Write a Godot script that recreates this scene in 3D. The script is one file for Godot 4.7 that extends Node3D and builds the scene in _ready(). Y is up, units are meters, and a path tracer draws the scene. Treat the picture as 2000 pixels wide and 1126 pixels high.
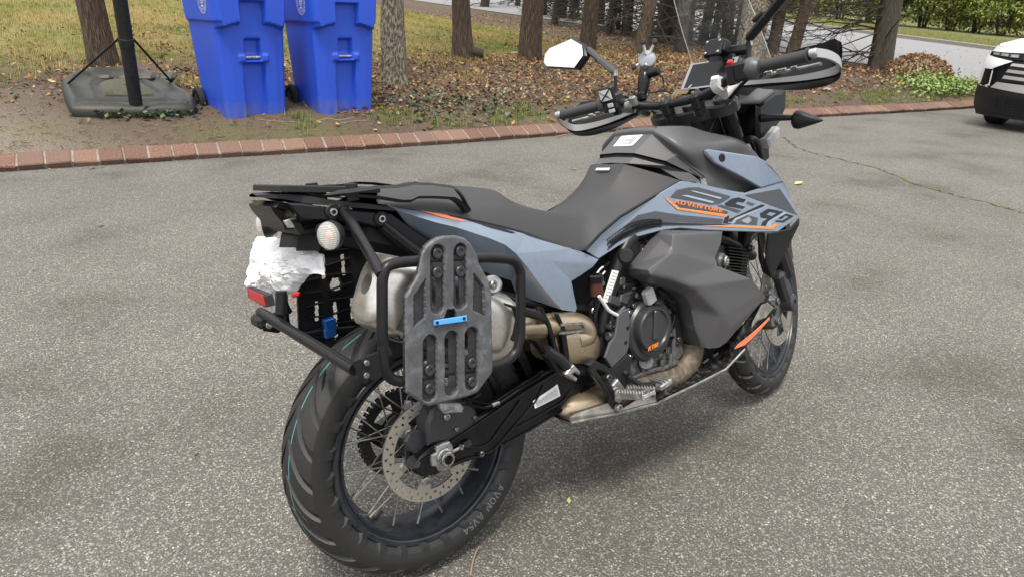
extends Node3D
# A grey adventure motorcycle on its side stand on an asphalt driveway, a brick edging, lawn, trees, two blue bins, a basketball stand and a white car.

var M := {}
var rng := RandomNumberGenerator.new()
var bike: Node3D
var steer := Transform3D()


func _ready():
	rng.seed = 7
	# ---- camera
	var cam := Camera3D.new()
	cam.name = "camera"
	cam.fov = 44.73
	cam.near = 0.05
	cam.far = 400.0
	cam.transform = Transform3D(Basis(Vector3(0.7834, 0.03042, 0.62077), Vector3(0.20568, 0.92984, -0.30512), Vector3(-0.5865, 0.3667, 0.72218)).orthonormalized(), Vector3(-0.7644, 1.3359, 1.248))
	add_child(cam)
	cam.current = true
	# ---- overcast sky
	var sky_mat := ProceduralSkyMaterial.new()
	sky_mat.sky_top_color = Color(0.98, 0.985, 1.0)
	sky_mat.sky_horizon_color = Color(0.66, 0.67, 0.69)
	sky_mat.sky_curve = 0.5
	sky_mat.sky_energy_multiplier = 1.1
	sky_mat.ground_bottom_color = Color(0.30, 0.29, 0.26)
	sky_mat.ground_horizon_color = Color(0.5, 0.5, 0.48)
	var cover := NoiseTexture2D.new()
	cover.width = 1024
	cover.height = 512
	cover.seamless = true
	var cn := FastNoiseLite.new()
	cn.seed = 4
	cn.frequency = 0.006
	cn.fractal_octaves = 5
	cover.noise = cn
	var cg := Gradient.new()
	cg.set_color(0, Color(0, 0, 0, 0))
	cg.set_color(1, Color(0.5, 0.5, 0.5, 0.5))
	cover.color_ramp = cg
	sky_mat.sky_cover = cover
	sky_mat.sky_cover_modulate = Color(1, 1, 1, 0.35)
	var sky := Sky.new()
	sky.sky_material = sky_mat
	var env := Environment.new()
	env.background_mode = Environment.BG_SKY
	env.sky = sky
	env.tonemap_mode = Environment.TONE_MAPPER_LINEAR
	env.tonemap_exposure = 1.75
	env.sdfgi_enabled = true
	env.ssao_enabled = true
	env.ssil_enabled = true
	var world := WorldEnvironment.new()
	world.name = "world_environment"
	world.environment = env
	add_child(world)
	# ---- the sun behind the clouds
	var sun := DirectionalLight3D.new()
	sun.name = "sun"
	sun.light_energy = 0.85
	sun.light_angular_distance = 16.0
	sun.light_color = Color(1.0, 0.97, 0.92)
	sun.shadow_enabled = true
	sun.transform = Transform3D(Basis.looking_at(Vector3(0.30, -1.0, -0.25)), Vector3(0, 10, 0))
	add_child(sun)
	make_materials()
	build_ground()
	build_edging()
	build_bike()
	build_bins()
	build_hoop_stand()
	build_trees()
	build_car()
	build_litter()


# ============================================================ helpers
class MB:
	var v := PackedVector3Array()
	var c := PackedColorArray()
	var uv := PackedVector2Array()
	var col := Color(1, 1, 1)
	var tinted := false
	var shade = null  # colour of a face by where its middle lies

	func tri(a: Vector3, b: Vector3, d: Vector3):  # counter-clockwise seen from outside
		v.append(a)
		v.append(b)
		v.append(d)
		if tinted:
			if shade != null:
				col = shade.call((a + b + d) / 3.0)
			c.append(col)
			c.append(col)
			c.append(col)

	func quad(a: Vector3, b: Vector3, d: Vector3, e: Vector3):
		tri(a, b, d)
		tri(a, d, e)

	func trio(a: Vector3, b: Vector3, d: Vector3, out: Vector3):
		if (b - a).cross(d - a).dot(out) < 0.0:
			tri(a, d, b)
		else:
			tri(a, b, d)

	func quado(a: Vector3, b: Vector3, d: Vector3, e: Vector3, out: Vector3):
		if (d - a).cross(e - b).dot(out) < 0.0:
			quad(e, d, b, a)
		else:
			quad(a, b, d, e)

	func mirror():  # adds the left half of a body whose right half is there
		var n := v.size()
		for i in range(0, n, 3):
			for k in [0, 2, 1]:
				var p: Vector3 = v[i + k]
				v.append(Vector3(p.x, p.y, -p.z))
				if tinted:
					c.append(c[i + k])

	func flipped() -> MB:
		var o := MB.new()
		for i in range(0, v.size(), 3):
			for k in [0, 2, 1]:
				var p: Vector3 = v[i + k]
				o.v.append(Vector3(p.x, p.y, -p.z))
				if tinted:
					o.c.append(c[i + k])
		o.tinted = tinted
		return o

	func mesh(thr := 35.0) -> ArrayMesh:
		var n := v.size()
		var nt := n / 3
		var fn := PackedVector3Array()
		var un := PackedVector3Array()
		fn.resize(nt)
		un.resize(nt)
		for i in nt:
			var w := (v[i * 3 + 1] - v[i * 3]).cross(v[i * 3 + 2] - v[i * 3])
			fn[i] = w
			un[i] = w.normalized()
		var nr := PackedVector3Array()
		nr.resize(n)
		if thr <= 0.0:
			for i in n:
				nr[i] = un[i / 3]
		else:
			var at := {}
			for i in n:
				var key := Vector3i((v[i] * 20000.0).round())
				if at.has(key):
					at[key].append(i / 3)
				else:
					at[key] = [i / 3]
			var lim := cos(deg_to_rad(thr))
			for i in n:
				var mine := un[i / 3]
				var s := Vector3.ZERO
				for f in at[Vector3i((v[i] * 20000.0).round())]:
					if un[f].dot(mine) > lim:
						s += fn[f]
				nr[i] = s.normalized() if s.length_squared() > 0.0 else Vector3.UP
		# Godot's front faces run clockwise
		var idx := PackedInt32Array()
		idx.resize(n)
		for i in nt:
			idx[i * 3] = i * 3
			idx[i * 3 + 1] = i * 3 + 2
			idx[i * 3 + 2] = i * 3 + 1
		var a := []
		a.resize(Mesh.ARRAY_MAX)
		a[Mesh.ARRAY_VERTEX] = v
		a[Mesh.ARRAY_NORMAL] = nr
		a[Mesh.ARRAY_INDEX] = idx
		if tinted:
			a[Mesh.ARRAY_COLOR] = c
		if uv.size() == n:
			a[Mesh.ARRAY_TEX_UV] = uv
		var m := ArrayMesh.new()
		m.add_surface_from_arrays(Mesh.PRIMITIVE_TRIANGLES, a)
		return m


func P(a: Array) -> PackedVector3Array:  # millimetres to points
	var o := PackedVector3Array()
	for i in range(0, a.size(), 3):
		o.append(Vector3(a[i], a[i + 1], a[i + 2]) * 0.001)
	return o


func tag(o: Node, label := "", category := "", group := "", kind := "") -> Node:
	if label:
		o.set_meta("label", label)
	if category:
		o.set_meta("category", category)
	if group:
		o.set_meta("group", group)
	if kind:
		o.set_meta("kind", kind)
	return o


var taken := {}


func numbered(called: String) -> String:
	taken[called] = taken.get(called, -1) + 1
	return called if taken[called] == 0 else "%s_%03d" % [called, taken[called]]


func thing(called: String, label: String, category: String, at := Vector3.ZERO, group := "") -> Node3D:
	var o := Node3D.new()
	o.name = numbered(called)
	o.position = at
	add_child(o)
	tag(o, label, category, group)
	return o


func put(called: String, m: Mesh, mat: Material, parent: Node = self) -> MeshInstance3D:
	var o := MeshInstance3D.new()
	if parent == self:
		o.name = numbered(called)
	else:
		var k := 0
		var nm := called
		while parent.has_node(nm):
			k += 1
			nm = "%s_%03d" % [called, k]
		o.name = nm
	o.mesh = m
	o.material_override = mat
	parent.add_child(o, true)
	return o


func part(called: String, mb: MB, mat: Material, parent: Node, thr := 35.0) -> MeshInstance3D:
	return put(called, mb.mesh(thr), mat, parent)


func at_axis(o: Vector3, y: Vector3) -> Transform3D:  # local y along the given axis
	y = y.normalized()
	var x := y.cross(Vector3(0, 0, 1))
	if x.length() < 0.1:
		x = y.cross(Vector3(1, 0, 0))
	x = x.normalized()
	return Transform3D(Basis(x, y, x.cross(y)), o)


func box(mb: MB, xf: Transform3D, size: Vector3, bev := 0.0):
	var h := size * 0.5
	bev = min(bev, min(h.x, min(h.y, h.z)) * 0.95)
	var p := func(sx, sy, sz, ax):
		var q := Vector3(sx * h.x, sy * h.y, sz * h.z)
		if ax != 0: q.x -= sx * bev
		if ax != 1: q.y -= sy * bev
		if ax != 2: q.z -= sz * bev
		return xf * q
	var b := xf.basis
	for s in [-1.0, 1.0]:
		mb.quado(p.call(s, -1, -1, 0), p.call(s, 1, -1, 0), p.call(s, 1, 1, 0), p.call(s, -1, 1, 0), b.x * s)
		mb.quado(p.call(-1, s, -1, 1), p.call(1, s, -1, 1), p.call(1, s, 1, 1), p.call(-1, s, 1, 1), b.y * s)
		mb.quado(p.call(-1, -1, s, 2), p.call(1, -1, s, 2), p.call(1, 1, s, 2), p.call(-1, 1, s, 2), b.z * s)
	if bev <= 0.0:
		return
	for s in [-1.0, 1.0]:
		for t in [-1.0, 1.0]:
			mb.quado(p.call(s, t, -1, 0), p.call(s, t, 1, 0), p.call(s, t, 1, 1), p.call(s, t, -1, 1), b.x * s + b.y * t)
			mb.quado(p.call(s, -1, t, 0), p.call(s, 1, t, 0), p.call(s, 1, t, 2), p.call(s, -1, t, 2), b.x * s + b.z * t)
			mb.quado(p.call(-1, s, t, 1), p.call(1, s, t, 1), p.call(1, s, t, 2), p.call(-1, s, t, 2), b.y * s + b.z * t)
			for u in [-1.0, 1.0]:
				mb.trio(p.call(s, t, u, 0), p.call(s, t, u, 1), p.call(s, t, u, 2), b.x * s + b.y * t + b.z * u)


func fillet(pts, rad: float, seg := 5) -> PackedVector3Array:
	var o := PackedVector3Array()
	var n: int = pts.size()
	for i in n:
		if i == 0 or i == n - 1:
			o.append(pts[i])
			continue
		var a: Vector3 = pts[i - 1] - pts[i]
		var b: Vector3 = pts[i + 1] - pts[i]
		var r: float = min(rad, min(a.length(), b.length()) * 0.48)
		var p0: Vector3 = pts[i] + a.normalized() * r
		var p2: Vector3 = pts[i] + b.normalized() * r
		for k in seg + 1:
			var t := float(k) / seg
			o.append(p0.lerp(pts[i], t).lerp(pts[i].lerp(p2, t), t))
	return o


func curve(pts, seg := 5) -> PackedVector3Array:  # Catmull-Rom through the points
	var o := PackedVector3Array()
	var n: int = pts.size()
	for i in n - 1:
		var p0: Vector3 = pts[max(i - 1, 0)]
		var p3: Vector3 = pts[min(i + 2, n - 1)]
		for k in seg:
			o.append(pts[i].cubic_interpolate(pts[i + 1], p0, p3, float(k) / seg))
	o.append(pts[n - 1])
	return o


# sweeps a round (or flattened: flat < 1 along 'up') section along a path; r may be a number or one per point
func tube(mb: MB, pts, r, n := 10, flat := 1.0, up := Vector3.ZERO, capped := true):
	var m: int = pts.size()
	var rings := []
	var t0: Vector3 = (pts[1] - pts[0]).normalized()
	var x := t0.cross(Vector3(0.13, 0.91, 0.37)).normalized()
	if up != Vector3.ZERO:
		x = (up - t0 * up.dot(t0)).normalized()
	for i in m:
		var t: Vector3 = (pts[min(i + 1, m - 1)] - pts[max(i - 1, 0)]).normalized()
		x = (x - t * x.dot(t)).normalized()
		var y := t.cross(x)
		var rr: float = r[i] if r is Array or r is PackedFloat32Array else r
		var ring := PackedVector3Array()
		for k in n:
			var a := TAU * k / n
			ring.append(pts[i] + x * cos(a) * rr * flat + y * sin(a) * rr)
		rings.append(ring)
	for i in m - 1:
		for k in n:
			var q := (k + 1) % n
			mb.quad(rings[i][k], rings[i][q], rings[i + 1][q], rings[i + 1][k])
	if capped:
		for k in range(1, n - 1):
			mb.tri(rings[0][0], rings[0][k + 1], rings[0][k])
			mb.tri(rings[m - 1][0], rings[m - 1][k], rings[m - 1][k + 1])


# profile of (radius, height along local y), walked bottom to top on the outside
func lathe(mb: MB, xf: Transform3D, prof: Array, n := 24):
	for i in prof.size() - 1:
		var p: Vector2 = prof[i]
		var q: Vector2 = prof[i + 1]
		for k in n:
			var a := TAU * k / n
			var b := TAU * (k + 1) / n
			var ca := Vector3(cos(a), 0, -sin(a))
			var cb := Vector3(cos(b), 0, -sin(b))
			var y0 := Vector3(0, p.y, 0)
			var y1 := Vector3(0, q.y, 0)
			if p.x > 0.00001:
				mb.tri(xf * (ca * p.x + y0), xf * (cb * p.x + y0), xf * (cb * q.x + y1))
			if q.x > 0.00001:
				mb.tri(xf * (ca * p.x + y0), xf * (cb * q.x + y1), xf * (ca * q.x + y1))


func cyl(mb: MB, a: Vector3, b: Vector3, r: float, n := 16, bev := 0.0):
	var h := a.distance_to(b)
	var xf := at_axis(a, b - a)
	bev = min(bev, min(r, h) * 0.4)
	if bev > 0.0:
		lathe(mb, xf, [Vector2(0, 0), Vector2(r - bev, 0), Vector2(r, bev), Vector2(r, h - bev), Vector2(r - bev, h), Vector2(0, h)], n)
	else:
		lathe(mb, xf, [Vector2(0, 0), Vector2(r, 0), Vector2(r, h), Vector2(0, h)], n)


func bolt(mb: MB, at: Vector3, dir: Vector3, r: float, h := 0.006):  # a socket-headed bolt
	lathe(mb, at_axis(at, dir), [Vector2(r, -0.004), Vector2(r, h * 0.7), Vector2(r * 0.8, h), Vector2(r * 0.5, h), Vector2(r * 0.42, h * 0.35), Vector2(0, h * 0.35)], 12)


# a flat or slightly bent outline with thickness; bev rounds the front edge
func plate(mb: MB, pts, t: float, bev := 0.0, hint := Vector3(0, 0, 1)):
	var p := PackedVector3Array(pts)
	var n := Vector3.ZERO
	var m := p.size()
	for i in m:
		n += p[i].cross(p[(i + 1) % m])
	n = n.normalized()
	if n.dot(hint) < 0.0:
		p.reverse()
		n = -n
	var u := n.cross(Vector3(0.11, 0.97, 0.21)).normalized()
	var w := n.cross(u)
	var flat := PackedVector2Array()
	for q in p:
		flat.append(Vector2(q.dot(u), q.dot(w)))
	var inner := p
	if bev > 0.0:
		inner = PackedVector3Array()
		for i in m:
			var e0 := (flat[i] - flat[(i + m - 1) % m]).normalized()
			var e1 := (flat[(i + 1) % m] - flat[i]).normalized()
			var d := Vector2(-e0.y, e0.x) + Vector2(-e1.y, e1.x)
			var s: float = d.length_squared()
			d = d * (2.0 / max(s, 0.6)) * bev
			inner.append(p[i] + u * d.x + w * d.y)
			flat[i] += d
	var ix := Geometry2D.triangulate_polygon(flat)
	for i in range(0, ix.size(), 3):
		mb.trio(inner[ix[i]], inner[ix[i + 1]], inner[ix[i + 2]], n)
		mb.trio(p[ix[i]] - n * t, p[ix[i + 1]] - n * t, p[ix[i + 2]] - n * t, -n)
	for i in m:
		var j := (i + 1) % m
		var a := p[i] - n * bev
		var b := p[j] - n * bev
		if bev > 0.0:
			mb.quad(a, b, inner[j], inner[i])
		mb.quad(p[i] - n * t, p[j] - n * t, b, a)


# faces over shared points, made a closed shell by a copy moved by 'off'
func shell(mb: MB, v, faces: Array, off: Vector3):
	var out := -off
	var edges := {}
	for f in faces:
		var nrm: Vector3 = (v[f[1]] - v[f[0]]).cross(v[f[2]] - v[f[0]])
		var g: Array = f.duplicate()
		if nrm.dot(out) < 0.0:
			g.reverse()
		for k in range(1, g.size() - 1):
			mb.tri(v[g[0]], v[g[k]], v[g[k + 1]])
			mb.tri(v[g[0]] + off, v[g[k + 1]] + off, v[g[k]] + off)
		for k in g.size():
			var e := Vector2i(g[k], g[(k + 1) % g.size()])
			if edges.has(Vector2i(e.y, e.x)):
				edges.erase(Vector2i(e.y, e.x))
			else:
				edges[e] = true
	for e in edges:
		mb.quad(v[e.x] + off, v[e.y] + off, v[e.y], v[e.x])


# the same shell with its faces divided and relaxed, so that the form flows; the outline stays where it is
func soft_shell(mb: MB, v, faces: Array, off: Vector3, levels := 2, rounds := 3):
	var pts := PackedVector3Array(v)
	var fs := []
	var out := -off
	for f in faces:
		var g: Array = f.duplicate()
		if (pts[f[1]] - pts[f[0]]).cross(pts[f[2]] - pts[f[0]]).dot(out) < 0.0:
			g.reverse()
		for k in range(1, g.size() - 1):
			fs.append([g[0], g[k], g[k + 1]])
	for l in levels:
		var mids := {}
		var nf := []
		for f in fs:
			var m := []
			for k in 3:
				var a: int = f[k]
				var b: int = f[(k + 1) % 3]
				var key := Vector2i(min(a, b), max(a, b))
				if not mids.has(key):
					mids[key] = pts.size()
					pts.append((pts[a] + pts[b]) * 0.5)
				m.append(mids[key])
			nf.append([f[0], m[0], m[2]])
			nf.append([m[0], f[1], m[1]])
			nf.append([m[2], m[1], f[2]])
			nf.append([m[0], m[1], m[2]])
		fs = nf
		var near := {}
		var count := {}
		for f in fs:
			for k in 3:
				var a: int = f[k]
				var b: int = f[(k + 1) % 3]
				var key := Vector2i(min(a, b), max(a, b))
				count[key] = count.get(key, 0) + 1
		var rim := {}
		for key in count:
			for e in [key.x, key.y]:
				if not near.has(e):
					near[e] = []
			near[key.x].append(key.y)
			near[key.y].append(key.x)
			if count[key] == 1:
				rim[key.x] = true
				rim[key.y] = true
		for it in (rounds if l == levels - 1 else 0):
			var np := pts.duplicate()
			for i in near:
				if rim.has(i):
					continue
				var c := Vector3.ZERO
				for j in near[i]:
					c += pts[j]
				np[i] = pts[i].lerp(c / near[i].size(), 0.45)
			pts = np
	shell(mb, pts, fs, off)


# faces over shared points, each turned away from the given inside point
func faces_out(mb: MB, v, faces: Array, inside: Vector3):
	for f in faces:
		var mid := Vector3.ZERO
		for k in f:
			mid += v[k]
		mid /= f.size()
		for k in range(1, f.size() - 1):
			mb.trio(v[f[0]], v[f[k]], v[f[k + 1]], mid - inside)


func loft(mb: MB, rings: Array, capped := true):
	var n: int = rings[0].size()
	var mids := []
	for r in rings:
		var s := Vector3.ZERO
		for p in r:
			s += p
		mids.append(s / n)
	for i in rings.size() - 1:
		for k in n:
			var q := (k + 1) % n
			var c: Vector3 = (mids[i] + mids[i + 1]) * 0.5
			var mid: Vector3 = (rings[i][k] + rings[i + 1][q]) * 0.5
			mb.quado(rings[i][k], rings[i][q], rings[i + 1][q], rings[i + 1][k], mid - c)
	if capped:
		for e in [0, rings.size() - 1]:
			var d: Vector3 = mids[e] - mids[1 if e == 0 else rings.size() - 2]
			for k in n:
				mb.trio(mids[e], rings[e][k], rings[e][(k + 1) % n], d)


# a height field over (u, v): fn(u, v) gives the height along n, or NAN for a hole; closed with a back at -t
func field(mb: MB, o: Vector3, u: Vector3, w: Vector3, n: Vector3, rect: Rect2, step: float, t: float, fn: Callable, snap = null):
	var nx := int(rect.size.x / step) + 1
	var ny := int(rect.size.y / step) + 1
	var hs := PackedFloat32Array()
	for j in ny:
		for i in nx:
			hs.append(fn.call(rect.position.x + i * step, rect.position.y + j * step))
	var ps := PackedVector2Array()
	for j in ny:
		for i in nx:
			var p := Vector2(rect.position.x + i * step, rect.position.y + j * step)
			ps.append(snap.call(p) if snap != null else p)
	var pt := func(i, j, h): return o + u * ps[j * nx + i].x + w * ps[j * nx + i].y + n * h
	var full := func(i, j):
		if i < 0 or j < 0 or i >= nx - 1 or j >= ny - 1:
			return false
		return not (is_nan(hs[j * nx + i]) or is_nan(hs[j * nx + i + 1]) or is_nan(hs[j * nx + nx + i]) or is_nan(hs[j * nx + nx + i + 1]))
	for j in ny - 1:
		for i in nx - 1:
			if not full.call(i, j):
				continue
			var a: Vector3 = pt.call(i, j, hs[j * nx + i])
			var b: Vector3 = pt.call(i + 1, j, hs[j * nx + i + 1])
			var c: Vector3 = pt.call(i + 1, j + 1, hs[j * nx + nx + i + 1])
			var d: Vector3 = pt.call(i, j + 1, hs[j * nx + nx + i])
			var a2: Vector3 = pt.call(i, j, -t)
			var b2: Vector3 = pt.call(i + 1, j, -t)
			var c2: Vector3 = pt.call(i + 1, j + 1, -t)
			var d2: Vector3 = pt.call(i, j + 1, -t)
			mb.quado(a, b, c, d, n)
			mb.quado(a2, b2, c2, d2, -n)
			if not full.call(i - 1, j): mb.quado(a, d, d2, a2, -u)
			if not full.call(i + 1, j): mb.quado(b, c, c2, b2, u)
			if not full.call(i, j - 1): mb.quado(a, b, b2, a2, -w)
			if not full.call(i, j + 1): mb.quado(d, c, c2, d2, w)


func lin(r: float, g: float, b: float) -> Color:
	return Color(r, g, b).linear_to_srgb()


func mat(called: String, c: Color, rough: float, metal := 0.0) -> StandardMaterial3D:
	var m := StandardMaterial3D.new()
	m.resource_name = called
	m.albedo_color = c
	m.roughness = rough
	m.metallic = metal
	if metal == 0.0 and max(c.r, max(c.g, c.b)) < 0.24 and rough > 0.2:
		m.metallic_specular = 0.38
	M[called] = m
	return m


func noise_tex(sd: int, freq: float, oct := 4, size := 512, kind := FastNoiseLite.TYPE_SIMPLEX_SMOOTH, ramp: Gradient = null) -> NoiseTexture2D:
	var n := FastNoiseLite.new()
	n.seed = sd
	n.frequency = freq
	n.fractal_octaves = oct
	n.noise_type = kind
	var t := NoiseTexture2D.new()
	t.width = size
	t.height = size
	t.seamless = true
	t.noise = n
	if ramp:
		t.color_ramp = ramp
	return t


func ramp(stops: Array) -> Gradient:
	var g := Gradient.new()
	g.offsets = PackedFloat32Array(stops.map(func(s): return s[0]))
	g.colors = PackedColorArray(stops.map(func(s): return s[1]))
	return g


func grey(v: float) -> Color:
	return Color(v, v, v)


# surface grain: relief (cm) and uneven gloss from shared noise
func grain(m: StandardMaterial3D, tex: Texture2D, scale: float, depth := 0.0, rough_tex: Texture2D = null):
	m.uv1_triplanar = true
	m.uv1_scale = Vector3.ONE * scale
	if depth != 0.0:
		m.heightmap_enabled = true
		m.heightmap_texture = tex
		m.heightmap_scale = depth
	if rough_tex:
		m.roughness_texture = rough_tex


# a broad mottling of the colour (dust, wear) over the whole thing
func mottle(m: StandardMaterial3D, tex: Texture2D, scale: float):
	m.uv1_triplanar = true
	m.uv1_scale = Vector3.ONE * scale
	m.albedo_texture = tex


# ============================================================ materials
func aggregate() -> Array:  # the stones of worn asphalt: colour and height, tiling
	var n := 1024
	var r := RandomNumberGenerator.new()
	r.seed = 21
	var im := Image.create(n, n, false, Image.FORMAT_RGB8)
	var hm := Image.create(n, n, false, Image.FORMAT_RGB8)
	im.fill(lin(0.085, 0.082, 0.074))
	hm.fill(grey(0.15))
	for i in 42000:
		var x := r.randi_range(0, n - 1)
		var y := r.randi_range(0, n - 1)
		var a := r.randf_range(1.2, 3.2) if r.randf() < 0.86 else r.randf_range(2.8, 4.4)
		var b := a * r.randf_range(0.55, 1.0)
		var th := r.randf() * PI
		var tone := 0.112 + 0.155 * pow(r.randf(), 1.3)
		if r.randf() < 0.07:
			tone = r.randf_range(0.30, 0.44)
		if r.randf() < 0.16:
			tone = r.randf_range(0.05, 0.09)
		var warm := r.randf_range(0.0, 0.16)
		var col := lin(tone * (1.0 + warm), tone * (1.0 + warm * 0.45), tone * (1.0 - warm * 0.9))
		var top := r.randf_range(0.5, 1.0)
		var k := int(ceil(a))
		var ct := cos(th)
		var sn := sin(th)
		for dy in range(-k, k + 1):
			for dx in range(-k, k + 1):
				var p := (dx * ct + dy * sn) / a
				var q := (dy * ct - dx * sn) / b
				var d := p * p + q * q
				if d <= 1.0:
					var xx := posmod(x + dx, n)
					var yy := posmod(y + dy, n)
					im.set_pixel(xx, yy, col)
					hm.set_pixel(xx, yy, grey(top * (1.0 - 0.5 * d)))
	return [ImageTexture.create_from_image(im), ImageTexture.create_from_image(hm)]


func make_materials():
	var fine := noise_tex(3, 0.05, 4, 512)
	var soft := noise_tex(5, 0.012, 5, 512, FastNoiseLite.TYPE_SIMPLEX_SMOOTH, ramp([[0.0, grey(0.55)], [0.5, grey(0.85)], [1.0, grey(1.0)]]))
	var dusty := noise_tex(8, 0.010, 6, 512, FastNoiseLite.TYPE_SIMPLEX_SMOOTH, ramp([[0.25, grey(0.72)], [0.55, grey(0.86)], [0.8, grey(1.0)]]))
	var scuff := noise_tex(12, 0.02, 6, 512, FastNoiseLite.TYPE_SIMPLEX_SMOOTH, ramp([[0.0, grey(0.10)], [0.45, grey(0.30)], [0.62, grey(0.55)], [0.75, grey(1.0)]]))
	var cells := noise_tex(14, 0.09, 1, 512, FastNoiseLite.TYPE_CELLULAR)
	M.fine = fine
	M.soft = soft
	M.fine2 = noise_tex(6, 0.03, 5, 512, FastNoiseLite.TYPE_SIMPLEX_SMOOTH, ramp([[0.0, grey(0.86)], [0.5, grey(0.95)], [1.0, grey(1.0)]]))
	var scratch := noise_tex(12, 0.035, 6, 512, FastNoiseLite.TYPE_SIMPLEX, ramp([[0.0, grey(0.72)], [0.5, grey(0.82)], [0.68, grey(0.88)], [0.8, grey(1.0)]]))

	# ground
	var ag := aggregate()
	var a := mat("asphalt", Color.WHITE, 0.88)
	a.albedo_texture = ag[0]
	a.uv1_triplanar = true
	a.uv1_world_triplanar = true
	a.uv1_scale = Vector3.ONE * 1.02
	a.heightmap_enabled = true
	a.heightmap_texture = ag[1]
	a.heightmap_scale = 0.30
	a.detail_enabled = true
	a.detail_blend_mode = BaseMaterial3D.BLEND_MODE_MUL
	a.detail_uv_layer = BaseMaterial3D.DETAIL_UV_2
	a.uv2_triplanar = true
	a.uv2_world_triplanar = true
	a.uv2_scale = Vector3.ONE * 0.11
	a.detail_albedo = noise_tex(31, 0.008, 6, 1024, FastNoiseLite.TYPE_SIMPLEX_SMOOTH, ramp([[0.12, Color(0.80, 0.79, 0.76)], [0.27, Color(0.90, 0.89, 0.875)], [0.45, Color(0.94, 0.935, 0.925)], [0.65, Color(0.965, 0.96, 0.95)], [0.9, Color(1.0, 1.0, 0.99)]]))
	var road := mat("road", lin(0.205, 0.207, 0.212), 0.9)
	mottle(road, M.fine2, 0.6)
	road.uv1_world_triplanar = true
	var soil := mat("soil", Color.WHITE, 1.0)
	soil.vertex_color_use_as_albedo = true
	soil.albedo_texture = noise_tex(41, 0.06, 6, 1024, FastNoiseLite.TYPE_SIMPLEX_SMOOTH, ramp([[0.1, grey(0.62)], [0.4, grey(0.80)], [0.6, grey(0.92)], [0.9, Color(1.0, 0.97, 0.9)]]))
	soil.uv1_triplanar = true
	soil.uv1_world_triplanar = true
	soil.uv1_scale = Vector3.ONE * 0.7
	soil.heightmap_enabled = true
	soil.heightmap_texture = soil.albedo_texture
	soil.heightmap_scale = 1.0
	var brick := noise_tex(51, 0.03, 6, 512, FastNoiseLite.TYPE_SIMPLEX_SMOOTH, ramp([[0.2, Color(0.62, 0.60, 0.58)], [0.5, Color(0.86, 0.85, 0.83)], [0.85, Color(1.0, 0.98, 0.94)]]))
	var bt := [lin(0.215, 0.122, 0.092), lin(0.18, 0.102, 0.080), lin(0.245, 0.152, 0.118), lin(0.205, 0.128, 0.104)]
	for i in 4:
		var bm := mat("brick%d" % i, bt[i], 0.92)
		mottle(bm, brick, 3.0 + i)
		bm.uv1_world_triplanar = true
		bm.heightmap_enabled = true
		bm.heightmap_texture = brick
		bm.heightmap_scale = 0.25
	mottle(mat("mortar", lin(0.30, 0.27, 0.23), 0.95), soft, 6.0)

	# motorcycle
	var blue := mat("paint", lin(0.185, 0.228, 0.29), 0.28, 0.25)
	blue.clearcoat_enabled = true
	blue.clearcoat = 0.35
	blue.clearcoat_roughness = 0.15
	mottle(blue, noise_tex(16, 0.02, 5, 512, FastNoiseLite.TYPE_SIMPLEX_SMOOTH, ramp([[0.0, grey(0.945)], [0.6, grey(0.985)], [1.0, grey(1.0)]])), 4.0)
	grain(mat("matte", lin(0.064, 0.064, 0.067), 0.44), fine, 14.0, 0.012)
	grain(mat("vinyl", lin(0.029, 0.029, 0.031), 0.62), fine, 22.0, 0.03)
	grain(mat("plastic", lin(0.013, 0.013, 0.0145), 0.40), fine, 16.0, 0.01)
	M.matte.metallic_specular = 0.5
	M.vinyl.metallic_specular = 0.5
	mat("gloss_black", lin(0.005, 0.005, 0.006), 0.22)
	mat("deep_black", lin(0.005, 0.005, 0.0055), 0.6)
	var tb := mat("tube", lin(0.009, 0.009, 0.0105), 0.34)
	grain(tb, fine, 12.0, 0.006)
	var pl := mat("worn_plastic", Color.WHITE, 0.55)
	pl.vertex_color_use_as_albedo = true
	mottle(pl, scratch, 1.1)
	mottle(mat("heel", lin(0.062, 0.066, 0.072), 0.55), M.fine2, 5.0)
	mottle(mat("swing", lin(0.012, 0.012, 0.014), 0.24, 0.3), soft, 3.0)
	var rb := mat("rubber", Color.WHITE, 0.62)
	rb.vertex_color_use_as_albedo = true
	grain(rb, fine, 9.0, 0.02)
	mottle(rb, M.fine2, 5.0)
	mottle(mat("rim", lin(0.034, 0.040, 0.050), 0.32, 0.4), soft, 3.0)
	mat("spoke", lin(0.34, 0.33, 0.31), 0.34, 0.9)
	mottle(mat("steel", lin(0.62, 0.61, 0.58), 0.30, 1.0), soft, 8.0)
	mottle(mat("disc", lin(0.52, 0.485, 0.43), 0.38, 0.85), M.fine2, 12.0)
	var mf := mat("muffler", lin(0.70, 0.67, 0.62), 0.30, 0.9)
	mottle(mf, M.fine2, 6.0)
	mottle(mat("shield", lin(0.16, 0.165, 0.18), 0.40, 0.7), M.fine2, 4.0)
	mottle(mat("header", lin(0.44, 0.36, 0.25), 0.34, 0.85), M.fine2, 7.0)
	mottle(mat("dirty_pipe", lin(0.20, 0.165, 0.12), 0.6, 0.5), dusty, 8.0)
	mottle(mat("engine", lin(0.075, 0.077, 0.082), 0.42, 0.5), M.fine2, 6.0)
	mottle(mat("engine_grey", lin(0.20, 0.20, 0.20), 0.45, 0.7), soft, 9.0)
	mottle(mat("cover", lin(0.040, 0.041, 0.045), 0.36, 0.2), M.fine2, 7.0)
	mottle(mat("skid", lin(0.36, 0.345, 0.315), 0.5, 0.6), dusty, 4.0)
	mottle(mat("skid_dark", lin(0.075, 0.075, 0.075), 0.5, 0.5), scuff, 4.0)
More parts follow.
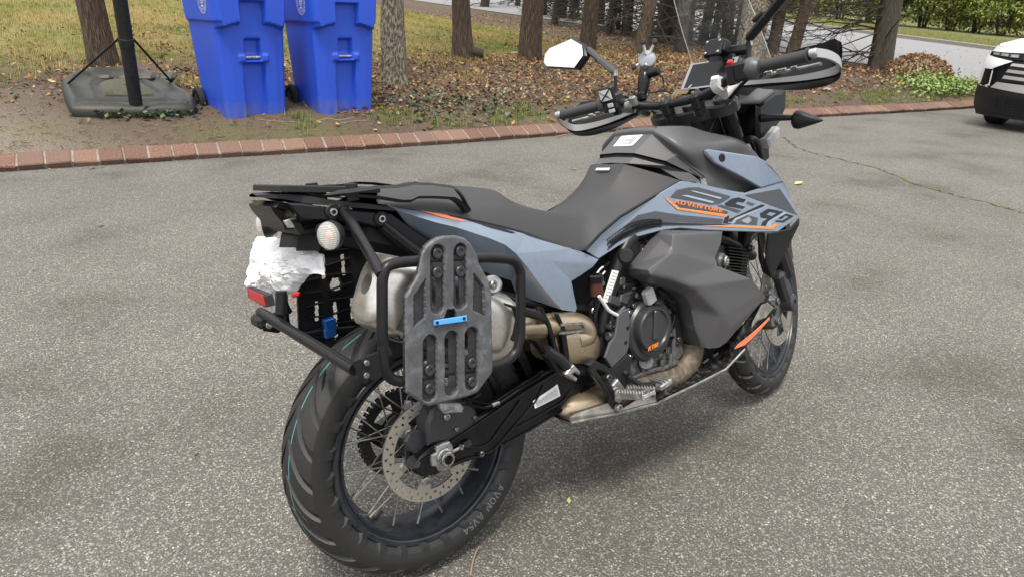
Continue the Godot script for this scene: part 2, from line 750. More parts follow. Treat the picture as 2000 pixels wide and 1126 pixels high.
	mottle(mat("alu", lin(0.55, 0.55, 0.55), 0.42, 0.8), dusty, 5.0)
	mat("guard_alu", lin(0.40, 0.40, 0.40), 0.45, 0.6)
	var tc := mat("clamp_grey", lin(0.026, 0.026, 0.028), 0.34)
	tc.metallic_specular = 0.5
	mat("white_print", lin(0.74, 0.74, 0.73), 0.5)
	mat("grey_print", lin(0.22, 0.24, 0.27), 0.4)
	mat("dark_print", lin(0.014, 0.015, 0.018), 0.35)
	mat("mid_print", lin(0.045, 0.048, 0.056), 0.35)
	mat("pale_print", lin(0.24, 0.29, 0.36), 0.35)
	mat("orange", lin(0.72, 0.20, 0.035), 0.4)
	mat("orange_worn", lin(0.60, 0.16, 0.07), 0.55)
	mat("clamp_blue", lin(0.010, 0.11, 0.42), 0.35, 0.3)
	mat("strap_blue", lin(0.07, 0.32, 0.74), 0.5)
	mat("red", lin(0.42, 0.012, 0.015), 0.2)
	mat("red_switch", lin(0.40, 0.022, 0.022), 0.45)
	mat("teal", lin(0.10, 0.42, 0.40), 0.6)
	mat("lens", lin(0.62, 0.60, 0.56), 0.25)
	var cl := mat("clear_plastic", Color(0.95, 0.95, 0.93, 0.22), 0.08)
	cl.transparency = BaseMaterial3D.TRANSPARENCY_ALPHA
	mat("amber", lin(0.75, 0.30, 0.12), 0.3)
	mat("mirror", lin(0.92, 0.93, 0.94), 0.03, 1.0)
	mat("wire_white", lin(0.55, 0.55, 0.53), 0.5)
	mat("brown_fluid", lin(0.060, 0.022, 0.012), 0.15)
	mat("seatblack", lin(0.02, 0.02, 0.02), 0.6)
	var glass := mat("glass", Color(0.9, 0.92, 0.93, 0.05), 0.04)
	glass.transparency = BaseMaterial3D.TRANSPARENCY_ALPHA
	var smoke := mat("smoked", Color(0.05, 0.05, 0.055, 0.62), 0.05)
	smoke.transparency = BaseMaterial3D.TRANSPARENCY_ALPHA
	var bag := mat("bag", lin(0.80, 0.80, 0.80), 0.42)
	bag.subsurf_scatter_enabled = true
	bag.subsurf_scatter_strength = 0.12
	grain(bag, noise_tex(61, 0.012, 5, 512, FastNoiseLite.TYPE_SIMPLEX), 5.0, 0.5)

	# things around
	var bb := mat("bin_blue", lin(0.016, 0.062, 0.44), 0.42)
	bb.uv1_triplanar = true
	bb.uv1_scale = Vector3.ONE * 2.0
	bb.albedo_texture = dusty
	mat("bin_dirt", lin(0.16, 0.14, 0.13), 0.8)
	mottle(mat("base_plastic", lin(0.034, 0.034, 0.026), 0.48), scratch, 1.6)
	mottle(mat("base_moss", lin(0.07, 0.075, 0.04), 0.9), dusty, 5.0)
	mottle(mat("pole_black", lin(0.022, 0.022, 0.023), 0.5), dusty, 4.0)
	var bark := mat("bark", lin(0.150, 0.105, 0.072), 0.95)
	bark.albedo_texture = noise_tex(71, 0.02, 5, 512, FastNoiseLite.TYPE_SIMPLEX, ramp([[0.2, grey(0.52)], [0.45, grey(0.74)], [0.6, grey(0.86)], [0.9, Color(1, 0.97, 0.93)]]))
	bark.uv1_scale = Vector3(5.0, 0.8, 1.0)
	bark.heightmap_enabled = true
	bark.heightmap_texture = bark.albedo_texture
	bark.heightmap_scale = 4.0
	var pale := mat("bark_pale", lin(0.29, 0.255, 0.19), 0.95)
	pale.albedo_texture = bark.albedo_texture
	pale.uv1_scale = Vector3(2.5, 1.8, 1.0)
	pale.heightmap_enabled = true
	pale.heightmap_texture = bark.albedo_texture
	pale.heightmap_scale = 3.0
	var dark := mat("bark_dark", lin(0.070, 0.056, 0.042), 0.95)
	dark.albedo_texture = bark.albedo_texture
	dark.uv1_scale = Vector3(5.0, 0.8, 1.0)
	mat("twig", lin(0.045, 0.036, 0.028), 0.95)
	mat("twig_pale", lin(0.26, 0.20, 0.13), 0.9)
	for leafy in [["leaf", 0.75], ["foliage", 0.6], ["ivy", 0.42], ["blade", 0.7]]:
		var lm := mat(leafy[0], Color.WHITE, leafy[1])
		lm.vertex_color_use_as_albedo = true
		lm.backlight_enabled = true
		lm.backlight = grey(0.35)
	mottle(mat("stone", lin(0.36, 0.33, 0.29), 0.9), soft, 5.0)
	var wp := mat("car_white", lin(0.78, 0.79, 0.80), 0.3)
	wp.clearcoat_enabled = true
	wp.clearcoat = 0.6
	mat("car_black", lin(0.018, 0.018, 0.020), 0.5)
	mat("car_tyre", lin(0.022, 0.022, 0.023), 0.8)
	mat("car_grey", lin(0.36, 0.36, 0.36), 0.45)
	mat("chrome", lin(0.7, 0.7, 0.7), 0.15, 1.0)
	mat("crack", lin(0.035, 0.036, 0.026), 1.0)
	mat("moss", lin(0.10, 0.13, 0.03), 1.0)


# ============================================================ ground
func edge_z(x: float) -> float:
	return -5.655 + 0.152 * x + 0.08 * exp(-pow((x - 3.0) / 1.5, 2)) - 0.1 * exp(-pow((x - 9.0) / 2.0, 2))


func rise(x: float, z: float) -> float:
	var d := edge_z(x) - z
	if d < 0.0:
		return 0.0
	var k: float = lerp(0.11, 0.055, smoothstep(6.0, 13.0, x))
	if d < 0.2:
		return 0.02 + 0.095 * d / 0.2
	if d < 1.2:
		return 0.115 + 0.19 * (d - 0.2)
	return 0.305 + k * (d - 1.2)


func on_ground(x: float, d: float, up := 0.0) -> Vector3:  # d metres behind the brick edging
	var z := edge_z(x) - d
	return Vector3(x, rise(x, z) + up, z)


func lawn_share(x: float, d: float, n: float) -> float:  # 0 litter .. 1 grass
	var a := smoothstep(2.6, 4.6, d + n * 1.6 - 0.10 * max(x - 1.0, 0.0))
	a *= 1.0 - smoothstep(7.5, 11.0, x + n * 2.0 - 0.12 * d)
	return a


func build_ground():
	# the driveway
	var mb := MB.new()
	var xs := []
	for i in 60:
		xs.append(-14.0 + i * 0.7)
	for i in xs.size() - 1:
		var a: float = xs[i]
		var b: float = xs[i + 1]
		mb.quad(Vector3(a, 0, 14), Vector3(b, 0, 14), Vector3(b, 0, edge_z(b) - 0.05), Vector3(a, 0, edge_z(a) - 0.05))
	tag(part("driveway", mb, M.asphalt, self), "worn grey asphalt driveway with coarse exposed stones", "", "", "structure")
	# the bank and lawn
	var nz := FastNoiseLite.new()
	nz.seed = 9
	nz.frequency = 0.55
	nz.fractal_octaves = 4
	var gm := MB.new()
	gm.tinted = true
	var ds := [0.03, 0.2, 0.35, 0.5, 0.7, 0.9, 1.2, 1.5, 1.8, 2.1, 2.4, 2.8, 3.2, 3.6, 4.0, 4.5, 5.0, 5.6, 6.3, 7.0, 8.0, 9.0, 10.0, 11.5, 13.0, 15.0, 18.0, 22.0, 28.0, 36.0, 50.0, 90.0, 160.0]
	var gx := []
	var x := -60.0
	while x < 120.0:
		gx.append(x)
		x += 0.3 if x > -2.0 and x < 15.0 else (1.0 if x > -8.0 and x < 40.0 else 6.0)
	var pt := func(i, j):
		var p := on_ground(gx[i], ds[j])
		if ds[j] > 0.3 and gx[i] < 15.0:
			p.y += 0.035 * nz.get_noise_2d(p.x * 1.5, p.z * 1.5) * min(ds[j], 1.5)
		return p
	var tint := func(i, j):
		var xx: float = gx[i]
		var d: float = ds[j]
		var n := nz.get_noise_2d(xx, d)
		var n2 := nz.get_noise_2d(xx * 0.5 + 40.0, d * 0.5)
		var dirt := lin(0.20, 0.17, 0.135).srgb_to_linear()
		var c := Color(0.070, 0.049, 0.033).lerp(Color(0.130, 0.090, 0.055), clampf(0.5 + n, 0, 1))
		var bare := (1.0 - smoothstep(0.9, 2.4, d + n)) * (1.0 - smoothstep(-0.4, 1.0, xx + n2 * 0.8))
		c = c.lerp(dirt, bare)
		if d < 1.0 and xx > 0.0:
			c = c.lerp(Color(0.115, 0.084, 0.060), 0.6 * (1.0 - bare))
		var moss := smoothstep(0.1, 0.4, n2) * (1.0 - smoothstep(0.5, 1.0, d)) * 0.55
		c = c.lerp(Color(0.12, 0.125, 0.035), moss)
		var g := lawn_share(xx, d, n2)
		var grass := Color(0.26, 0.205, 0.08).lerp(Color(0.165, 0.185, 0.045), clampf(0.42 - n * 1.3, 0, 1))
		if xx > 16.0:
			grass = Color(0.17, 0.18, 0.06)
			g = max(g, smoothstep(17.0, 18.0, xx))
		return c.lerp(grass, g)
	var cs := {}
	var ps := {}
	for i in gx.size():
		for j in ds.size():
			ps[Vector2i(i, j)] = pt.call(i, j)
			cs[Vector2i(i, j)] = tint.call(i, j)
	for i in gx.size() - 1:
		for j in ds.size() - 1:
			var q := [Vector2i(i, j), Vector2i(i + 1, j), Vector2i(i + 1, j + 1), Vector2i(i, j + 1)]
			for k in [0, 1, 2, 0, 2, 3]:
				gm.v.append(ps[q[k]])
				gm.c.append(cs[q[k]])
	tag(part("ground", gm, M.soil, self, 80.0), "sloping ground of bare soil, leaf litter and straw-coloured lawn", "", "", "structure")
	# the street beyond the trees
	var rm := MB.new()
	var far := func(z): return 27.4 + 0.40 * (-z - 8.0) if z > -30.0 else 36.2
	var near := func(z): return 16.3 + 0.06 * (-z - 8.0)
	var zs := [-3.0, -4.0, -5.0, -6.0, -7.0, -8.0, -10.0, -12.0, -14.0, -17.0, -20.0, -24.0, -30.0, -45.0]
	var kerb := MB.new()
	for i in zs.size() - 1:
		var za: float = zs[i]
		var zb: float = zs[i + 1]
		for k in 10:
			var q := []
			for e in [[za, k], [za, k + 1], [zb, k + 1], [zb, k]]:
				var xx: float = lerp(near.call(e[0]), far.call(e[0]), e[1] / 10.0)
				q.append(Vector3(xx, rise(xx, e[0]) + 0.02, e[0]))
			rm.quado(q[0], q[1], q[2], q[3], Vector3.UP)
		var a := Vector3(far.call(za), 0, za)
		var b := Vector3(far.call(zb), 0, zb)
		a.y = rise(a.x, za) + 0.02
		b.y = rise(b.x, zb) + 0.02
		var u := Vector3(0, 0.12, 0)
		var w := Vector3(0.35, 0.0, 0)
		kerb.quado(a, b, b + u, a + u, Vector3(-1, 0, 0))
		kerb.quado(a + u, b + u, b + u + w, a + u + w, Vector3.UP)
	tag(part("street", rm, M.road, self, 80.0), "pale grey street behind the trees", "", "", "structure")
	tag(part("kerb", kerb, M.stone, self), "pale stone kerb on the far side of the street", "", "", "structure")
	# the crack across the driveway
	var cm := MB.new()
	var mm := MB.new()
	var line := P([7298, 0, -3497, 6983, 0, -3181, 6742, 0, -2940, 6592, 0, -2609, 6505, 0, -2276, 6424, 0, -1967, 6252, 0, -1684, 6000, 0, -1339, 5858, 0, -1024, 5811, 0, -807, 5746, 0, -559, 5687, 0, -363])
	line = curve(line, 7)
	for i in line.size() - 1:
		var t: Vector3 = (line[i + 1] - line[i]).normalized()
		var s := Vector3(-t.z, 0, t.x)
		var j := s * nz.get_noise_1d(i * 3.0) * 0.05
		var j2 := s * nz.get_noise_1d(i * 3.0 + 3.0) * 0.05
		var w: float = 0.006 + 0.004 * sin(i * 1.7)
		var up := Vector3(0, 0.004, 0)
		cm.quado(line[i] + j - s * w + up, line[i + 1] + j2 - s * w + up, line[i + 1] + j2 + s * w + up, line[i] + j + s * w + up, Vector3.UP)
		if rng.randf() < 0.35 and i > 25:
			var c0: Vector3 = line[i] + j + up
			for k in 7:
				var a := TAU * k / 7
				var b := TAU * (k + 1) / 7
				mm.trio(c0 + Vector3(0, 0.008, 0), c0 + Vector3(cos(a), 0, sin(a)) * rng.randf_range(0.012, 0.03), c0 + Vector3(cos(b), 0, sin(b)) * 0.022, Vector3.UP)
	var ck := part("crack", cm, M.crack, self)
	tag(ck, "thin dark crack running across the driveway", "", "", "structure")
	tag(part("moss", mm, M.moss, ck), "", "", "", "stuff")


func build_edging():
	var root := Node3D.new()
	root.name = "brick_edging"
	add_child(root)
	tag(root, "row of worn red bricks along the driveway's far edge", "", "", "structure")
	var shapes := []
	for s in 5:
		var mb := MB.new()
		var r := RandomNumberGenerator.new()
		r.seed = 100 + s
		# a worn paver: bevelled slab whose top corners are uneven
		box(mb, Transform3D(Basis(), Vector3.ZERO), Vector3(0.186, 0.07, 0.19), 0.009)
		for i in mb.v.size():
			var p := mb.v[i]
			var k := sin(p.x * 31.0 + s) * 0.003 + sin(p.z * 37.0 + s * 2.1) * 0.003
			p.y += k
			if p.z > 0.07 and p.y > 0.0:
				p.z += 0.006 * sin(p.x * 40.0 + s * 1.3)
				p.y += 0.004 * sin(p.x * 25.0 + s * 3.0)
			mb.v[i] = p
		shapes.append(mb.mesh(25.0))
	var mort := MB.new()
	var x := -5.0
	var n := 0
	while x < 17.5 and n < 130:
		var a := Vector3(x, 0, edge_z(x))
		var b := Vector3(x + 0.195, 0, edge_z(x + 0.195))
		var t := (b - a).normalized()
		var back := Vector3(t.z, 0, -t.x)  # away from the driveway
		var tilt := deg_to_rad(25.0 + rng.randf_range(-2.0, 2.0))
		var zdir := (-back * cos(tilt) - Vector3(0, sin(tilt), 0)).normalized()
		var ydir := zdir.cross(t).normalized()
		var bs := Basis(t, ydir, zdir).rotated(Vector3.UP, rng.randf_range(-0.015, 0.015))
		var o := put("brick", shapes[n % 5], M["brick%d" % posmod(n * 7 + int(x * 3.0), 4)], root)
		var c := (a + b) * 0.5 + back * 0.088 + Vector3(0, 0.055 + rng.randf_range(-0.004, 0.004), 0)
		o.transform = Transform3D(bs, c)
		var ms := Transform3D(Basis(t, ydir, zdir), c + t * 0.0975 - ydir * 0.006)
		box(mort, ms, Vector3(0.03, 0.066, 0.182), 0.002)
		x += 0.195 * t.x
		n += 1
	part("mortar", mort, M.mortar, root).set_meta("kind", "stuff")


# ============================================================ motorcycle
# x runs forward from the rear axle, y up from the ground, z to the bike's right; the whole leans on its stand
func build_bike():
	bike = thing("motorcycle", "grey-blue adventure motorcycle with black pannier racks, leaning on its side stand on the driveway", "motorcycle")
	bike.transform = Transform3D(Basis(Vector3(1, 0, 0), -0.191986), Vector3.ZERO)
	var axis := Vector3(-0.44307, 0.89649, 0.0)
	var o := Vector3(1.638, 0, 0)
	var b := Basis(axis, 0.252444)
	steer = Transform3D(b, o - b * o)
	rear_wheel()
	front_wheel()
	fork_and_fender()
	swingarm()
	engine()
	exhaust()
	frame_parts()
	tail()
	racks()
	seat_and_tank()
	fairings()
	front_fairing()
	handlebar()
	skid_and_pegs()


# ---------- wheels, built about their own axle (z)
func tyre(mb: MB, prof: Array, pitches: int, slant: float, half_tread: float, depth: float, teal: bool, ring := Vector2(9, 9)):
	# prof: (z, r) from the crown to the bead; tread blocks cut by curved grooves, left side half a pitch later
	mb.tinted = true
	var cuts := [0.0, 0.02, 0.31, 0.33, 0.39, 0.46, 0.53, 0.55, 0.66, 0.68, 0.76, 0.84, 0.92]
	var nc := cuts.size()
	var black := Color(0.016, 0.016, 0.0175)
	var side_col := Color(0.013, 0.013, 0.0135)
	for side in [1.0, -1.0]:
		for j in prof.size() - 1:
			for i in pitches * nc:
				var q := []
				for e in [[i, j], [i + 1, j], [i + 1, j + 1], [i, j + 1]]:
					var col: int = e[0] % nc
					var p: Vector2 = prof[e[1]]
					var z: float = p.x
					var f: float = clampf(z / half_tread, 0.0, 1.0)
					var r: float = p.y
					var in_tread: bool = z <= half_tread + 0.0005 and z > 0.004
					if in_tread and (col == 1 or col == 2):
						r -= depth * (0.25 if z < 0.006 else 1.0)
					if f > ring.x and f < ring.y:
						r -= depth
					if (col == 7 or col == 8) and f > 0.30 and f < 0.62 and (int(e[0]) / nc) % 2 == 0:
						r -= depth * 0.7
					var th: float = TAU / pitches * (floor(float(e[0]) / nc) + cuts[col]) + slant * pow(f, 0.8)
					if side < 0.0:
						th += PI / pitches
					q.append(Vector3(r * cos(th), r * sin(th), z * side))
				var pz: float = (prof[j].x + prof[j + 1].x) * 0.5
				mb.col = black if pz <= half_tread else side_col
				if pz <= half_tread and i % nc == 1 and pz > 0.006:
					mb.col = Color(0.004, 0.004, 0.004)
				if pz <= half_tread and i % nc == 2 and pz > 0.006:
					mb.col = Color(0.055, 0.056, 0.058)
				if teal and side > 0.0 and i % nc > 2 and pz > 0.0185 and pz < 0.0215:
					mb.col = Color(0.07, 0.30, 0.29)
				var mid: Vector3 = (q[0] + q[2]) * 0.5
				var out := Vector3(mid.x, mid.y, 0).normalized() * 0.7 + Vector3(0, 0, side) * (0.3 if pz < half_tread else 1.2)
				if pz > half_tread and prof[j].y < prof[0].y * 0.86:
					out = Vector3(0, 0, side)
				mb.quado(q[0], q[1], q[2], q[3], out)


func spokes(parent: Node, n: int, r0: float, z0: float, r1: float, z1: float):
	for i in n:
		var s := 1.0 if i % 2 == 0 else -1.0
		var cross := 1.0 if (i / 2) % 2 == 0 else -1.0
		var a := TAU * i / n
		var ah := a - cross * 0.95
		var mb := MB.new()
		var p := Vector3(cos(ah) * r0, sin(ah) * r0, z0 * s)
		var q := Vector3(cos(a) * r1, sin(a) * r1, z1 * s)
		tube(mb, [p, q], 0.0019, 6)
		var d := (q - p).normalized()
		tube(mb, [q - d * 0.017, q + d * 0.003], 0.0036, 6)
		part("spoke", mb, M.spoke, parent)


func disc(r1: float, r0: float, tabs: int, rt: float, holes: int, t := 0.0045) -> MB:
	var mb := MB.new()
	var na := 240
	var nr := 14
	var on := func(i, k):  # ring cell k (0 inner) at angle cell i
		var a = TAU * (i + 0.5) / na
		var r: float = rt + (r1 - rt) * (k + 0.5) / nr
		if r < r0:
			var d: float = abs(fposmod(a + PI / tabs, TAU / tabs) - PI / tabs) * r
			return d < 0.011 + (r - rt) * 0.25
		for row in 2:
			var rr: float = lerp(r0 + 0.009, r1 - 0.009, float(row))
			var ph: float = TAU / holes
			var off: float = row * ph * 0.5
			var da: float = (fposmod(a + off + ph * 0.5, ph) - ph * 0.5) * rr
			if da * da + (r - rr) * (r - rr) < 0.0000125:
				return false
		return true
	var pt := func(i, k, z):
		var a = TAU * i / na
		var r: float = rt + (r1 - rt) * k / nr
		return Vector3(cos(a) * r, sin(a) * r, z)
	for i in na:
		for k in nr:
			if not on.call(i, k):
				continue
			mb.quad(pt.call(i, k, 0.0), pt.call(i, k + 1, 0.0), pt.call(i + 1, k + 1, 0.0), pt.call(i + 1, k, 0.0))
			mb.quad(pt.call(i, k, -t), pt.call(i + 1, k, -t), pt.call(i + 1, k + 1, -t), pt.call(i, k + 1, -t))
			var md: Vector3 = pt.call(i + 0.5, k + 0.5, 0.0)
			if k == nr - 1 or not on.call(i, k + 1):
				mb.quado(pt.call(i, k + 1, 0.0), pt.call(i + 1, k + 1, 0.0), pt.call(i + 1, k + 1, -t), pt.call(i, k + 1, -t), md)
			if k == 0 or not on.call(i, k - 1):
				mb.quado(pt.call(i, k, 0.0), pt.call(i + 1, k, 0.0), pt.call(i + 1, k, -t), pt.call(i, k, -t), -md)
			if not on.call(posmod(i - 1, na), k):
				mb.quado(pt.call(i, k, 0.0), pt.call(i, k + 1, 0.0), pt.call(i, k + 1, -t), pt.call(i, k, -t), md.cross(Vector3(0, 0, 1)))
			if not on.call((i + 1) % na, k):
				mb.quado(pt.call(i + 1, k, 0.0), pt.call(i + 1, k + 1, 0.0), pt.call(i + 1, k + 1, -t), pt.call(i + 1, k, -t), -md.cross(Vector3(0, 0, 1)))
	return mb


func rim(mb: MB, half: Array, n := 96):
	var full := half.duplicate()
	for i in range(half.size() - 1, -1, -1):
		full.append(Vector2(half[i].x, -half[i].y))
	full.append(full[0])
	lathe(mb, at_axis(Vector3.ZERO, Vector3(0, 0, 1)), full, n)


func letters(text: String, size: float, depth: float) -> Array:  # one mesh per letter, and its width
	var f := SystemFont.new()
	f.font_names = PackedStringArray(["Droid Sans"])
	f.font_weight = 700
	var o := []
	for ch in text:
		var t := TextMesh.new()
		t.text = ch
		t.font = f
		t.font_size = 32
		t.pixel_size = size / 32.0
		t.depth = depth
		o.append(t)
	return o


# letters of a word as triangles mapped through fn(x, y, z) and added to mb
func write(mb: MB, text: String, size: float, depth: float, fn: Callable, space := 0.72):
	var x := 0.0
	for t in letters(text, size, depth):
		if t.text == " ":
			x += size * space * 0.6
			continue
		var a: Array = t.get_mesh_arrays()
		var vs: PackedVector3Array = a[Mesh.ARRAY_VERTEX]
		var ix = a[Mesh.ARRAY_INDEX]
		if ix == null or ix.size() == 0:
			ix = PackedInt32Array(range(vs.size()))
		var lo := 1e9
		var hi := -1e9
		for p in vs:
			lo = min(lo, p.x)
			hi = max(hi, p.x)
		for i in range(0, ix.size(), 3):
			mb.tri(fn.call(x + vs[ix[i]].x - lo, vs[ix[i]].y, vs[ix[i]].z), fn.call(x + vs[ix[i + 2]].x - lo, vs[ix[i + 2]].y, vs[ix[i + 2]].z), fn.call(x + vs[ix[i + 1]].x - lo, vs[ix[i + 1]].y, vs[ix[i + 1]].z))
		x += hi - lo + size * 0.10


func node(called: String, parent: Node, xf := Transform3D()) -> Node3D:
	var o := Node3D.new()
	var k := 0
	var nm := called
	while parent.has_node(nm):
		k += 1
		nm = "%s_%03d" % [called, k]
	o.name = nm
	o.transform = xf
	parent.add_child(o)
	return o


func rear_wheel():
	var w := node("rear_wheel", bike, Transform3D(Basis(), Vector3(0, 0.332, 0)))
	var prof := [Vector2(0, 0.332), Vector2(0.0045, 0.3319), Vector2(0.0058, 0.3318), Vector2(0.0185, 0.3305), Vector2(0.0215, 0.3302), Vector2(0.030, 0.3285), Vector2(0.041, 0.325), Vector2(0.051, 0.3205), Vector2(0.060, 0.3145), Vector2(0.067, 0.308), Vector2(0.0722, 0.301), Vector2(0.0728, 0.2995), Vector2(0.0748, 0.291), Vector2(0.0755, 0.281), Vector2(0.0742, 0.271), Vector2(0.0712, 0.262), Vector2(0.0665, 0.2535), Vector2(0.0615, 0.248), Vector2(0.056, 0.244)]
	var mb := MB.new()
	tyre(mb, prof, 26, 0.40, 0.0722, 0.0095, true)
	part("tyre", mb, M.rubber, w, 38.0)
	# moulded lettering low on the right sidewall
	var tm := MB.new()
	write(tm, "AVON AV54", 0.027, 0.0016, func(x, y, z): 
		var th: float = 5.56 - x / 0.270
		var r: float = 0.2685 + y * 0.85
		var zz: float = 0.0759 - (r - 0.282) * (r - 0.282) * 14.5 + z * 0.5 + 0.0012
		return Vector3(cos(th) * r, sin(th) * r, zz))
	var lt := mat("tyre_print", lin(0.075, 0.077, 0.082), 0.5)
	part("lettering", tm, lt, w, 0.0)
	mb = MB.new()
	rim(mb, [Vector2(0.2475, 0.056), Vector2(0.2475, 0.0625), Vector2(0.245, 0.0655), Vector2(0.235, 0.0655), Vector2(0.232, 0.063), Vector2(0.2305, 0.055), Vector2(0.2255, 0.0545), Vector2(0.2245, 0.0585), Vector2(0.2185, 0.0585), Vector2(0.2165, 0.054), Vector2(0.2135, 0.040), Vector2(0.207, 0.022), Vector2(0.206, 0.0)])
	part("rim", mb, M.rim, w)
	spokes(w, 36, 0.046, 0.038, 0.205, 0.030)
	mb = MB.new()
	lathe(mb, at_axis(Vector3.ZERO, Vector3(0, 0, 1)), [Vector2(0, -0.07), Vector2(0.03, -0.07), Vector2(0.06, -0.062), Vector2(0.062, -0.05), Vector2(0.05, -0.044), Vector2(0.05, -0.034), Vector2(0.034, -0.028), Vector2(0.034, 0.028), Vector2(0.05, 0.034), Vector2(0.05, 0.046), Vector2(0.055, 0.055), Vector2(0.066, 0.066), Vector2(0.066, 0.074), Vector2(0.0, 0.074)], 36)
	part("hub", mb, M.cover, w)
	mb = disc(0.130, 0.101, 6, 0.072, 28, 0.005)
	var d := part("brake_disc", mb, M.disc, w)
	d.position.z = 0.0795
	d.rotation.z = 0.2
	mb = MB.new()
	for k in 6:
		var a := TAU * k / 6 + 0.2
		var c := Vector3(cos(a) * 0.079, sin(a) * 0.079, 0.079)
		lathe(mb, at_axis(c, Vector3(0, 0, 1)), [Vector2(0.011, -0.004), Vector2(0.011, 0.003), Vector2(0.009, 0.004), Vector2(0.0055, 0.004), Vector2(0.0045, 0.001), Vector2(0, 0.001)], 14)
	part("disc_bolts", mb, M.steel, w).set_meta("kind", "stuff")
	mb = MB.new()  # slotted sensor ring
	for k in 48:
		var a := TAU * k / 48
		box(mb, Transform3D(Basis(Vector3(0, 0, 1), a), Vector3(cos(a) * 0.053, sin(a) * 0.053, 0.083)), Vector3(0.014, 0.0035, 0.003))
	lathe(mb, at_axis(Vector3(0, 0, 0.081), Vector3(0, 0, 1)), [Vector2(0.058, 0), Vector2(0.065, 0), Vector2(0.065, 0.004), Vector2(0.058, 0.004), Vector2(0.058, 0)], 40)
	lathe(mb, at_axis(Vector3(0, 0, 0.081), Vector3(0, 0, 1)), [Vector2(0.038, 0), Vector2(0.047, 0), Vector2(0.047, 0.004), Vector2(0.038, 0.004), Vector2(0.038, 0)], 40)
	part("sensor_ring", mb, M.deep_black, w)
	# chain side: sprocket with slots, chain on its rim
	mb = MB.new()
	var na := 90
	for i in na:
		var a := TAU * i / na
		var b := TAU * (i + 1) / na
		var slot := fposmod(a, TAU / 5.0) > 0.42
		for ring in [[0.035, 0.058], [0.058, 0.084], [0.084, 0.108]]:
			if slot and ring[0] == 0.058:
				continue
			var r1: float = ring[1]
			var ca := Vector3(cos(a), sin(a), 0)
			var cb := Vector3(cos(b), sin(b), 0)
			var up := Vector3(0, 0, 0.003)
			var z := Vector3(0, 0, -0.078)
			mb.quado(ca * ring[0] + z + up, ca * r1 + z + up, cb * r1 + z + up, cb * ring[0] + z + up, Vector3(0, 0, 1))
			mb.quado(ca * ring[0] + z - up, ca * r1 + z - up, cb * r1 + z - up, cb * ring[0] + z - up, Vector3(0, 0, -1))
			mb.quado(ca * r1 + z - up, ca * r1 + z + up, cb * r1 + z + up, cb * r1 + z - up, ca)
			mb.quado(ca * ring[0] + z - up, ca * ring[0] + z + up, cb * ring[0] + z + up, cb * ring[0] + z - up, -ca)
	part("sprocket", mb, M.cover, w)
	mb = MB.new()
	for i in 44:
		var a := TAU * i / 44
		var c := Vector3(cos(a) * 0.110, sin(a) * 0.110, -0.078)
		box(mb, Transform3D(Basis(Vector3(0, 0, 1), a), c + Vector3(0, 0, 0.0065)), Vector3(0.013, 0.0135 if i % 2 == 0 else 0.010, 0.0035), 0.001)
		box(mb, Transform3D(Basis(Vector3(0, 0, 1), a), c - Vector3(0, 0, 0.0065)), Vector3(0.013, 0.0135 if i % 2 == 0 else 0.010, 0.0035), 0.001)
		cyl(mb, c - Vector3(0, 0, 0.009), c + Vector3(0, 0, 0.009), 0.0042, 8)
	part("chain", mb, M.cover, w).set_meta("kind", "stuff")
	mb = MB.new()
	tube(mb, [Vector3(0.207, 0, 0.012).rotated(Vector3(0, 0, 1), 3.98), Vector3(0.182, 0, 0.02).rotated(Vector3(0, 0, 1), 3.98)], [0.005, 0.004], 10)
	part("valve", mb, M.cover, w)


func front_wheel():
	var w := node("front_wheel", bike, steer * Transform3D(Basis(), Vector3(1.528, 0.345, 0)))
	var prof := [Vector2(0, 0.345), Vector2(0.0045, 0.3449), Vector2(0.006, 0.3447), Vector2(0.0124, 0.3430), Vector2(0.0128, 0.3428), Vector2(0.0154, 0.3421), Vector2(0.0158, 0.3419), Vector2(0.021, 0.3395), Vector2(0.028, 0.335), Vector2(0.034, 0.3295), Vector2(0.0385, 0.3235), Vector2(0.0420, 0.3165), Vector2(0.0425, 0.315), Vector2(0.0445, 0.307), Vector2(0.0445, 0.299), Vector2(0.0425, 0.291), Vector2(0.038, 0.284), Vector2(0.032, 0.279)]
	var mb := MB.new()
	tyre(mb, prof, 24, 0.13, 0.0420, 0.0085, false, Vector2(0.30, 0.37))
	part("tyre", mb, M.rubber, w, 38.0)
	mb = MB.new()
	rim(mb, [Vector2(0.2815, 0.030), Vector2(0.2815, 0.036), Vector2(0.2795, 0.0385), Vector2(0.271, 0.0385), Vector2(0.269, 0.036), Vector2(0.2675, 0.030), Vector2(0.263, 0.0295), Vector2(0.262, 0.0325), Vector2(0.257, 0.0325), Vector2(0.255, 0.028), Vector2(0.250, 0.014), Vector2(0.249, 0.0)])
	part("rim", mb, M.rim, w)
	spokes(w, 36, 0.040, 0.038, 0.249, 0.018)
	mb = MB.new()
	lathe(mb, at_axis(Vector3.ZERO, Vector3(0, 0, 1)), [Vector2(0, -0.066), Vector2(0.055, -0.066), Vector2(0.055, -0.060), Vector2(0.044, -0.046), Vector2(0.044, -0.034), Vector2(0.028, -0.028), Vector2(0.028, 0.028), Vector2(0.044, 0.034), Vector2(0.044, 0.046), Vector2(0.055, 0.060), Vector2(0.055, 0.066), Vector2(0, 0.066)], 32)
	part("hub", mb, M.cover, w)
	for s in [1.0, -1.0]:
		var d := part("brake_disc", disc(0.160, 0.125, 6, 0.064, 32), M.disc, w)
		d.position.z = 0.070 * s


# ---------- fork, triple clamps, fender, calipers: turned with the bar
func steered(called: String, mb: MB, m: Material, parent: Node = null, thr := 35.0) -> MeshInstance3D:
	var o := part(called, mb, m, parent if parent else bike, thr)
	if parent == null:
		o.transform = steer
	return o


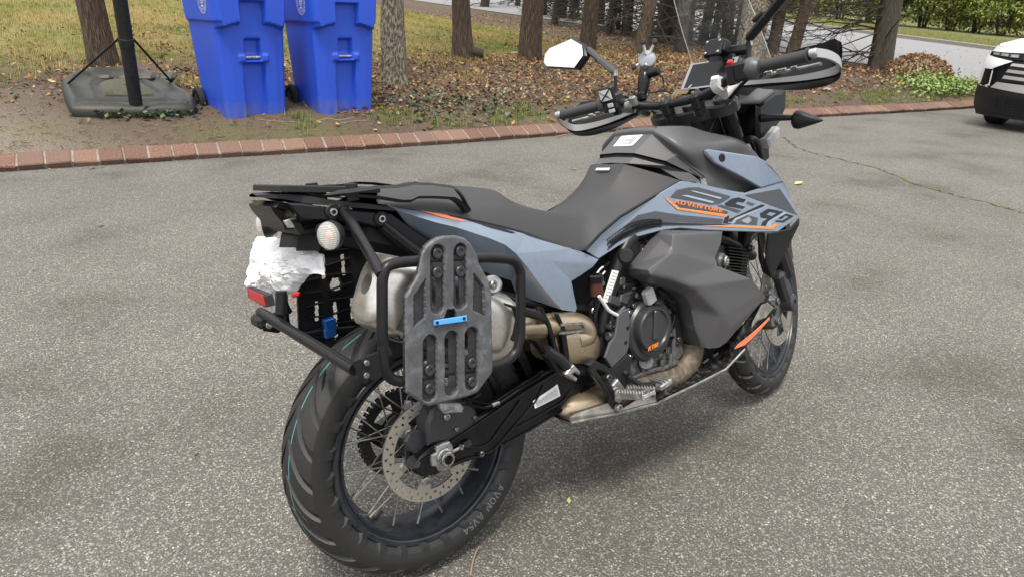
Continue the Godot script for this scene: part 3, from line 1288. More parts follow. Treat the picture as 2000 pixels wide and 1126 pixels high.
func fork_and_fender():
	var top := Vector3(1.1625, 1.090, 0)
	var up := Vector3(-0.44307, 0.89649, 0)
	var fw := Vector3(0.89649, 0.44307, 0)
	var fork := node("front_fork", bike, steer)
	for s in [1.0, -1.0]:
		var z := Vector3(0, 0, 0.107 * s)
		var mb := MB.new()
		lathe(mb, at_axis(top + z - up * 0.44, up), [Vector2(0, 0), Vector2(0.0265, 0), Vector2(0.0275, 0.01), Vector2(0.0275, 0.40), Vector2(0.0255, 0.44), Vector2(0.0, 0.44)], 28)
		part("fork_tube", mb, M.gloss_black, fork)
		mb = MB.new()
		lathe(mb, at_axis(top + z - up * 0.62, up), [Vector2(0.0215, 0), Vector2(0.0215, 0.19)], 24)
		part("stanchion", mb, M.steel, fork)
		mb = MB.new()
		# axle foot and plastic guard
		box(mb, Transform3D(Basis(fw, up, Vector3(0, 0, 1)), top + z - up * 0.77 + fw * 0.005), Vector3(0.062, 0.16, 0.040), 0.012)
		lathe(mb, at_axis(Vector3(1.528, 0.345, 0.09 * s), Vector3(0, 0, s)), [Vector2(0, 0), Vector2(0.033, 0), Vector2(0.033, 0.04), Vector2(0.024, 0.046), Vector2(0.012, 0.046), Vector2(0.010, 0.02), Vector2(0, 0.02)], 24)
		part("axle_clamp", mb, M.cover, fork)
		mb = MB.new()
		box(mb, Transform3D(Basis(fw, up, Vector3(0, 0, 1)), top + z - up * 0.60 + fw * 0.026 + Vector3(0, 0, 0.004 * s)), Vector3(0.03, 0.30, 0.058), 0.014)
		part("fork_guard", mb, M.plastic, fork)
		# cap with its ring
		mb = MB.new()
		lathe(mb, at_axis(top + z - up * 0.01, up), [Vector2(0.031, 0), Vector2(0.031, 0.020), Vector2(0.029, 0.022), Vector2(0.025, 0.022), Vector2(0.024, 0.017), Vector2(0.019, 0.017), Vector2(0.017, 0.020), Vector2(0.0, 0.020)], 28)
		box(mb, Transform3D(Basis(up, PI / 4) * Basis(fw, up, Vector3(0, 0, 1)), top + z + up * 0.012), Vector3(0.024, 0.010, 0.006), 0.001)
		part("fork_cap", mb, M.clamp_grey, fork)
		# brake caliper behind the disc
		mb = MB.new()
		var cc := Vector3(1.528, 0.345, 0.076 * s) + Vector3(-0.138, 0.0, 0)
		box(mb, Transform3D(Basis(Vector3(0, 0, 1), PI / 2), cc), Vector3(0.125, 0.062, 0.085), 0.016)
		box(mb, Transform3D(Basis(Vector3(0, 0, 1), 0.3), cc + Vector3(0.035, 0.05, 0.0)), Vector3(0.05, 0.05, 0.05), 0.01)
		for k in 2:
			bolt(mb, cc + Vector3(-0.012 + 0.016 * k, -0.035 + 0.07 * k, 0.043 * s), Vector3(0, 0, s), 0.013, 0.008)
		part("brake_caliper", mb, M.engine_grey, fork)
	# triple clamps
	for lvl in [[-0.022, 0.040], [-0.225, 0.045]]:
		var mb := MB.new()
		var half := [Vector2(-0.036, 0.0), Vector2(-0.040, 0.03), Vector2(-0.028, 0.065), Vector2(-0.040, 0.098), Vector2(-0.034, 0.128), Vector2(-0.012, 0.150), Vector2(0.018, 0.148), Vector2(0.037, 0.126), Vector2(0.040, 0.10), Vector2(0.030, 0.07), Vector2(0.034, 0.03), Vector2(0.030, 0.0)]
		var pts := PackedVector3Array()
		var off = up * (lvl[0] + lvl[1] * 0.5)
		for q in half:
			pts.append(top + off + fw * q.x + Vector3(0, 0, q.y))
		for i in range(half.size() - 2, 0, -1):
			pts.append(top + off + fw * half[i].x - Vector3(0, 0, half[i].y))
		plate(mb, pts, lvl[1], 0.006, up)
		if lvl[0] > -0.1:
			lathe(mb, at_axis(top + up * 0.0 - fw * 0.002, up), [Vector2(0.030, 0), Vector2(0.030, 0.014), Vector2(0.024, 0.018), Vector2(0.018, 0.018), Vector2(0.017, 0.006), Vector2(0, 0.006)], 24)
		part("triple_clamp", mb, M.clamp_grey, fork)
	var nut := MB.new()
	bolt(nut, top + up * 0.0 - fw * 0.036 + Vector3(0, 0, 0.024) - up * 0.012, -fw + up * 0.2, 0.0075, 0.005)
	lathe(nut, at_axis(top - fw * 0.002 + up * 0.006, up), [Vector2(0.014, 0), Vector2(0.014, 0.012), Vector2(0.009, 0.013), Vector2(0.008, 0.004), Vector2(0, 0.004)], 6)
	part("clamp_bolts", nut, M.steel, fork).set_meta("kind", "stuff")
	var stem := MB.new()
	cyl(stem, top - up * 0.25 - fw * 0.004, top - up * 0.0 - fw * 0.004, 0.022, 20)
	part("steering_stem", stem, M.cover, fork)
	# front fender: an arched strip over the tyre with side skirts, bolted between the legs
	var fm := MB.new()
	var rings := []
	for i in 19:
		var a: float = lerp(0.30, 2.55, i / 18.0)
		var wd: float = 0.066 if a > 0.9 else lerp(0.030, 0.066, smoothstep(0.3, 0.9, a))
		var r := 0.372
		var c := Vector3(1.528 + cos(a) * r, 0.345 + sin(a) * r, 0)
		var n := Vector3(cos(a), sin(a), 0)
		var ring := []
		for q in [[-1.0, -0.052], [-1.0, -0.010], [-0.75, 0.004], [0.0, 0.012], [0.75, 0.004], [1.0, -0.010], [1.0, -0.052]]:
			ring.append(c + n * q[1] * (1.0 if a < 2.2 else 0.6) + Vector3(0, 0, wd * q[0]))
		rings.append(ring)
	for i in rings.size() - 1:
		for k in 6:
			var nn = Vector3(0, 0, -1) if k == 0 else (Vector3(0, 0, 1) if k == 5 else rings[i][3] - Vector3(1.528, 0.345, 0))
			fm.quado(rings[i][k], rings[i][k + 1], rings[i + 1][k + 1], rings[i + 1][k], nn)
			var e: Vector3 = nn.normalized() * -0.003
			fm.quado(rings[i][k] + e, rings[i][k + 1] + e, rings[i + 1][k + 1] + e, rings[i + 1][k] + e, -nn)
	steered("front_fender", fm, M.plastic)


# ---------- swingarm with axle block, caliper and hose
func swingarm():
	var mb := MB.new()
	var outl := P([-78, 327, 128, -55, 348, 128, -20, 362, 128, 61, 378, 128, 156, 401, 128, 240, 420, 128, 328, 436, 128, 421, 452, 128, 519, 472, 128, 590, 479, 128, 627, 416, 128, 592, 376, 128, 546, 368, 128, 487, 342, 128, 412, 322, 128, 325, 305, 128, 249, 297, 128, 184, 292, 128, 143, 291, 128, 108, 286, 128, 57, 289, 128, -6, 291, 128, -45, 293, 128])
	plate(mb, outl, 0.042, 0.007)
	var sw := part("swingarm", mb, M.swing, bike)
	var left := MB.new()
	var lo := PackedVector3Array()
	for p in outl:
		lo.append(Vector3(p.x, p.y, -0.088))
	plate(left, lo, 0.042, 0.006)
	part("left_arm", left, M.swing, sw)
	# cast ribs standing on the arm
	mb = MB.new()
	var z := 0.131
	for rb in [
		P([-60, 342, 130, 58, 367, 130, 220, 405, 130, 399, 438, 130, 557, 469, 130]), P([71, 328, 130, 116, 314, 130, 140, 317, 130, 198, 359, 130, 246, 395, 130]), P([96, 301, 130, 138, 291, 130, 164, 301, 130, 212, 329, 130, 295, 376, 130, 327, 411, 130]), P([211, 326, 130, 316, 336, 130, 386, 346, 130, 426, 372, 130]), P([-9, 301, 130, 68, 302, 130, 110, 290, 130]), P([183, 297, 130, 277, 306, 130, 388, 324, 130, 487, 359, 130])]:
		tube(mb, fillet(rb, 0.02), 0.0035, 6)
	part("casting_rib", mb, M.swing, sw)
	mb = MB.new()
	plate(mb, P([286, 380, 131, 374, 400, 131, 381, 365, 131, 291, 358, 131]), 0.001)
	part("label_sticker", mb, M.white_print, sw)
	mb = MB.new()
	for k in 6:
		var f := k / 6.0
		var a: Vector3 = Vector3(0.294, 0.376, 0.132).lerp(Vector3(0.296, 0.361, 0.132), f + 0.08)
		var b: Vector3 = Vector3(0.369, 0.391, 0.132).lerp(Vector3(0.374, 0.369, 0.132), f + 0.08)
		tube(mb, [a, b], 0.0006, 4)
	part("label_print", mb, M.grey_print, sw).set_meta("kind", "stuff")
	# axle block, nut and chain adjuster
	mb = MB.new()
	var ax := Vector3(0, 0.332, 0)
	var blk := PackedVector3Array()
	for q in [[-0.034, 0.008], [-0.030, 0.020], [-0.016, 0.020], [-0.012, 0.034], [0.004, 0.034], [0.024, 0.030], [0.030, 0.016], [0.028, -0.014], [0.016, -0.020], [0.012, -0.034], [-0.006, -0.036], [-0.020, -0.028], [-0.024, -0.014], [-0.034, -0.008]]:
		blk.append(ax + Vector3(q[0], q[1], 0.139).rotated(Vector3(0, 0, 1), 0.1))
	plate(mb, blk, 0.012, 0.003)
	part("axle_block", mb, M.alu, sw)
	mb = MB.new()
	lathe(mb, at_axis(ax + Vector3(0, 0, 0.137), Vector3(0, 0, 1)), [Vector2(0.0225, 0), Vector2(0.0225, 0.006), Vector2(0.019, 0.008), Vector2(0.0185, 0.020), Vector2(0.0165, 0.022), Vector2(0.0115, 0.022), Vector2(0.0108, -0.02), Vector2(0, -0.02)], 24)
	part("axle_nut", mb, M.steel, sw)
	mb = MB.new()
	cyl(mb, ax + Vector3(0, 0, 0.13), ax + Vector3(0, 0, 0.149), 0.0109, 16)
	part("axle_hole", mb, M.deep_black, sw)
	mb = MB.new()
	var a0: Vector3 = Vector3(0.026, 0.336, 0.136)
	var a1: Vector3 = Vector3(0.079, 0.341, 0.136)
	tube(mb, [a0, a1], 0.0045, 8)
	lathe(mb, at_axis(a0.lerp(a1, 0.36), a1 - a0), [Vector2(0.0, 0), Vector2(0.0085, 0), Vector2(0.0085, 0.008), Vector2(0.0, 0.008)], 6)
	part("chain_adjuster", mb, M.steel, sw)
	mb = MB.new()
	lathe(mb, at_axis(a0.lerp(a1, 0.62), a1 - a0), [Vector2(0.0, 0), Vector2(0.0085, 0), Vector2(0.0085, 0.020), Vector2(0.0, 0.020)], 6)
	part("adjuster_nut", mb, M.cover, sw)
	mb = MB.new()
	bolt(mb, Vector3(0.112, 0.295, 0.128), Vector3(0, 0, 1), 0.0075, 0.005)
	part("guide_bolt", mb, M.steel, sw)
	# rear caliper over the disc with its hose
	mb = MB.new()
	plate(mb, P([-29, 365, 125, -28, 421, 125, -8, 450, 125, 18, 460, 125, 108, 433, 125, 118, 401, 125, 100, 358, 125, 67, 348, 125, 19, 360, 125]), 0.05, 0.008)
	var cal := part("rear_caliper", mb, M.cover, bike)
	mb = MB.new()
	plate(mb, fillet(P([12, 462, 134, 68, 445, 134, 74, 430, 134, 65, 421, 134, 15, 436, 134, 9, 450, 134]), 0.004), 0.02, 0.003)
	part("caliper_plate", mb, M.alu, cal)
	mb = MB.new()
	write(mb, "brembo", 0.0105, 0.0008, func(x, y, zz): return Vector3(0.015, 0.442, 0.135) + Vector3(x * 0.82, x * -0.02 + y + y * 0.0, zz), 0.3)
	part("caliper_lettering", mb, M.grey_print, cal, 0.0)
	mb = MB.new()
	bolt(mb, Vector3(0.025, 0.424, 0.126), Vector3(0, 0, 1), 0.009, 0.008)
	bolt(mb, Vector3(0.103, 0.397, 0.128), Vector3(0, 0, 1), 0.006, 0.006)
	bolt(mb, Vector3(0.048, 0.385, 0.128), Vector3(0, 0, 1), 0.006, 0.006)
	for q in [Vector3(-0.048, 0.378, 0.089), Vector3(-0.011, 0.370, 0.092), Vector3(-0.062, 0.316, 0.089), Vector3(-0.022, 0.282, 0.100)]:
		bolt(mb, q, Vector3(0, 0, 1), 0.0068, 0.006)
	part("caliper_bolts", mb, M.steel, cal).set_meta("kind", "stuff")
	mb = MB.new()
	tube(mb, curve(P([73, 454, 135, 96, 432, 135, 129, 415, 135, 156, 413, 135, 184, 413, 135, 252, 429, 135, 333, 444, 135, 415, 461, 135, 483, 474, 135, 516, 480, 135, 530, 496, 135]), 4), 0.0042, 8)
	tube(mb, curve(P([41, 464, 130, 77, 458, 130, 105, 439, 130, 157, 417, 130, 223, 429, 130, 328, 450, 130]), 4), 0.0034, 8)
	part("brake_hose", mb, M.gloss_black, cal)
	for e in [P([152, 413, 136, 174, 413, 136]), P([502, 478, 136, 518, 482, 136])]:
		mb = MB.new()
		tube(mb, e, 0.006, 8)
		part("hose_fitting", mb, M.steel, cal)
	# bracket between arm and caliper, chain guide and hugger
	mb = MB.new()
	plate(mb, P([-41, 333, 100, -68, 360, 100, -75, 386, 100, -62, 402, 100, -41, 400, 100, -9, 402, 100, 5, 374, 100, -4, 348, 100]), 0.012, 0.003)
	part("caliper_bracket", mb, M.cover, bike)
	mb = MB.new()
	var rings := []
	for i in 12:
		var a: float = lerp(0.25, 1.75, i / 11.0)
		var r := 0.355
		var c := Vector3(cos(a) * r, 0.332 + sin(a) * r, 0)
		var n := Vector3(cos(a), sin(a), 0)
		rings.append([c + Vector3(0, 0, -0.085) - n * 0.03, c + Vector3(0, 0, -0.075), c + n * 0.006, c + Vector3(0, 0, 0.075), c + Vector3(0, 0, 0.085) - n * 0.03])
	for i in 11:
		for k in 4:
			var n2: Vector3 = rings[i][2] - Vector3(0, 0.332, 0)
			mb.quado(rings[i][k], rings[i][k + 1], rings[i + 1][k + 1], rings[i + 1][k], n2)
			mb.quado(rings[i][k] * 0.997, rings[i][k + 1] * 0.997, rings[i + 1][k + 1] * 0.997, rings[i + 1][k] * 0.997, -n2)
	part("inner_fender", mb, M.plastic, bike)


# ---------- engine
func engine():
	var mb := MB.new()
	plate(mb, P([509, 497, 150, 535, 577, 150, 589, 624, 150, 683, 634, 150, 825, 574, 150, 904, 493, 150, 912, 409, 150, 872, 353, 150, 811, 334, 150, 673, 329, 150, 626, 349, 150, 561, 401, 150]), 0.30, 0.02)
	var en := part("crankcase", mb, M.engine, bike)
	mb = MB.new()
	plate(mb, P([560, 570, 135, 594, 621, 135, 645, 742, 135, 721, 773, 135, 878, 764, 135, 1126, 661, 135, 1177, 533, 135, 1064, 454, 135, 907, 424, 135, 722, 470, 135]), 0.27, 0.02)
	part("cylinder_block", mb, M.engine, en)
	mb = MB.new()
	plate(mb, P([621, 390, 158, 654, 411, 158, 781, 402, 158, 864, 387, 158, 870, 356, 158, 825, 332, 158, 776, 320, 158, 690, 326, 158, 633, 330, 158]), 0.05, 0.006)
	for q in [[1254, 712, 1257, 732], [1292, 702, 1294, 722], [1331, 672, 1333, 712], [1312, 700, 1314, 716]]:
		pass
	part("sump", mb, M.engine_grey, en)
	mb = MB.new()
	for q in [P([670, 390, 164, 673, 343, 164]), P([752, 373, 164, 754, 337, 164]), P([815, 452, 162, 808, 338, 162]), P([796, 377, 164, 789, 343, 164]), P([611, 348, 164, 685, 351, 164, 771, 342, 164, 823, 344, 164])]:
		tube(mb, q, 0.0075, 8)
	part("casing_boss", mb, M.engine_grey, en)
	# clutch cover: stepped disc with a cap
	var c := Vector3(0.695, 0.479, 0.165)
	mb = MB.new()
	lathe(mb, at_axis(c, Vector3(0, 0, 1)), [Vector2(0.092, -0.01), Vector2(0.092, 0.012), Vector2(0.086, 0.020), Vector2(0.072, 0.022), Vector2(0.070, 0.030), Vector2(0.0, 0.030)], 44)
	var cv := part("clutch_cover", mb, M.cover, en)
	var c2 := Vector3(0.685, 0.490, 0.195)
	mb = MB.new()
	lathe(mb, at_axis(c2, Vector3(0, 0, 1)), [Vector2(0.066, -0.01), Vector2(0.066, 0.008), Vector2(0.062, 0.014), Vector2(0.055, 0.014), Vector2(0.052, 0.009), Vector2(0.040, 0.008), Vector2(0.0, 0.011)], 44)
	box(mb, Transform3D(Basis(Vector3(0, 0, 1), 1.45), c2 + Vector3(0.004, 0.010, 0.011)), Vector3(0.085, 0.022, 0.012), 0.004)
	part("cover_cap", mb, M.cover, cv)
	mb = MB.new()
	write(mb, "KTM", 0.020, 0.001, func(x, y, z): return Vector3(0.649, 0.440, 0.210) + Vector3(x + y * 0.25, x * 0.10 + y * 0.85, z), 0.6)
	part("orange_lettering", mb, M.orange, cv, 0.0)
	# seven lobes with bolts around the cover
	mb = MB.new()
	var bm := MB.new()
	for k in 9:
		var a := TAU * k / 9 + 0.3
		var p := c + Vector3(cos(a), sin(a), 0) * 0.099 + Vector3(0, 0, -0.01)
		cyl(mb, p - Vector3(0, 0, 0.02), p + Vector3(0, 0, 0.014), 0.0105, 12)
		bolt(bm, p + Vector3(0, 0, 0.014), Vector3(0, 0, 1), 0.0058, 0.005)
	for q in [Vector3(0.567, 0.515, 0.155), Vector3(0.619, 0.577, 0.155), Vector3(0.628, 0.589, 0.155), Vector3(0.666, 0.590, 0.155), Vector3(0.828, 0.530, 0.155), Vector3(0.796, 0.439, 0.165), Vector3(0.828, 0.417, 0.165), Vector3(0.721, 0.401, 0.165), Vector3(0.772, 0.392, 0.165), Vector3(0.640, 0.562, 0.165)]:
		bolt(bm, q, Vector3(0, 0, 1), 0.0068, 0.009)
	part("cover_lobes", mb, M.engine, en).set_meta("kind", "stuff")
	part("engine_bolts", bm, M.steel, en).set_meta("kind", "stuff")
	# oil filler, cylinder ribs, cables, little housings: the clutter above the cover
	mb = MB.new()
	box(mb, Transform3D(Basis(Vector3(0, 0, 1), 0.35), Vector3(0.684, 0.582, 0.190)), Vector3(0.036, 0.046, 0.026), 0.006)
	part("oil_filler", mb, M.car_grey, en)
	mb = MB.new()
	cyl(mb, Vector3(0.713, 0.557, 0.165), Vector3(0.712, 0.573, 0.165) + Vector3(0, 0.0, 0.03), 0.024, 18, 0.003)
	part("filler_collar", mb, M.gloss_black, en)
	mb = MB.new()
	for k in 9:
		var y: float = 0.56 + k * 0.012
		box(mb, Transform3D(Basis(Vector3(0, 0, 1), -0.1), Vector3(0.78 + k * 0.006, y, 0.142)), Vector3(0.16, 0.0035, 0.02))
	for k in 12:
		var r := RandomNumberGenerator.new()
		r.seed = 300 + k
		var p := Vector3(r.randf_range(0.50, 0.78), r.randf_range(0.52, 0.64), r.randf_range(0.138, 0.16))
		box(mb, Transform3D(Basis(Vector3(0, 0, 1), r.randf_range(-0.6, 0.6)), p), Vector3(r.randf_range(0.015, 0.05), r.randf_range(0.012, 0.03), 0.03), 0.004)
	part("cylinder_fins", mb, M.engine, en).set_meta("kind", "stuff")
	mb = MB.new()
	for q in [P([585, 613, 165, 633, 607, 165, 667, 606, 165, 705, 604, 165]), P([575, 596, 160, 586, 617, 160, 612, 632, 160, 653, 628, 160, 681, 611, 160]), P([782, 545, 165, 803, 518, 165, 821, 495, 165, 804, 455, 165, 774, 418, 165]), P([781, 498, 165, 821, 502, 165]), P([736, 403, 165, 774, 412, 165, 812, 427, 165]), P([753, 549, 170, 789, 539, 170])]:
		tube(mb, curve(q, 4), 0.0045, 7)
	part("cable", mb, M.gloss_black, en).set_meta("kind", "stuff")
	mb = MB.new()
	for q in [P([641, 609, 166, 678, 605, 166]), P([782, 498, 166, 817, 501, 166]), P([776, 544, 162, 803, 535, 162]), P([617, 616, 160, 618, 633, 160])]:
		tube(mb, q, 0.0028, 6)
	part("cable_end", mb, M.steel, en).set_meta("kind", "stuff")
	mb = MB.new()
	cyl(mb, Vector3(0.702, 0.374, 0.150), Vector3(0.671, 0.389, 0.178), 0.022, 20, 0.003)
	part("sight_glass", mb, M.engine_grey, en)
	mb = MB.new()
	cyl(mb, Vector3(0.685, 0.385, 0.170), Vector3(0.685, 0.385, 0.170) + Vector3(0, 0, 0.01), 0.014, 16)
	part("glass_face", mb, M.deep_black, en)


# ---------- exhaust: header loop under the engine, gold link pipes, rounded silencer
func ring_at(c: Vector3, ax: Vector3, up: Vector3, hw: float, hh: float, n := 28, pw := 3.2) -> PackedVector3Array:
	var y := (up - ax * up.dot(ax)).normalized()
	var x := y.cross(ax)
	var o := PackedVector3Array()
	for k in n:
		var a := TAU * k / n
		var cx: float = sign(cos(a)) * pow(abs(cos(a)), 2.0 / pw)
		var sy: float = sign(sin(a)) * pow(abs(sin(a)), 2.0 / pw)
		o.append(c + x * cx * hw + y * sy * hh)
	return o


func exhaust():
	var ex := node("exhaust", bike)
	var a := Vector3(-0.159, 0.783, 0.185)
	var b := Vector3(0.184, 0.603, 0.185)
	var ax := (b - a).normalized()
	var up := Vector3(0, 1, 0)
	var mb := MB.new()
	var rings := []
	for e in [[-0.002, 0.040, 0.052], [0.003, 0.052, 0.066], [0.014, 0.060, 0.076], [0.06, 0.066, 0.083]]:
		rings.append(ring_at(a + ax * e[0], ax, up, e[1], e[2]))
	loft(mb, rings, false)
	# end face with the outlet hole
	var hole := a - ax * 0.002 + Vector3(0, 0.010, 0.006)
	var yy := (up - ax * up.dot(ax)).normalized()
	var xx := yy.cross(ax)
	var rim_in := []
	for k in 28:
		var an := TAU * k / 28
		rim_in.append(hole + xx * cos(an) * 0.020 + yy * sin(an) * 0.023)
	for k in 28:
		var q := (k + 1) % 28
		mb.quado(rings[0][k], rings[0][q], rim_in[q], rim_in[k], -ax)
		mb.quado(rim_in[k], rim_in[q], rim_in[q] + ax * 0.06, rim_in[k] + ax * 0.06, hole - rim_in[k])
	part("end_cap", mb, M.muffler, ex, 40.0)
	mb = MB.new()
	var pts := []
	for k in 28:
		pts.append(rim_in[k] + ax * 0.055)
	plate(mb, pts, 0.004, 0.0, -ax)
	part("outlet", mb, M.dirty_pipe, ex)
	mb = MB.new()
	rings = []
	for e in [[0.061, 0.0645, 0.0815], [0.20, 0.068, 0.086], [0.33, 0.066, 0.083], [0.375, 0.055, 0.070], [0.40, 0.036, 0.046]]:
		rings.append(ring_at(a + ax * e[0], ax, up, e[1], e[2]))
	loft(mb, rings)
	var can := part("silencer", mb, M.muffler, ex, 40.0)
	# the dark heat shield wrapped round the outer middle, and its rivets
	mb = MB.new()
	rings = []
	for e in [0.125, 0.128, 0.19, 0.247, 0.250]:
		var k: float = 0.0 if (e == 0.125 or e == 0.250) else 0.004
		var s: float = 1.0 if e < 0.3 else 0.97
		rings.append(ring_at(a + ax * e, ax, up, (0.068 + k) * s, (0.0855 + k) * s))
	for i in rings.size() - 1:
		for k in range(-9, 8):
			var p := posmod(14 - k, 28)
			var q := posmod(13 - k, 28)
			var sh: Vector3 = ax * 0.045 * (float(k) / 9.0)
			var sh2: Vector3 = ax * 0.045 * (float(k + 1) / 9.0)
			mb.quado(rings[i][p] + sh, rings[i][q] + sh2, rings[i + 1][q] + sh2, rings[i + 1][p] + sh, rings[i][p] - a - ax * ax.dot(rings[i][p] - a))
	part("heat_shield", mb, M.shield, can, 50.0)
	mb = MB.new()
	for k in [-5, 0, 5]:
		var p: Vector3 = ring_at(a + ax * 0.105, ax, up, 0.068, 0.0855)[posmod(14 - k, 28)] + ax * 0.045 * (k / 9.0)
		bolt(mb, p, p - (a + ax * ax.dot(p - a)), 0.005, 0.003)
	part("rivets", mb, M.cover, can).set_meta("kind", "stuff")
	mb = MB.new()
	cyl(mb, Vector3(0.138, 0.730, 0.200), Vector3(0.107, 0.743, 0.255), 0.021, 20, 0.004)
	part("mount_rubber", mb, M.alu, ex)
	mb = MB.new()
	bolt(mb, Vector3(0.107, 0.743, 0.255), Vector3(0, 0, 1), 0.010, 0.006)
	part("mount_bolt", mb, M.steel, ex)
	# black plastic guard at the front of the silencer
	mb = MB.new()
	plate(mb, P([140, 694, 245, 183, 673, 245, 186, 610, 245, 169, 592, 245, 138, 608, 245, 110, 642, 245]), 0.006, 0.002)
	part("silencer_guard", mb, M.plastic, can)
	# link pipe, its clamp, pre-silencer
	mb = MB.new()
	var lp := P([226, 596, 150, 299, 582, 150, 367, 570, 150, 429, 557, 150, 461, 538, 150, 466, 515, 150, 425, 513, 150])
	tube(mb, curve(lp, 5), 0.032, 18)
	part("link_pipe", mb, M.header, ex)
	mb = MB.new()
	loft(mb, [ring_at(Vector3(0.352, 0.519, 0.110), Vector3(1, -0.2, 0).normalized(), up, 0.05, 0.045), ring_at(Vector3(0.405, 0.507, 0.120), Vector3(1, -0.2, 0).normalized(), up, 0.06, 0.055), ring_at(Vector3(0.488, 0.479, 0.120), Vector3(1, -0.2, 0).normalized(), up, 0.055, 0.05), ring_at(Vector3(0.526, 0.463, 0.120), Vector3(1, -0.2, 0).normalized(), up, 0.03, 0.03)])
	part("pre_silencer", mb, M.header, ex, 45.0)
	mb = MB.new()
	tube(mb, curve(P([354, 579, 187, 396, 571, 187, 428, 564, 187, 437, 550, 187]), 4), 0.004, 7)
	tube(mb, curve(P([342, 560, 187, 385, 552, 187, 426, 546, 187]), 4), 0.004, 7)
	part("pipe_clamp", mb, M.steel, ex)
	# header down pipe and collector below the engine
	mb = MB.new()
	tube(mb, curve(P([916, 375, 150, 901, 329, 150, 845, 300, 150, 761, 299, 150, 671, 311, 150, 611, 317, 150]), 5), 0.037, 18)
	part("header_pipe", mb, M.dirty_pipe, ex)
	mb = MB.new()
	tube(mb, curve(P([648, 291, 120, 573, 299, 120, 492, 306, 120, 418, 309, 120, 377, 313, 120]), 5), [0.040, 0.044, 0.046, 0.047, 0.047, 0.047, 0.047, 0.047, 0.047, 0.046, 0.046, 0.045, 0.045, 0.044, 0.042, 0.040, 0.036, 0.032, 0.026, 0.018, 0.010], 20)
	part("collector", mb, M.header, ex)


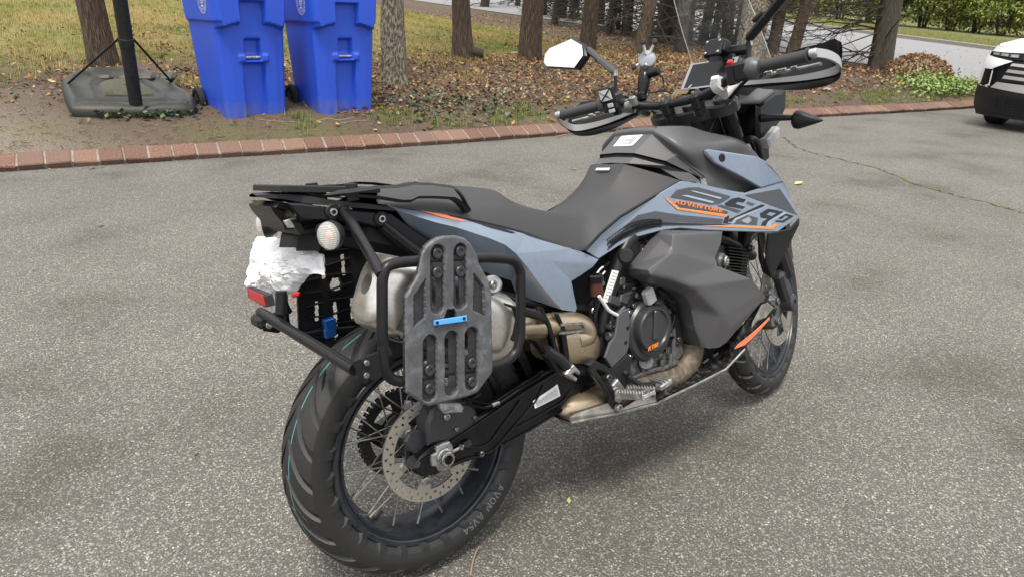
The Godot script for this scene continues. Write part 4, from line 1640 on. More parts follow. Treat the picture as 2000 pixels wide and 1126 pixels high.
# ---------- frame, brackets, reservoir, shock
func frame_parts():
	var fr := node("frame", bike)
	# the dark inside of the bike: airbox, battery tray, wiring
	var mb := MB.new()
	box(mb, Transform3D(Basis(Vector3(0, 0, 1), 0.12), Vector3(0.78, 0.68, 0)), Vector3(0.62, 0.20, 0.20), 0.03)
	box(mb, Transform3D(Basis(Vector3(0, 0, 1), 0.2), Vector3(0.40, 0.62, -0.01)), Vector3(0.20, 0.30, 0.14), 0.03)
	box(mb, Transform3D(Basis(Vector3(0, 0, 1), -0.35), Vector3(0.12, 0.80, 0)), Vector3(0.50, 0.07, 0.18), 0.02)
	part("airbox", mb, M.deep_black, fr)
	mb = MB.new()
	tube(mb, fillet(P([678, 749, 145, 635, 718, 145, 573, 609, 145, 539, 532, 145, 516, 450, 145]), 0.05), 0.019, 14)
	tube(mb, fillet(P([695, 745, 130, 835, 733, 130, 1133, 659, 130, 1273, 584, 130]), 0.05), 0.017, 12)
	tube(mb, fillet(P([-64, 893, 100, 34, 801, 100, 125, 734, 100, 240, 664, 100, 441, 592, 100, 564, 555, 100]), 0.05), 0.015, 12)
	part("frame_tube", mb, M.tube, fr)
	mb = MB.new()
	var sp := P([571, 676, 165, 595, 668, 165, 548, 591, 165, 526, 599, 165])
	plate(mb, sp, 0.002)
	part("frame_sticker", mb, M.white_print, fr)
	mb = MB.new()
	for k in 9:
		tube(mb, [sp[0].lerp(sp[3], 0.08 + k * 0.10) + Vector3(0.003, 0, 0.0006), sp[1].lerp(sp[2], 0.08 + k * 0.10) + Vector3(-0.003, 0, 0.0006)], 0.0006, 4)
	part("sticker_print", mb, M.grey_print, fr).set_meta("kind", "stuff")
	mb = MB.new()
	cyl(mb, Vector3(0.634, 0.702, 0.150), Vector3(0.616, 0.707, 0.175), 0.021, 22, 0.004)
	part("frame_plug", mb, M.plastic, fr)
	# upper mounts: wiring and pipes under the fairing
	mb = MB.new()
	for q in [P([711, 677, 130, 730, 697, 130, 767, 721, 130]), P([710, 685, 120, 725, 713, 120, 748, 730, 120, 811, 734, 120]), P([524, 667, 140, 556, 681, 140, 585, 693, 140]), P([539, 662, 140, 572, 675, 140]), P([719, 736, 150, 730, 714, 150, 742, 703, 150]), P([716, 625, 130, 681, 674, 130, 692, 704, 130])]:
		tube(mb, curve(q, 4), 0.0038, 6)
	for k in 3:
		cyl(mb, Vector3(0.741, 0.701, 0.120) + Vector3(0.03 * k, 0.02 * k, 0), Vector3(0.719, 0.706, 0.140) + Vector3(0.03 * k, 0.02 * k, 0), 0.017, 14, 0.003)
	part("wiring", mb, M.gloss_black, fr).set_meta("kind", "stuff")
	mb = MB.new()
	for q in [P([529, 671, 145, 543, 681, 145, 556, 686, 145]), P([546, 661, 145, 562, 672, 145]), P([691, 685, 145, 708, 694, 145, 718, 707, 145])]:
		tube(mb, curve(q, 3), 0.0024, 6)
	part("wire", mb, M.wire_white, fr).set_meta("kind", "stuff")
	# rear brake reservoir with hose
	mb = MB.new()
	var rc := Vector3(0.506, 0.653, 0.165)
	cyl(mb, rc + Vector3(0, -0.035, 0), rc + Vector3(0, 0.006, 0), 0.018, 18, 0.003)
	part("fluid_pot", mb, M.brown_fluid, fr)
	mb = MB.new()
	lathe(mb, at_axis(rc + Vector3(0, 0.004, 0), Vector3.UP), [Vector2(0.0, 0), Vector2(0.021, 0), Vector2(0.021, 0.016), Vector2(0.017, 0.020), Vector2(0, 0.020)], 10)
	part("pot_cap", mb, M.gloss_black, fr)
	mb = MB.new()
	tube(mb, curve(P([501, 622, 165, 500, 588, 165, 494, 546, 165, 505, 515, 165, 532, 502, 165, 551, 492, 165]), 5), 0.0065, 10)
	part("brake_line", mb, M.gloss_black, fr)
	mb = MB.new()
	tube(mb, curve(P([490, 625, 190, 507, 601, 190, 524, 578, 190, 554, 558, 190]), 5), 0.0048, 8)
	part("grey_hose", mb, M.wire_white, fr)
	mb = MB.new()
	cyl(mb, Vector3(0.521, 0.505, 0.180), Vector3(0.546, 0.499, 0.180), 0.012, 14, 0.002)
	cyl(mb, Vector3(0.537, 0.526, 0.160), Vector3(0.542, 0.526, 0.180), 0.009, 12, 0.002)
	part("master_cylinder", mb, M.cover, fr)
	# shock spring: pale coils between the side panel and the reservoir
	mb = MB.new()
	var coil := PackedVector3Array()
	for k in 90:
		var an := k * 0.42
		var c := Vector3(0.385, 0.70, 0.065).lerp(Vector3(0.43, 0.48, 0.055), k / 89.0)
		coil.append(c + Vector3(cos(an), 0.15 * cos(an), sin(an)) * 0.036)
	tube(mb, coil, 0.0065, 7)
	part("shock_spring", mb, M.lens, fr)
	mb = MB.new()
	bolt(mb, Vector3(0.502, 0.577, 0.150), Vector3(0, 0, 1), 0.0105, 0.008)
	bolt(mb, Vector3(0.996, 0.626, 0.215), Vector3(0.2, 0, 1), 0.0165, 0.012)
	bolt(mb, Vector3(1.227, 0.620, 0.155), Vector3(0.2, 0, 1), 0.0125, 0.010)
	bolt(mb, Vector3(0.528, 0.648, 0.165), Vector3(0, 0, 1), 0.006, 0.006)
	part("frame_bolts", mb, M.steel, fr).set_meta("kind", "stuff")
	# pillion peg hanger: two slats, and the folded peg
	var pg := node("pillion_footrest", bike)
	mb = MB.new()
	plate(mb, P([287, 642, 185, 302, 636, 185, 325, 588, 185, 342, 511, 185, 337, 493, 185, 328, 507, 185, 310, 589, 185]), 0.016, 0.003)
	plate(mb, P([338, 612, 185, 353, 607, 185, 372, 566, 185, 378, 496, 185, 377, 465, 185, 358, 479, 185, 356, 570, 185]), 0.016, 0.003)
	part("hanger", mb, M.swing, pg)
	mb = MB.new()
	plate(mb, P([253, 567, 205, 274, 548, 205, 288, 524, 205, 312, 531, 205, 365, 467, 205, 357, 453, 205, 339, 449, 205, 316, 471, 205, 287, 519, 205]), 0.03, 0.006)
	tube(mb, P([286, 532, 200, 327, 499, 200, 362, 455, 200]), 0.015, 10)
	part("folded_peg", mb, M.plastic, pg)
	mb = MB.new()
	plate(mb, P([351, 474, 215, 364, 476, 215, 385, 450, 215, 381, 443, 215, 366, 456, 215, 356, 453, 215, 373, 436, 215, 368, 429, 215, 347, 445, 215, 332, 460, 215]), 0.026, 0.003)
	part("clevis", mb, M.alu, pg)
	# radiator, its fan and guard in the gap behind the fork
	var rd := node("radiator", bike)
	mb = MB.new()
	box(mb, Transform3D(Basis(Vector3(0, 0, 1), -0.25), Vector3(1.215, 0.62, 0)), Vector3(0.035, 0.28, 0.30), 0.004)
	part("core", mb, M.deep_black, rd)
	mb = MB.new()
	for k in 10:
		box(mb, Transform3D(Basis(Vector3(0, 0, 1), -0.25), Vector3(1.16 - 0.0 * k, 0.54 + k * 0.010, 0.12)), Vector3(0.11, 0.003, 0.07))
	part("fins", mb, M.cover, rd).set_meta("kind", "stuff")
	mb = MB.new()
	lathe(mb, at_axis(Vector3(1.17, 0.66, 0.06), Vector3(-1, 0.25, 0)), [Vector2(0.085, 0), Vector2(0.085, 0.03), Vector2(0.078, 0.034), Vector2(0.072, 0.03), Vector2(0.072, 0.0)], 30)
	for k in 5:
		box(mb, Transform3D(Basis(Vector3(-0.97, 0.24, 0).normalized(), TAU * k / 5) * Basis(Vector3(0, 0, 1), -0.25), Vector3(1.16, 0.662, 0.06)), Vector3(0.012, 0.15, 0.022), 0.002)
	part("fan", mb, M.gloss_black, rd)


# ---------- tail: cowl, lamp, indicators, plate bracket
func tail():
	var tl := node("tail", bike)
	var mb := MB.new()
	# glossy cowl blade, from the tip to the side panel, both sides
	var top := P([-310, 989, 20, -285, 987, 50, -224, 978, 90, -175, 963, 105, -117, 948, 112, -47, 931, 118])
	var low := P([-309, 984, 20, -287, 977, 52, -227, 963, 92, -177, 951, 107, -119, 939, 114, -37, 921, 120])
	top[0] = Vector3(-0.297, 0.986, 0.02)
	top[1] = Vector3(-0.255, 0.984, 0.055)
	low[0] = Vector3(-0.297, 0.982, 0.02)
	low[1] = Vector3(-0.255, 0.974, 0.057)
	var inn := PackedVector3Array()
	for p in top:
		inn.append(Vector3(p.x, p.y + 0.004, 0))
	for i in top.size() - 1:
		mb.quado(top[i], top[i + 1], inn[i + 1], inn[i], Vector3.UP)
		mb.quado(low[i], low[i + 1], top[i + 1], top[i], Vector3(0, 0, 1))
		var l0 := Vector3(low[i].x, low[i].y, 0)
		var l1 := Vector3(low[i + 1].x, low[i + 1].y, 0)
		mb.quado(low[i], low[i + 1], l1, l0, Vector3.DOWN)
	mb.mirror()
	part("cowl", mb, M.plastic, tl, 30.0)
	# subframe and its cover
	mb = MB.new()
	plate(mb, P([-267, 969, 108, -234, 963, 108, -178, 948, 108, -117, 934, 108, -40, 917, 108, 0, 881, 108, 61, 833, 108, 105, 794, 108, 89, 779, 108, 43, 803, 108, -16, 860, 108, -63, 884, 108, -121, 906, 108, -188, 921, 108, -242, 929, 108]), 0.02, 0.004)
	part("subframe", mb, M.gloss_black, tl)
	part("subframe", mb.flipped(), M.gloss_black, tl)
	mb = MB.new()
	for e in [Vector3(-0.176, 0.938, 0.108), Vector3(-0.069, 0.908, 0.108)]:
		bolt(mb, e, Vector3(0, 0, 1), 0.0095, 0.010)
	part("subframe_bolts", mb, M.steel, tl).set_meta("kind", "stuff")
	for e in [Vector3(-0.175, 0.938, 0.106), Vector3(-0.068, 0.908, 0.106), Vector3(-0.153, 0.935, 0.106)]:
		mb = MB.new()
		cyl(mb, e, e + Vector3(0, 0, 0.008), 0.017, 18, 0.003)
		part("boss", mb, M.plastic, tl)
	mb = MB.new()
	plate(mb, P([-255, 932, 88, -179, 926, 88, -88, 900, 88, 8, 852, 88, 109, 779, 88, 80, 773, 88, 3, 821, 88, -66, 879, 88, -114, 889, 88, -183, 899, 88, -239, 898, 88]), 0.17, 0.01)
	part("under_tray", mb, M.plastic, tl)
	# tail lamp
	mb = MB.new()
	plate(mb, P([-285, 963, 75, -263, 970, 75, -238, 960, 75, -222, 954, 75, -230, 919, 75, -246, 910, 75, -263, 912, 75, -266, 927, 75, -279, 947, 75]), 0.15, 0.012)
	var lp := part("tail_lamp", mb, M.gloss_black, tl)
	mb = MB.new()
	plate(mb, P([-269, 932, 78, -242, 936, 78, -234, 921, 78, -250, 914, 78, -262, 916, 78]), 0.004, 0.0015)
	part("clear_lens", mb, M.alu, lp)
	# mudguard body that carries the plate
	mb = MB.new()
	var sec := P([-224, 863, 0, -215, 886, 0, -196, 908, 0, -175, 916, 0, -142, 914, 0, -110, 899, 0, -86, 877, 0])
	var s2 := P([-243, 863, 50, -233, 892, 50, -215, 915, 50, -195, 923, 50, -163, 922, 50, -132, 907, 50, -108, 885, 50])
	var s3 := P([-193, 855, 55, -189, 877, 55, -181, 895, 55, -166, 899, 55, -145, 896, 55, -123, 886, 55, -100, 871, 55])
	for i in sec.size() - 1:
		mb.quado(s2[i], s2[i + 1], sec[i + 1], sec[i], Vector3(-1, 1, 0))
		mb.quado(s3[i], s3[i + 1], s2[i + 1], s2[i], Vector3(-0.3, 0.3, 1))
	mb.mirror()
	part("mudguard", mb, M.plastic, tl, 50.0)
	# indicators on stalks
	for s in [1.0, -1.0]:
		var c := Vector3(-0.226, 0.905, 0.187 * s)
		mb = MB.new()
		tube(mb, curve([Vector3(-0.16, 0.895, 0.05 * s), Vector3(-0.20, 0.905, 0.10 * s), Vector3(-0.212, 0.905, 0.135 * s), Vector3(-0.215, 0.905, 0.165 * s)], 4), 0.0135, 12)
		lathe(mb, Transform3D(Basis.from_scale(Vector3(0.84, 0.98, 0.84)), c + Vector3(0.004, -0.004, 0)) * at_axis(Vector3.ZERO, Vector3(0.85, 0.05, -0.5 * s)), [Vector2(0.0305, -0.001), Vector2(0.030, 0.012), Vector2(0.022, 0.03), Vector2(0.010, 0.044), Vector2(0, 0.047)], 24)
		var ind := part("indicator", mb, M.plastic, tl)
		var la := Vector3(-0.85, -0.05, 0.5 * s).normalized()
		var tall := Basis.from_scale(Vector3(0.84, 0.98, 0.84))
		var lx := Transform3D(tall, c + Vector3(0.004, -0.004, 0)) * at_axis(Vector3.ZERO, la)
		mb = MB.new()
		lathe(mb, lx, [Vector2(0.0, -0.012), Vector2(0.014, -0.008), Vector2(0.026, 0.001), Vector2(0.0275, 0.003)], 24)
		part("bowl", mb, M.alu, ind)
		mb = MB.new()
		lathe(mb, lx, [Vector2(0.029, 0.0), Vector2(0.0285, 0.008), Vector2(0.0245, 0.015), Vector2(0.0165, 0.020), Vector2(0.008, 0.0225), Vector2(0, 0.023)], 28)
		part("clear_lens", mb, M.clear_plastic, ind)
		mb = MB.new()
		for k in 11:
			var oo := (k - 5) * 0.0042
			var hw := sqrt(max(0.0, 0.026 * 0.026 - oo * oo))
			var line := PackedVector3Array()
			for q in 7:
				var t := q / 3.0 - 1.0
				var rr := sqrt(oo * oo + hw * hw * t * t)
				line.append(lx * Vector3(oo, 0.0215 - 16.0 * rr * rr - 0.0015, hw * t))
			tube(mb, line, 0.0007, 5)
		part("lens_ribs", mb, M.lens, ind).set_meta("kind", "stuff")
		mb = MB.new()
		lathe(mb, lx, [Vector2(0, -0.010), Vector2(0.008, -0.006), Vector2(0.0095, 0.002), Vector2(0.006, 0.009), Vector2(0, 0.010)], 14)
		part("amber_bulb", mb, M.amber, ind)
	# plate arm, lamp post, reflector
	mb = MB.new()
	tube(mb, P([-246, 762, -75, -254, 711, -75]), 0.013, 12)
	part("plate_arm", mb, M.plastic, tl)
	mb = MB.new()
	plate(mb, P([-325, 789, -53, -325, 787, 67, -325, 765, 71, -325, 759, 44, -325, 764, -59]), 0.014, 0.002, Vector3(-1, 0, 0))
	var rf := part("reflector_body", mb, M.plastic, tl)
	mb = MB.new()
	plate(mb, P([-327, 788, -43, -327, 786, 53, -327, 764, 55, -327, 766, -45]), 0.004, 0.001, Vector3(-1, 0, 0))
	part("reflector", mb, M.red, rf)
	mb = MB.new()
	tube(mb, P([-259, 768, 30, -248, 768, 30, -244, 773, 30]), 0.005, 8)
	part("tag_strap", mb, M.red, tl)
	# the bag that hides the number plate
	bag()


func bag():
	var o := thing("plastic_bag", "crumpled white plastic bag tied over the motorcycle's number plate", "bag")
	o.transform = bike.transform
	var ol := P([-186, 855, -376, -186, 862, -320, -186, 863, -259, -186, 862, -213, -186, 862, -155, -186, 862, -93, -186, 862, -47, -186, 858, -13, -187, 851, 29, -188, 839, 52, -190, 821, 58, -192, 804, 58, -191, 807, 37, -191, 811, 18, -191, 812, -2, -191, 808, -17, -192, 796, -25, -193, 788, -35, -195, 774, -61, -196, 765, -81, -197, 752, -102, -198, 741, -126, -199, 731, -164, -199, 725, -220, -200, 717, -276, -200, 719, -302, -200, 719, -325, -200, 717, -373, -201, 714, -427, -201, 713, -484, -200, 724, -472, -199, 732, -466, -195, 768, -441, -192, 802, -421, -190, 819, -413])
	var n := ol.size()
	var mid := Vector3.ZERO
	for p in ol:
		mid += p
	mid /= n
	var nz := FastNoiseLite.new()
	nz.seed = 77
	nz.frequency = 15.0
	nz.fractal_octaves = 4
	nz.noise_type = FastNoiseLite.TYPE_SIMPLEX
	var dense := PackedVector3Array()
	for i in n:
		for k in 4:
			dense.append(ol[i].lerp(ol[(i + 1) % n], k / 4.0))
	n = dense.size()
	var mb := MB.new()
	var steps := 26
	for side in [-1.0, 1.0]:
		var pt := func(i, j):
			var f := float(j) / steps  # 0 rim .. 1 middle
			var p: Vector3 = dense[i % n].lerp(mid, f)
			var bulge: float = (0.030 if side < 0.0 else 0.020) * (1.0 - pow(1.0 - f, 2.6))
			var wr := nz.get_noise_2d(p.y, p.z)
			var fold: float = 1.0 - 2.2 * abs(nz.get_noise_2d(p.y * 0.55 + p.z * 0.5 + 3.0, p.z * 0.35 - p.y * 0.2))
			var w: float = min(f * 6.0, 1.0)
			p.x += side * (bulge + (0.006 * wr + 0.012 * max(fold, -0.6)) * w)
			p.y += 0.004 * nz.get_noise_2d(p.z * 1.5, p.y * 1.5 + 9.0)
			return p
		var grid := []
		for j in steps + 1:
			var row := []
			for i in n:
				row.append(pt.call(i, j) if j < steps else Vector3(mid.x + side * 0.028, mid.y, mid.z))
			grid.append(row)
		for j in steps:
			for i in n:
				var q := (i + 1) % n
				mb.quado(grid[j][i], grid[j][q], grid[j + 1][q], grid[j + 1][i], Vector3(side, 0, 0))
	part("wrapping", mb, M.bag, o, 50.0)


# ---------- luggage rack, grab handles, pannier racks and plates
func racks():
	var rk := node("luggage_rack", bike)
	var mb := MB.new()
	var half := [Vector2(-0.266, 0.0), Vector2(-0.266, 0.082), Vector2(-0.255, 0.094), Vector2(-0.20, 0.100), Vector2(-0.15, 0.112), Vector2(-0.09, 0.112), Vector2(-0.05, 0.09), Vector2(-0.05, 0.0)]
	var y := 1.006
	var pts := PackedVector3Array()
	for q in half:
		pts.append(Vector3(q.x, y - 0.002 - (q.x + 0.266) * 0.135, q.y))
	for i in range(half.size() - 2, 0, -1):
		pts.append(Vector3(half[i].x, y - 0.002 - (half[i].x + 0.266) * 0.135, -half[i].y))
	plate(mb, pts, 0.0135, 0.0025, Vector3.UP)
	part("rack_plate", mb, M.plastic, rk)
	mb = MB.new()
	for s in [1.0, -1.0]:
		box(mb, Transform3D(Basis(), Vector3(-0.185, 0.972, 0.05 * s)), Vector3(0.045, 0.035, 0.035), 0.005)
		cyl(mb, Vector3(-0.125, 0.955, 0.105 * s), Vector3(-0.125, 0.990, 0.105 * s), 0.014, 14)
	part("rack_post", mb, M.plastic, rk)
	for s in [1.0, -1.0]:
		mb = MB.new()
		plate(mb, P([-198, 976, 150, -163, 981, 150, -86, 981, 150, -38, 977, 150, -17, 978, 150, 0, 979, 150, 47, 972, 150, 98, 960, 150, 116, 950, 150, 130, 931, 150, 139, 911, 150, 144, 896, 150, 135, 892, 150, 128, 901, 150, 117, 915, 150, 108, 923, 150, 99, 928, 150, 49, 937, 150, 8, 942, 150, -11, 936, 150, -32, 939, 150, -93, 956, 150, -165, 970, 150, -190, 970, 150]), 0.026, 0.006)
		part("grab_handle", mb if s > 0 else mb.flipped(), M.plastic, rk)
	# tubular pannier carriers
	var pr := node("pannier_carrier", bike)
	var loop := fillet(P([-172, 663, 268, -181, 689, 268, -163, 812, 268, -152, 835, 268, -127, 837, 268, -42, 828, 268, 101, 806, 268, 160, 790, 268, 177, 764, 268, 161, 615, 268, 143, 577, 268, 108, 565, 268, 70, 567, 268, -71, 591, 268, -144, 596, 268, -172, 608, 268, -184, 635, 268, -182, 666, 268, -180, 684, 268]), 0.035, 5)
	for s in [1.0, -1.0]:
		mb = MB.new()
		tube(mb, loop, 0.0112, 14)
		tube(mb, P([-155, 937, 115, -155, 909, 155, -163, 821, 268]), 0.0112, 14)
		tube(mb, fillet(P([167, 672, 268, 222, 648, 240, 287, 614, 190, 313, 592, 160]), 0.02), 0.0112, 12)
		plate(mb, fillet(P([-247, 669, 272, -192, 674, 272, -176, 654, 272, -179, 630, 272, -206, 618, 272, -242, 633, 272]), 0.006, 3), 0.005, 0.001)
		var cr := part("carrier_loop", mb if s > 0 else mb.flipped(), M.tube, pr)
		mb = MB.new()
		for e in [Vector3(-0.223, 0.660, 0.273), Vector3(-0.227, 0.636, 0.273)]:
			bolt(mb, e, Vector3(0, 0, 1), 0.0065, 0.006)
		part("carrier_bolts", mb if s > 0 else mb.flipped(), M.steel, cr).set_meta("kind", "stuff")
	mb = MB.new()
	var p0 := Vector3(-0.240, 0.647, 0.255)
	var p2 := Vector3(-0.270, 0.705, -0.205)
	tube(mb, fillet([p0, p2, Vector3(-0.20, 0.645, -0.262)], 0.05), 0.0125, 14)
	part("cross_tube", mb, M.tube, pr)
	mb = MB.new()
	box(mb, Transform3D(Basis(), Vector3(-0.265, 0.683, -0.170)), Vector3(0.05, 0.030, 0.06), 0.008)
	part("tube_bracket", mb, M.plastic, pr)
	mb = MB.new()
	bolt(mb, Vector3(-0.266, 0.677, -0.135), Vector3(-0.4, 0, 1), 0.008, 0.006)
	part("bracket_bolt", mb, M.steel, pr)
	for s in [1.0, -1.0]:
		pannier_plate(s)


# the slotted mounting plate, cast in one piece: outline, recesses, through slots
func pannier_plate(s: float):
	var ol := P([-40, 874, 288, -26, 875, 288, 4, 871, 288, 24, 863, 288, 39, 848, 288, 52, 821, 288, 55, 802, 288, 76, 760, 288, 79, 733, 288, 71, 659, 288, 63, 569, 288, 61, 560, 288, 17, 527, 288, -5, 526, 288, -105, 535, 288, -117, 544, 288, -153, 580, 288, -140, 687, 288, -128, 772, 288, -94, 810, 288, -80, 849, 288, -69, 862, 288, -52, 871, 288])
	var flat := PackedVector2Array()
	for p in ol:
		flat.append(Vector2(p.x, p.y))
	var o := ol[0]
	# recesses as capsules (two ends, radius) and the narrow slots cut through them
	var caps := []
	for e in [P([-44, 844, 288, -58, 737, 288]), P([10, 837, 288, -3, 734, 288]), P([-86, 667, 288, -101, 560, 288]), P([-34, 662, 288, -48, 556, 288]), P([16, 658, 288, 3, 553, 288])]:
		caps.append([Vector2(e[0].x, e[0].y), Vector2(e[1].x, e[1].y)])
	var cuts := []
	for e in [P([-54, 792, 288, -61, 735, 288]), P([0, 781, 288, -4, 731, 288]), P([-91, 670, 288, -97, 627, 288]), P([-41, 659, 288, -52, 565, 288]), P([9, 661, 288, 4, 610, 288])]:
		cuts.append([Vector2(e[0].x, e[0].y), Vector2(e[1].x, e[1].y)])
	var polys := []
	for e in [P([-78, 799, 288, -88, 720, 288, -119, 706, 288, -111, 769, 288]), P([37, 788, 288, 60, 754, 288, 54, 689, 288, 25, 709, 288])]:
		var q := PackedVector2Array()
		for p in e:
			q.append(Vector2(p.x, p.y))
		polys.append(q)
	var win := PackedVector2Array()
	for p in P([-36, 725, 288, -19, 723, 288, -16, 708, 288, -19, 691, 288, -44, 695, 288, -46, 710, 288]):
		win.append(Vector2(p.x, p.y))
	var nz := FastNoiseLite.new()
	nz.seed = 5
	nz.frequency = 14.0
	var seg := func(p: Vector2, e): 
		var q := Geometry2D.get_closest_point_to_segment(p, e[0], e[1])
		return p.distance_to(q)
	var fn := func(x, y):
		var p := Vector2(x, y)
		if not Geometry2D.is_point_in_polygon(p, flat):
			var far := 1.0
			for i in flat.size():
				far = min(far, p.distance_to(Geometry2D.get_closest_point_to_segment(p, flat[i], flat[(i + 1) % flat.size()])))
			return NAN if far > (0.00125 if s > 0 else 0.0019) else -0.0035
		if Geometry2D.is_point_in_polygon(p, win):
			return NAN
		for e in cuts:
			if seg.call(p, e) < 0.0035:
				return NAN
		var h := 0.0
		for e in caps:
			h = min(h, -0.0110 * smoothstep(0.0180, 0.0135, seg.call(p, e)))
		for q in polys:
			if Geometry2D.is_point_in_polygon(p, q):
				h = min(h, -0.008)
		# bevelled rim
		var d := 1.0
		for i in flat.size():
			d = min(d, p.distance_to(Geometry2D.get_closest_point_to_segment(p, flat[i], flat[(i + 1) % flat.size()])))
		h -= 0.0035 * (1.0 - smoothstep(0.0, 0.0045, d))
		# two shallow moulded steps on the face
		h += 0.0012 * smoothstep(-0.05, 0.05, sin(x * 40.0 + y * 18.0))
		return h + 0.0003 * nz.get_noise_2d(x * 8.0, y * 8.0)
	var lo := flat[0]
	var hi := flat[0]
	for p in flat:
		lo = lo.min(p)
		hi = hi.max(p)
	var mb := MB.new()
	var snap := func(p: Vector2):
		if Geometry2D.is_point_in_polygon(p, flat):
			return p
		var best := p
		var far := 0.002
		for i in flat.size():
			var q := Geometry2D.get_closest_point_to_segment(p, flat[i], flat[(i + 1) % flat.size()])
			if p.distance_to(q) < far:
				far = p.distance_to(q)
				best = q
		return best
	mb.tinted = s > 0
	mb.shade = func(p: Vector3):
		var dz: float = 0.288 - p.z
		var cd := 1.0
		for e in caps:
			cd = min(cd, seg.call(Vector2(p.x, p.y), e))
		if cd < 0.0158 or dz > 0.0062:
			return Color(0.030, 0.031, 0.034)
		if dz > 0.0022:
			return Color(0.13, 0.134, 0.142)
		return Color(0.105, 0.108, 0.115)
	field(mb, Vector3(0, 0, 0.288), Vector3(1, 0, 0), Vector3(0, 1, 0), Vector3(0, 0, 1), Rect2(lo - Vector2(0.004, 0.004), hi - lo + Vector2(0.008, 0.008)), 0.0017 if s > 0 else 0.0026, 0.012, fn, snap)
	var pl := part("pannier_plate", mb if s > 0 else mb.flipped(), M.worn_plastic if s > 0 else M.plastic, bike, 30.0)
	mb = MB.new()
	var bm := MB.new()
	for e in [Vector3(-0.041, 0.842, 0.279), Vector3(-0.046, 0.803, 0.279), Vector3(0.014, 0.836, 0.279), Vector3(0.009, 0.795, 0.279), Vector3(-0.091, 0.608, 0.279), Vector3(-0.096, 0.569, 0.279), Vector3(0.014, 0.594, 0.279), Vector3(0.009, 0.553, 0.279)]:
		lathe(mb, at_axis(e, Vector3(0, 0, 1)), [Vector2(0.0115, 0), Vector2(0.0115, 0.004), Vector2(0.010, 0.0055), Vector2(0.0055, 0.0055), Vector2(0.0045, 0.003), Vector2(0, 0.003)], 18)
	part("plate_bolts", mb if s > 0 else mb.flipped(), M.cover, pl).set_meta("kind", "stuff")
	if s > 0:
		mb = MB.new()
		plate(mb, P([-74, 712, 296, 4, 704, 296, 4, 692, 296, -75, 702, 296]), 0.005, 0.001)
		part("blue_strap", mb, M.strap_blue, pl)
		mb = MB.new()
		for e in [Vector3(-0.069, 0.707, 0.297), Vector3(-0.004, 0.700, 0.297)]:
			cyl(mb, e - Vector3(0, 0, 0.002), e + Vector3(0, 0, 0.0008), 0.0035, 10)
		part("strap_rivets", mb, M.dark_print, pl).set_meta("kind", "stuff")
	else:
		# stiffening ribs on the inner face, which is the one in view, and the blue clamps
		bm = MB.new()
		for k in 9:
			var yy := 0.57 + k * 0.033
			box(bm, Transform3D(Basis(Vector3(0, 0, 1), 0.12 * (1 if k % 2 == 0 else -1)), Vector3(-0.02, yy, -0.270)), Vector3(0.075, 0.004, 0.010), 0.001)
			box(bm, Transform3D(Basis(Vector3(0, 0, 1), -0.1 * (1 if k % 2 == 0 else -1)), Vector3(-0.10, yy, -0.270)), Vector3(0.05, 0.004, 0.010), 0.001)
		part("stiffening_ribs", bm, M.deep_black, pl).set_meta("kind", "stuff")
		for e in [[641, 622, 0.0], [641, 642, 0.0], [711, 622, 0.0], [694, 470, 0.0]]:
			pass
		for e in [Vector3(-0.071, 0.613, -0.262), Vector3(-0.075, 0.589, -0.262), Vector3(0.030, 0.602, -0.262), Vector3(0.032, 0.817, -0.262)]:
			bm = MB.new()
			box(bm, Transform3D(Basis(Vector3(0, 0, 1), 0.05), e), Vector3(0.034, 0.028, 0.026), 0.004)
			cyl(bm, e + Vector3(0.004, 0, 0.012), e + Vector3(0.004, 0, 0.015), 0.005, 10)
			part("clamp", bm, M.clamp_blue, pl)


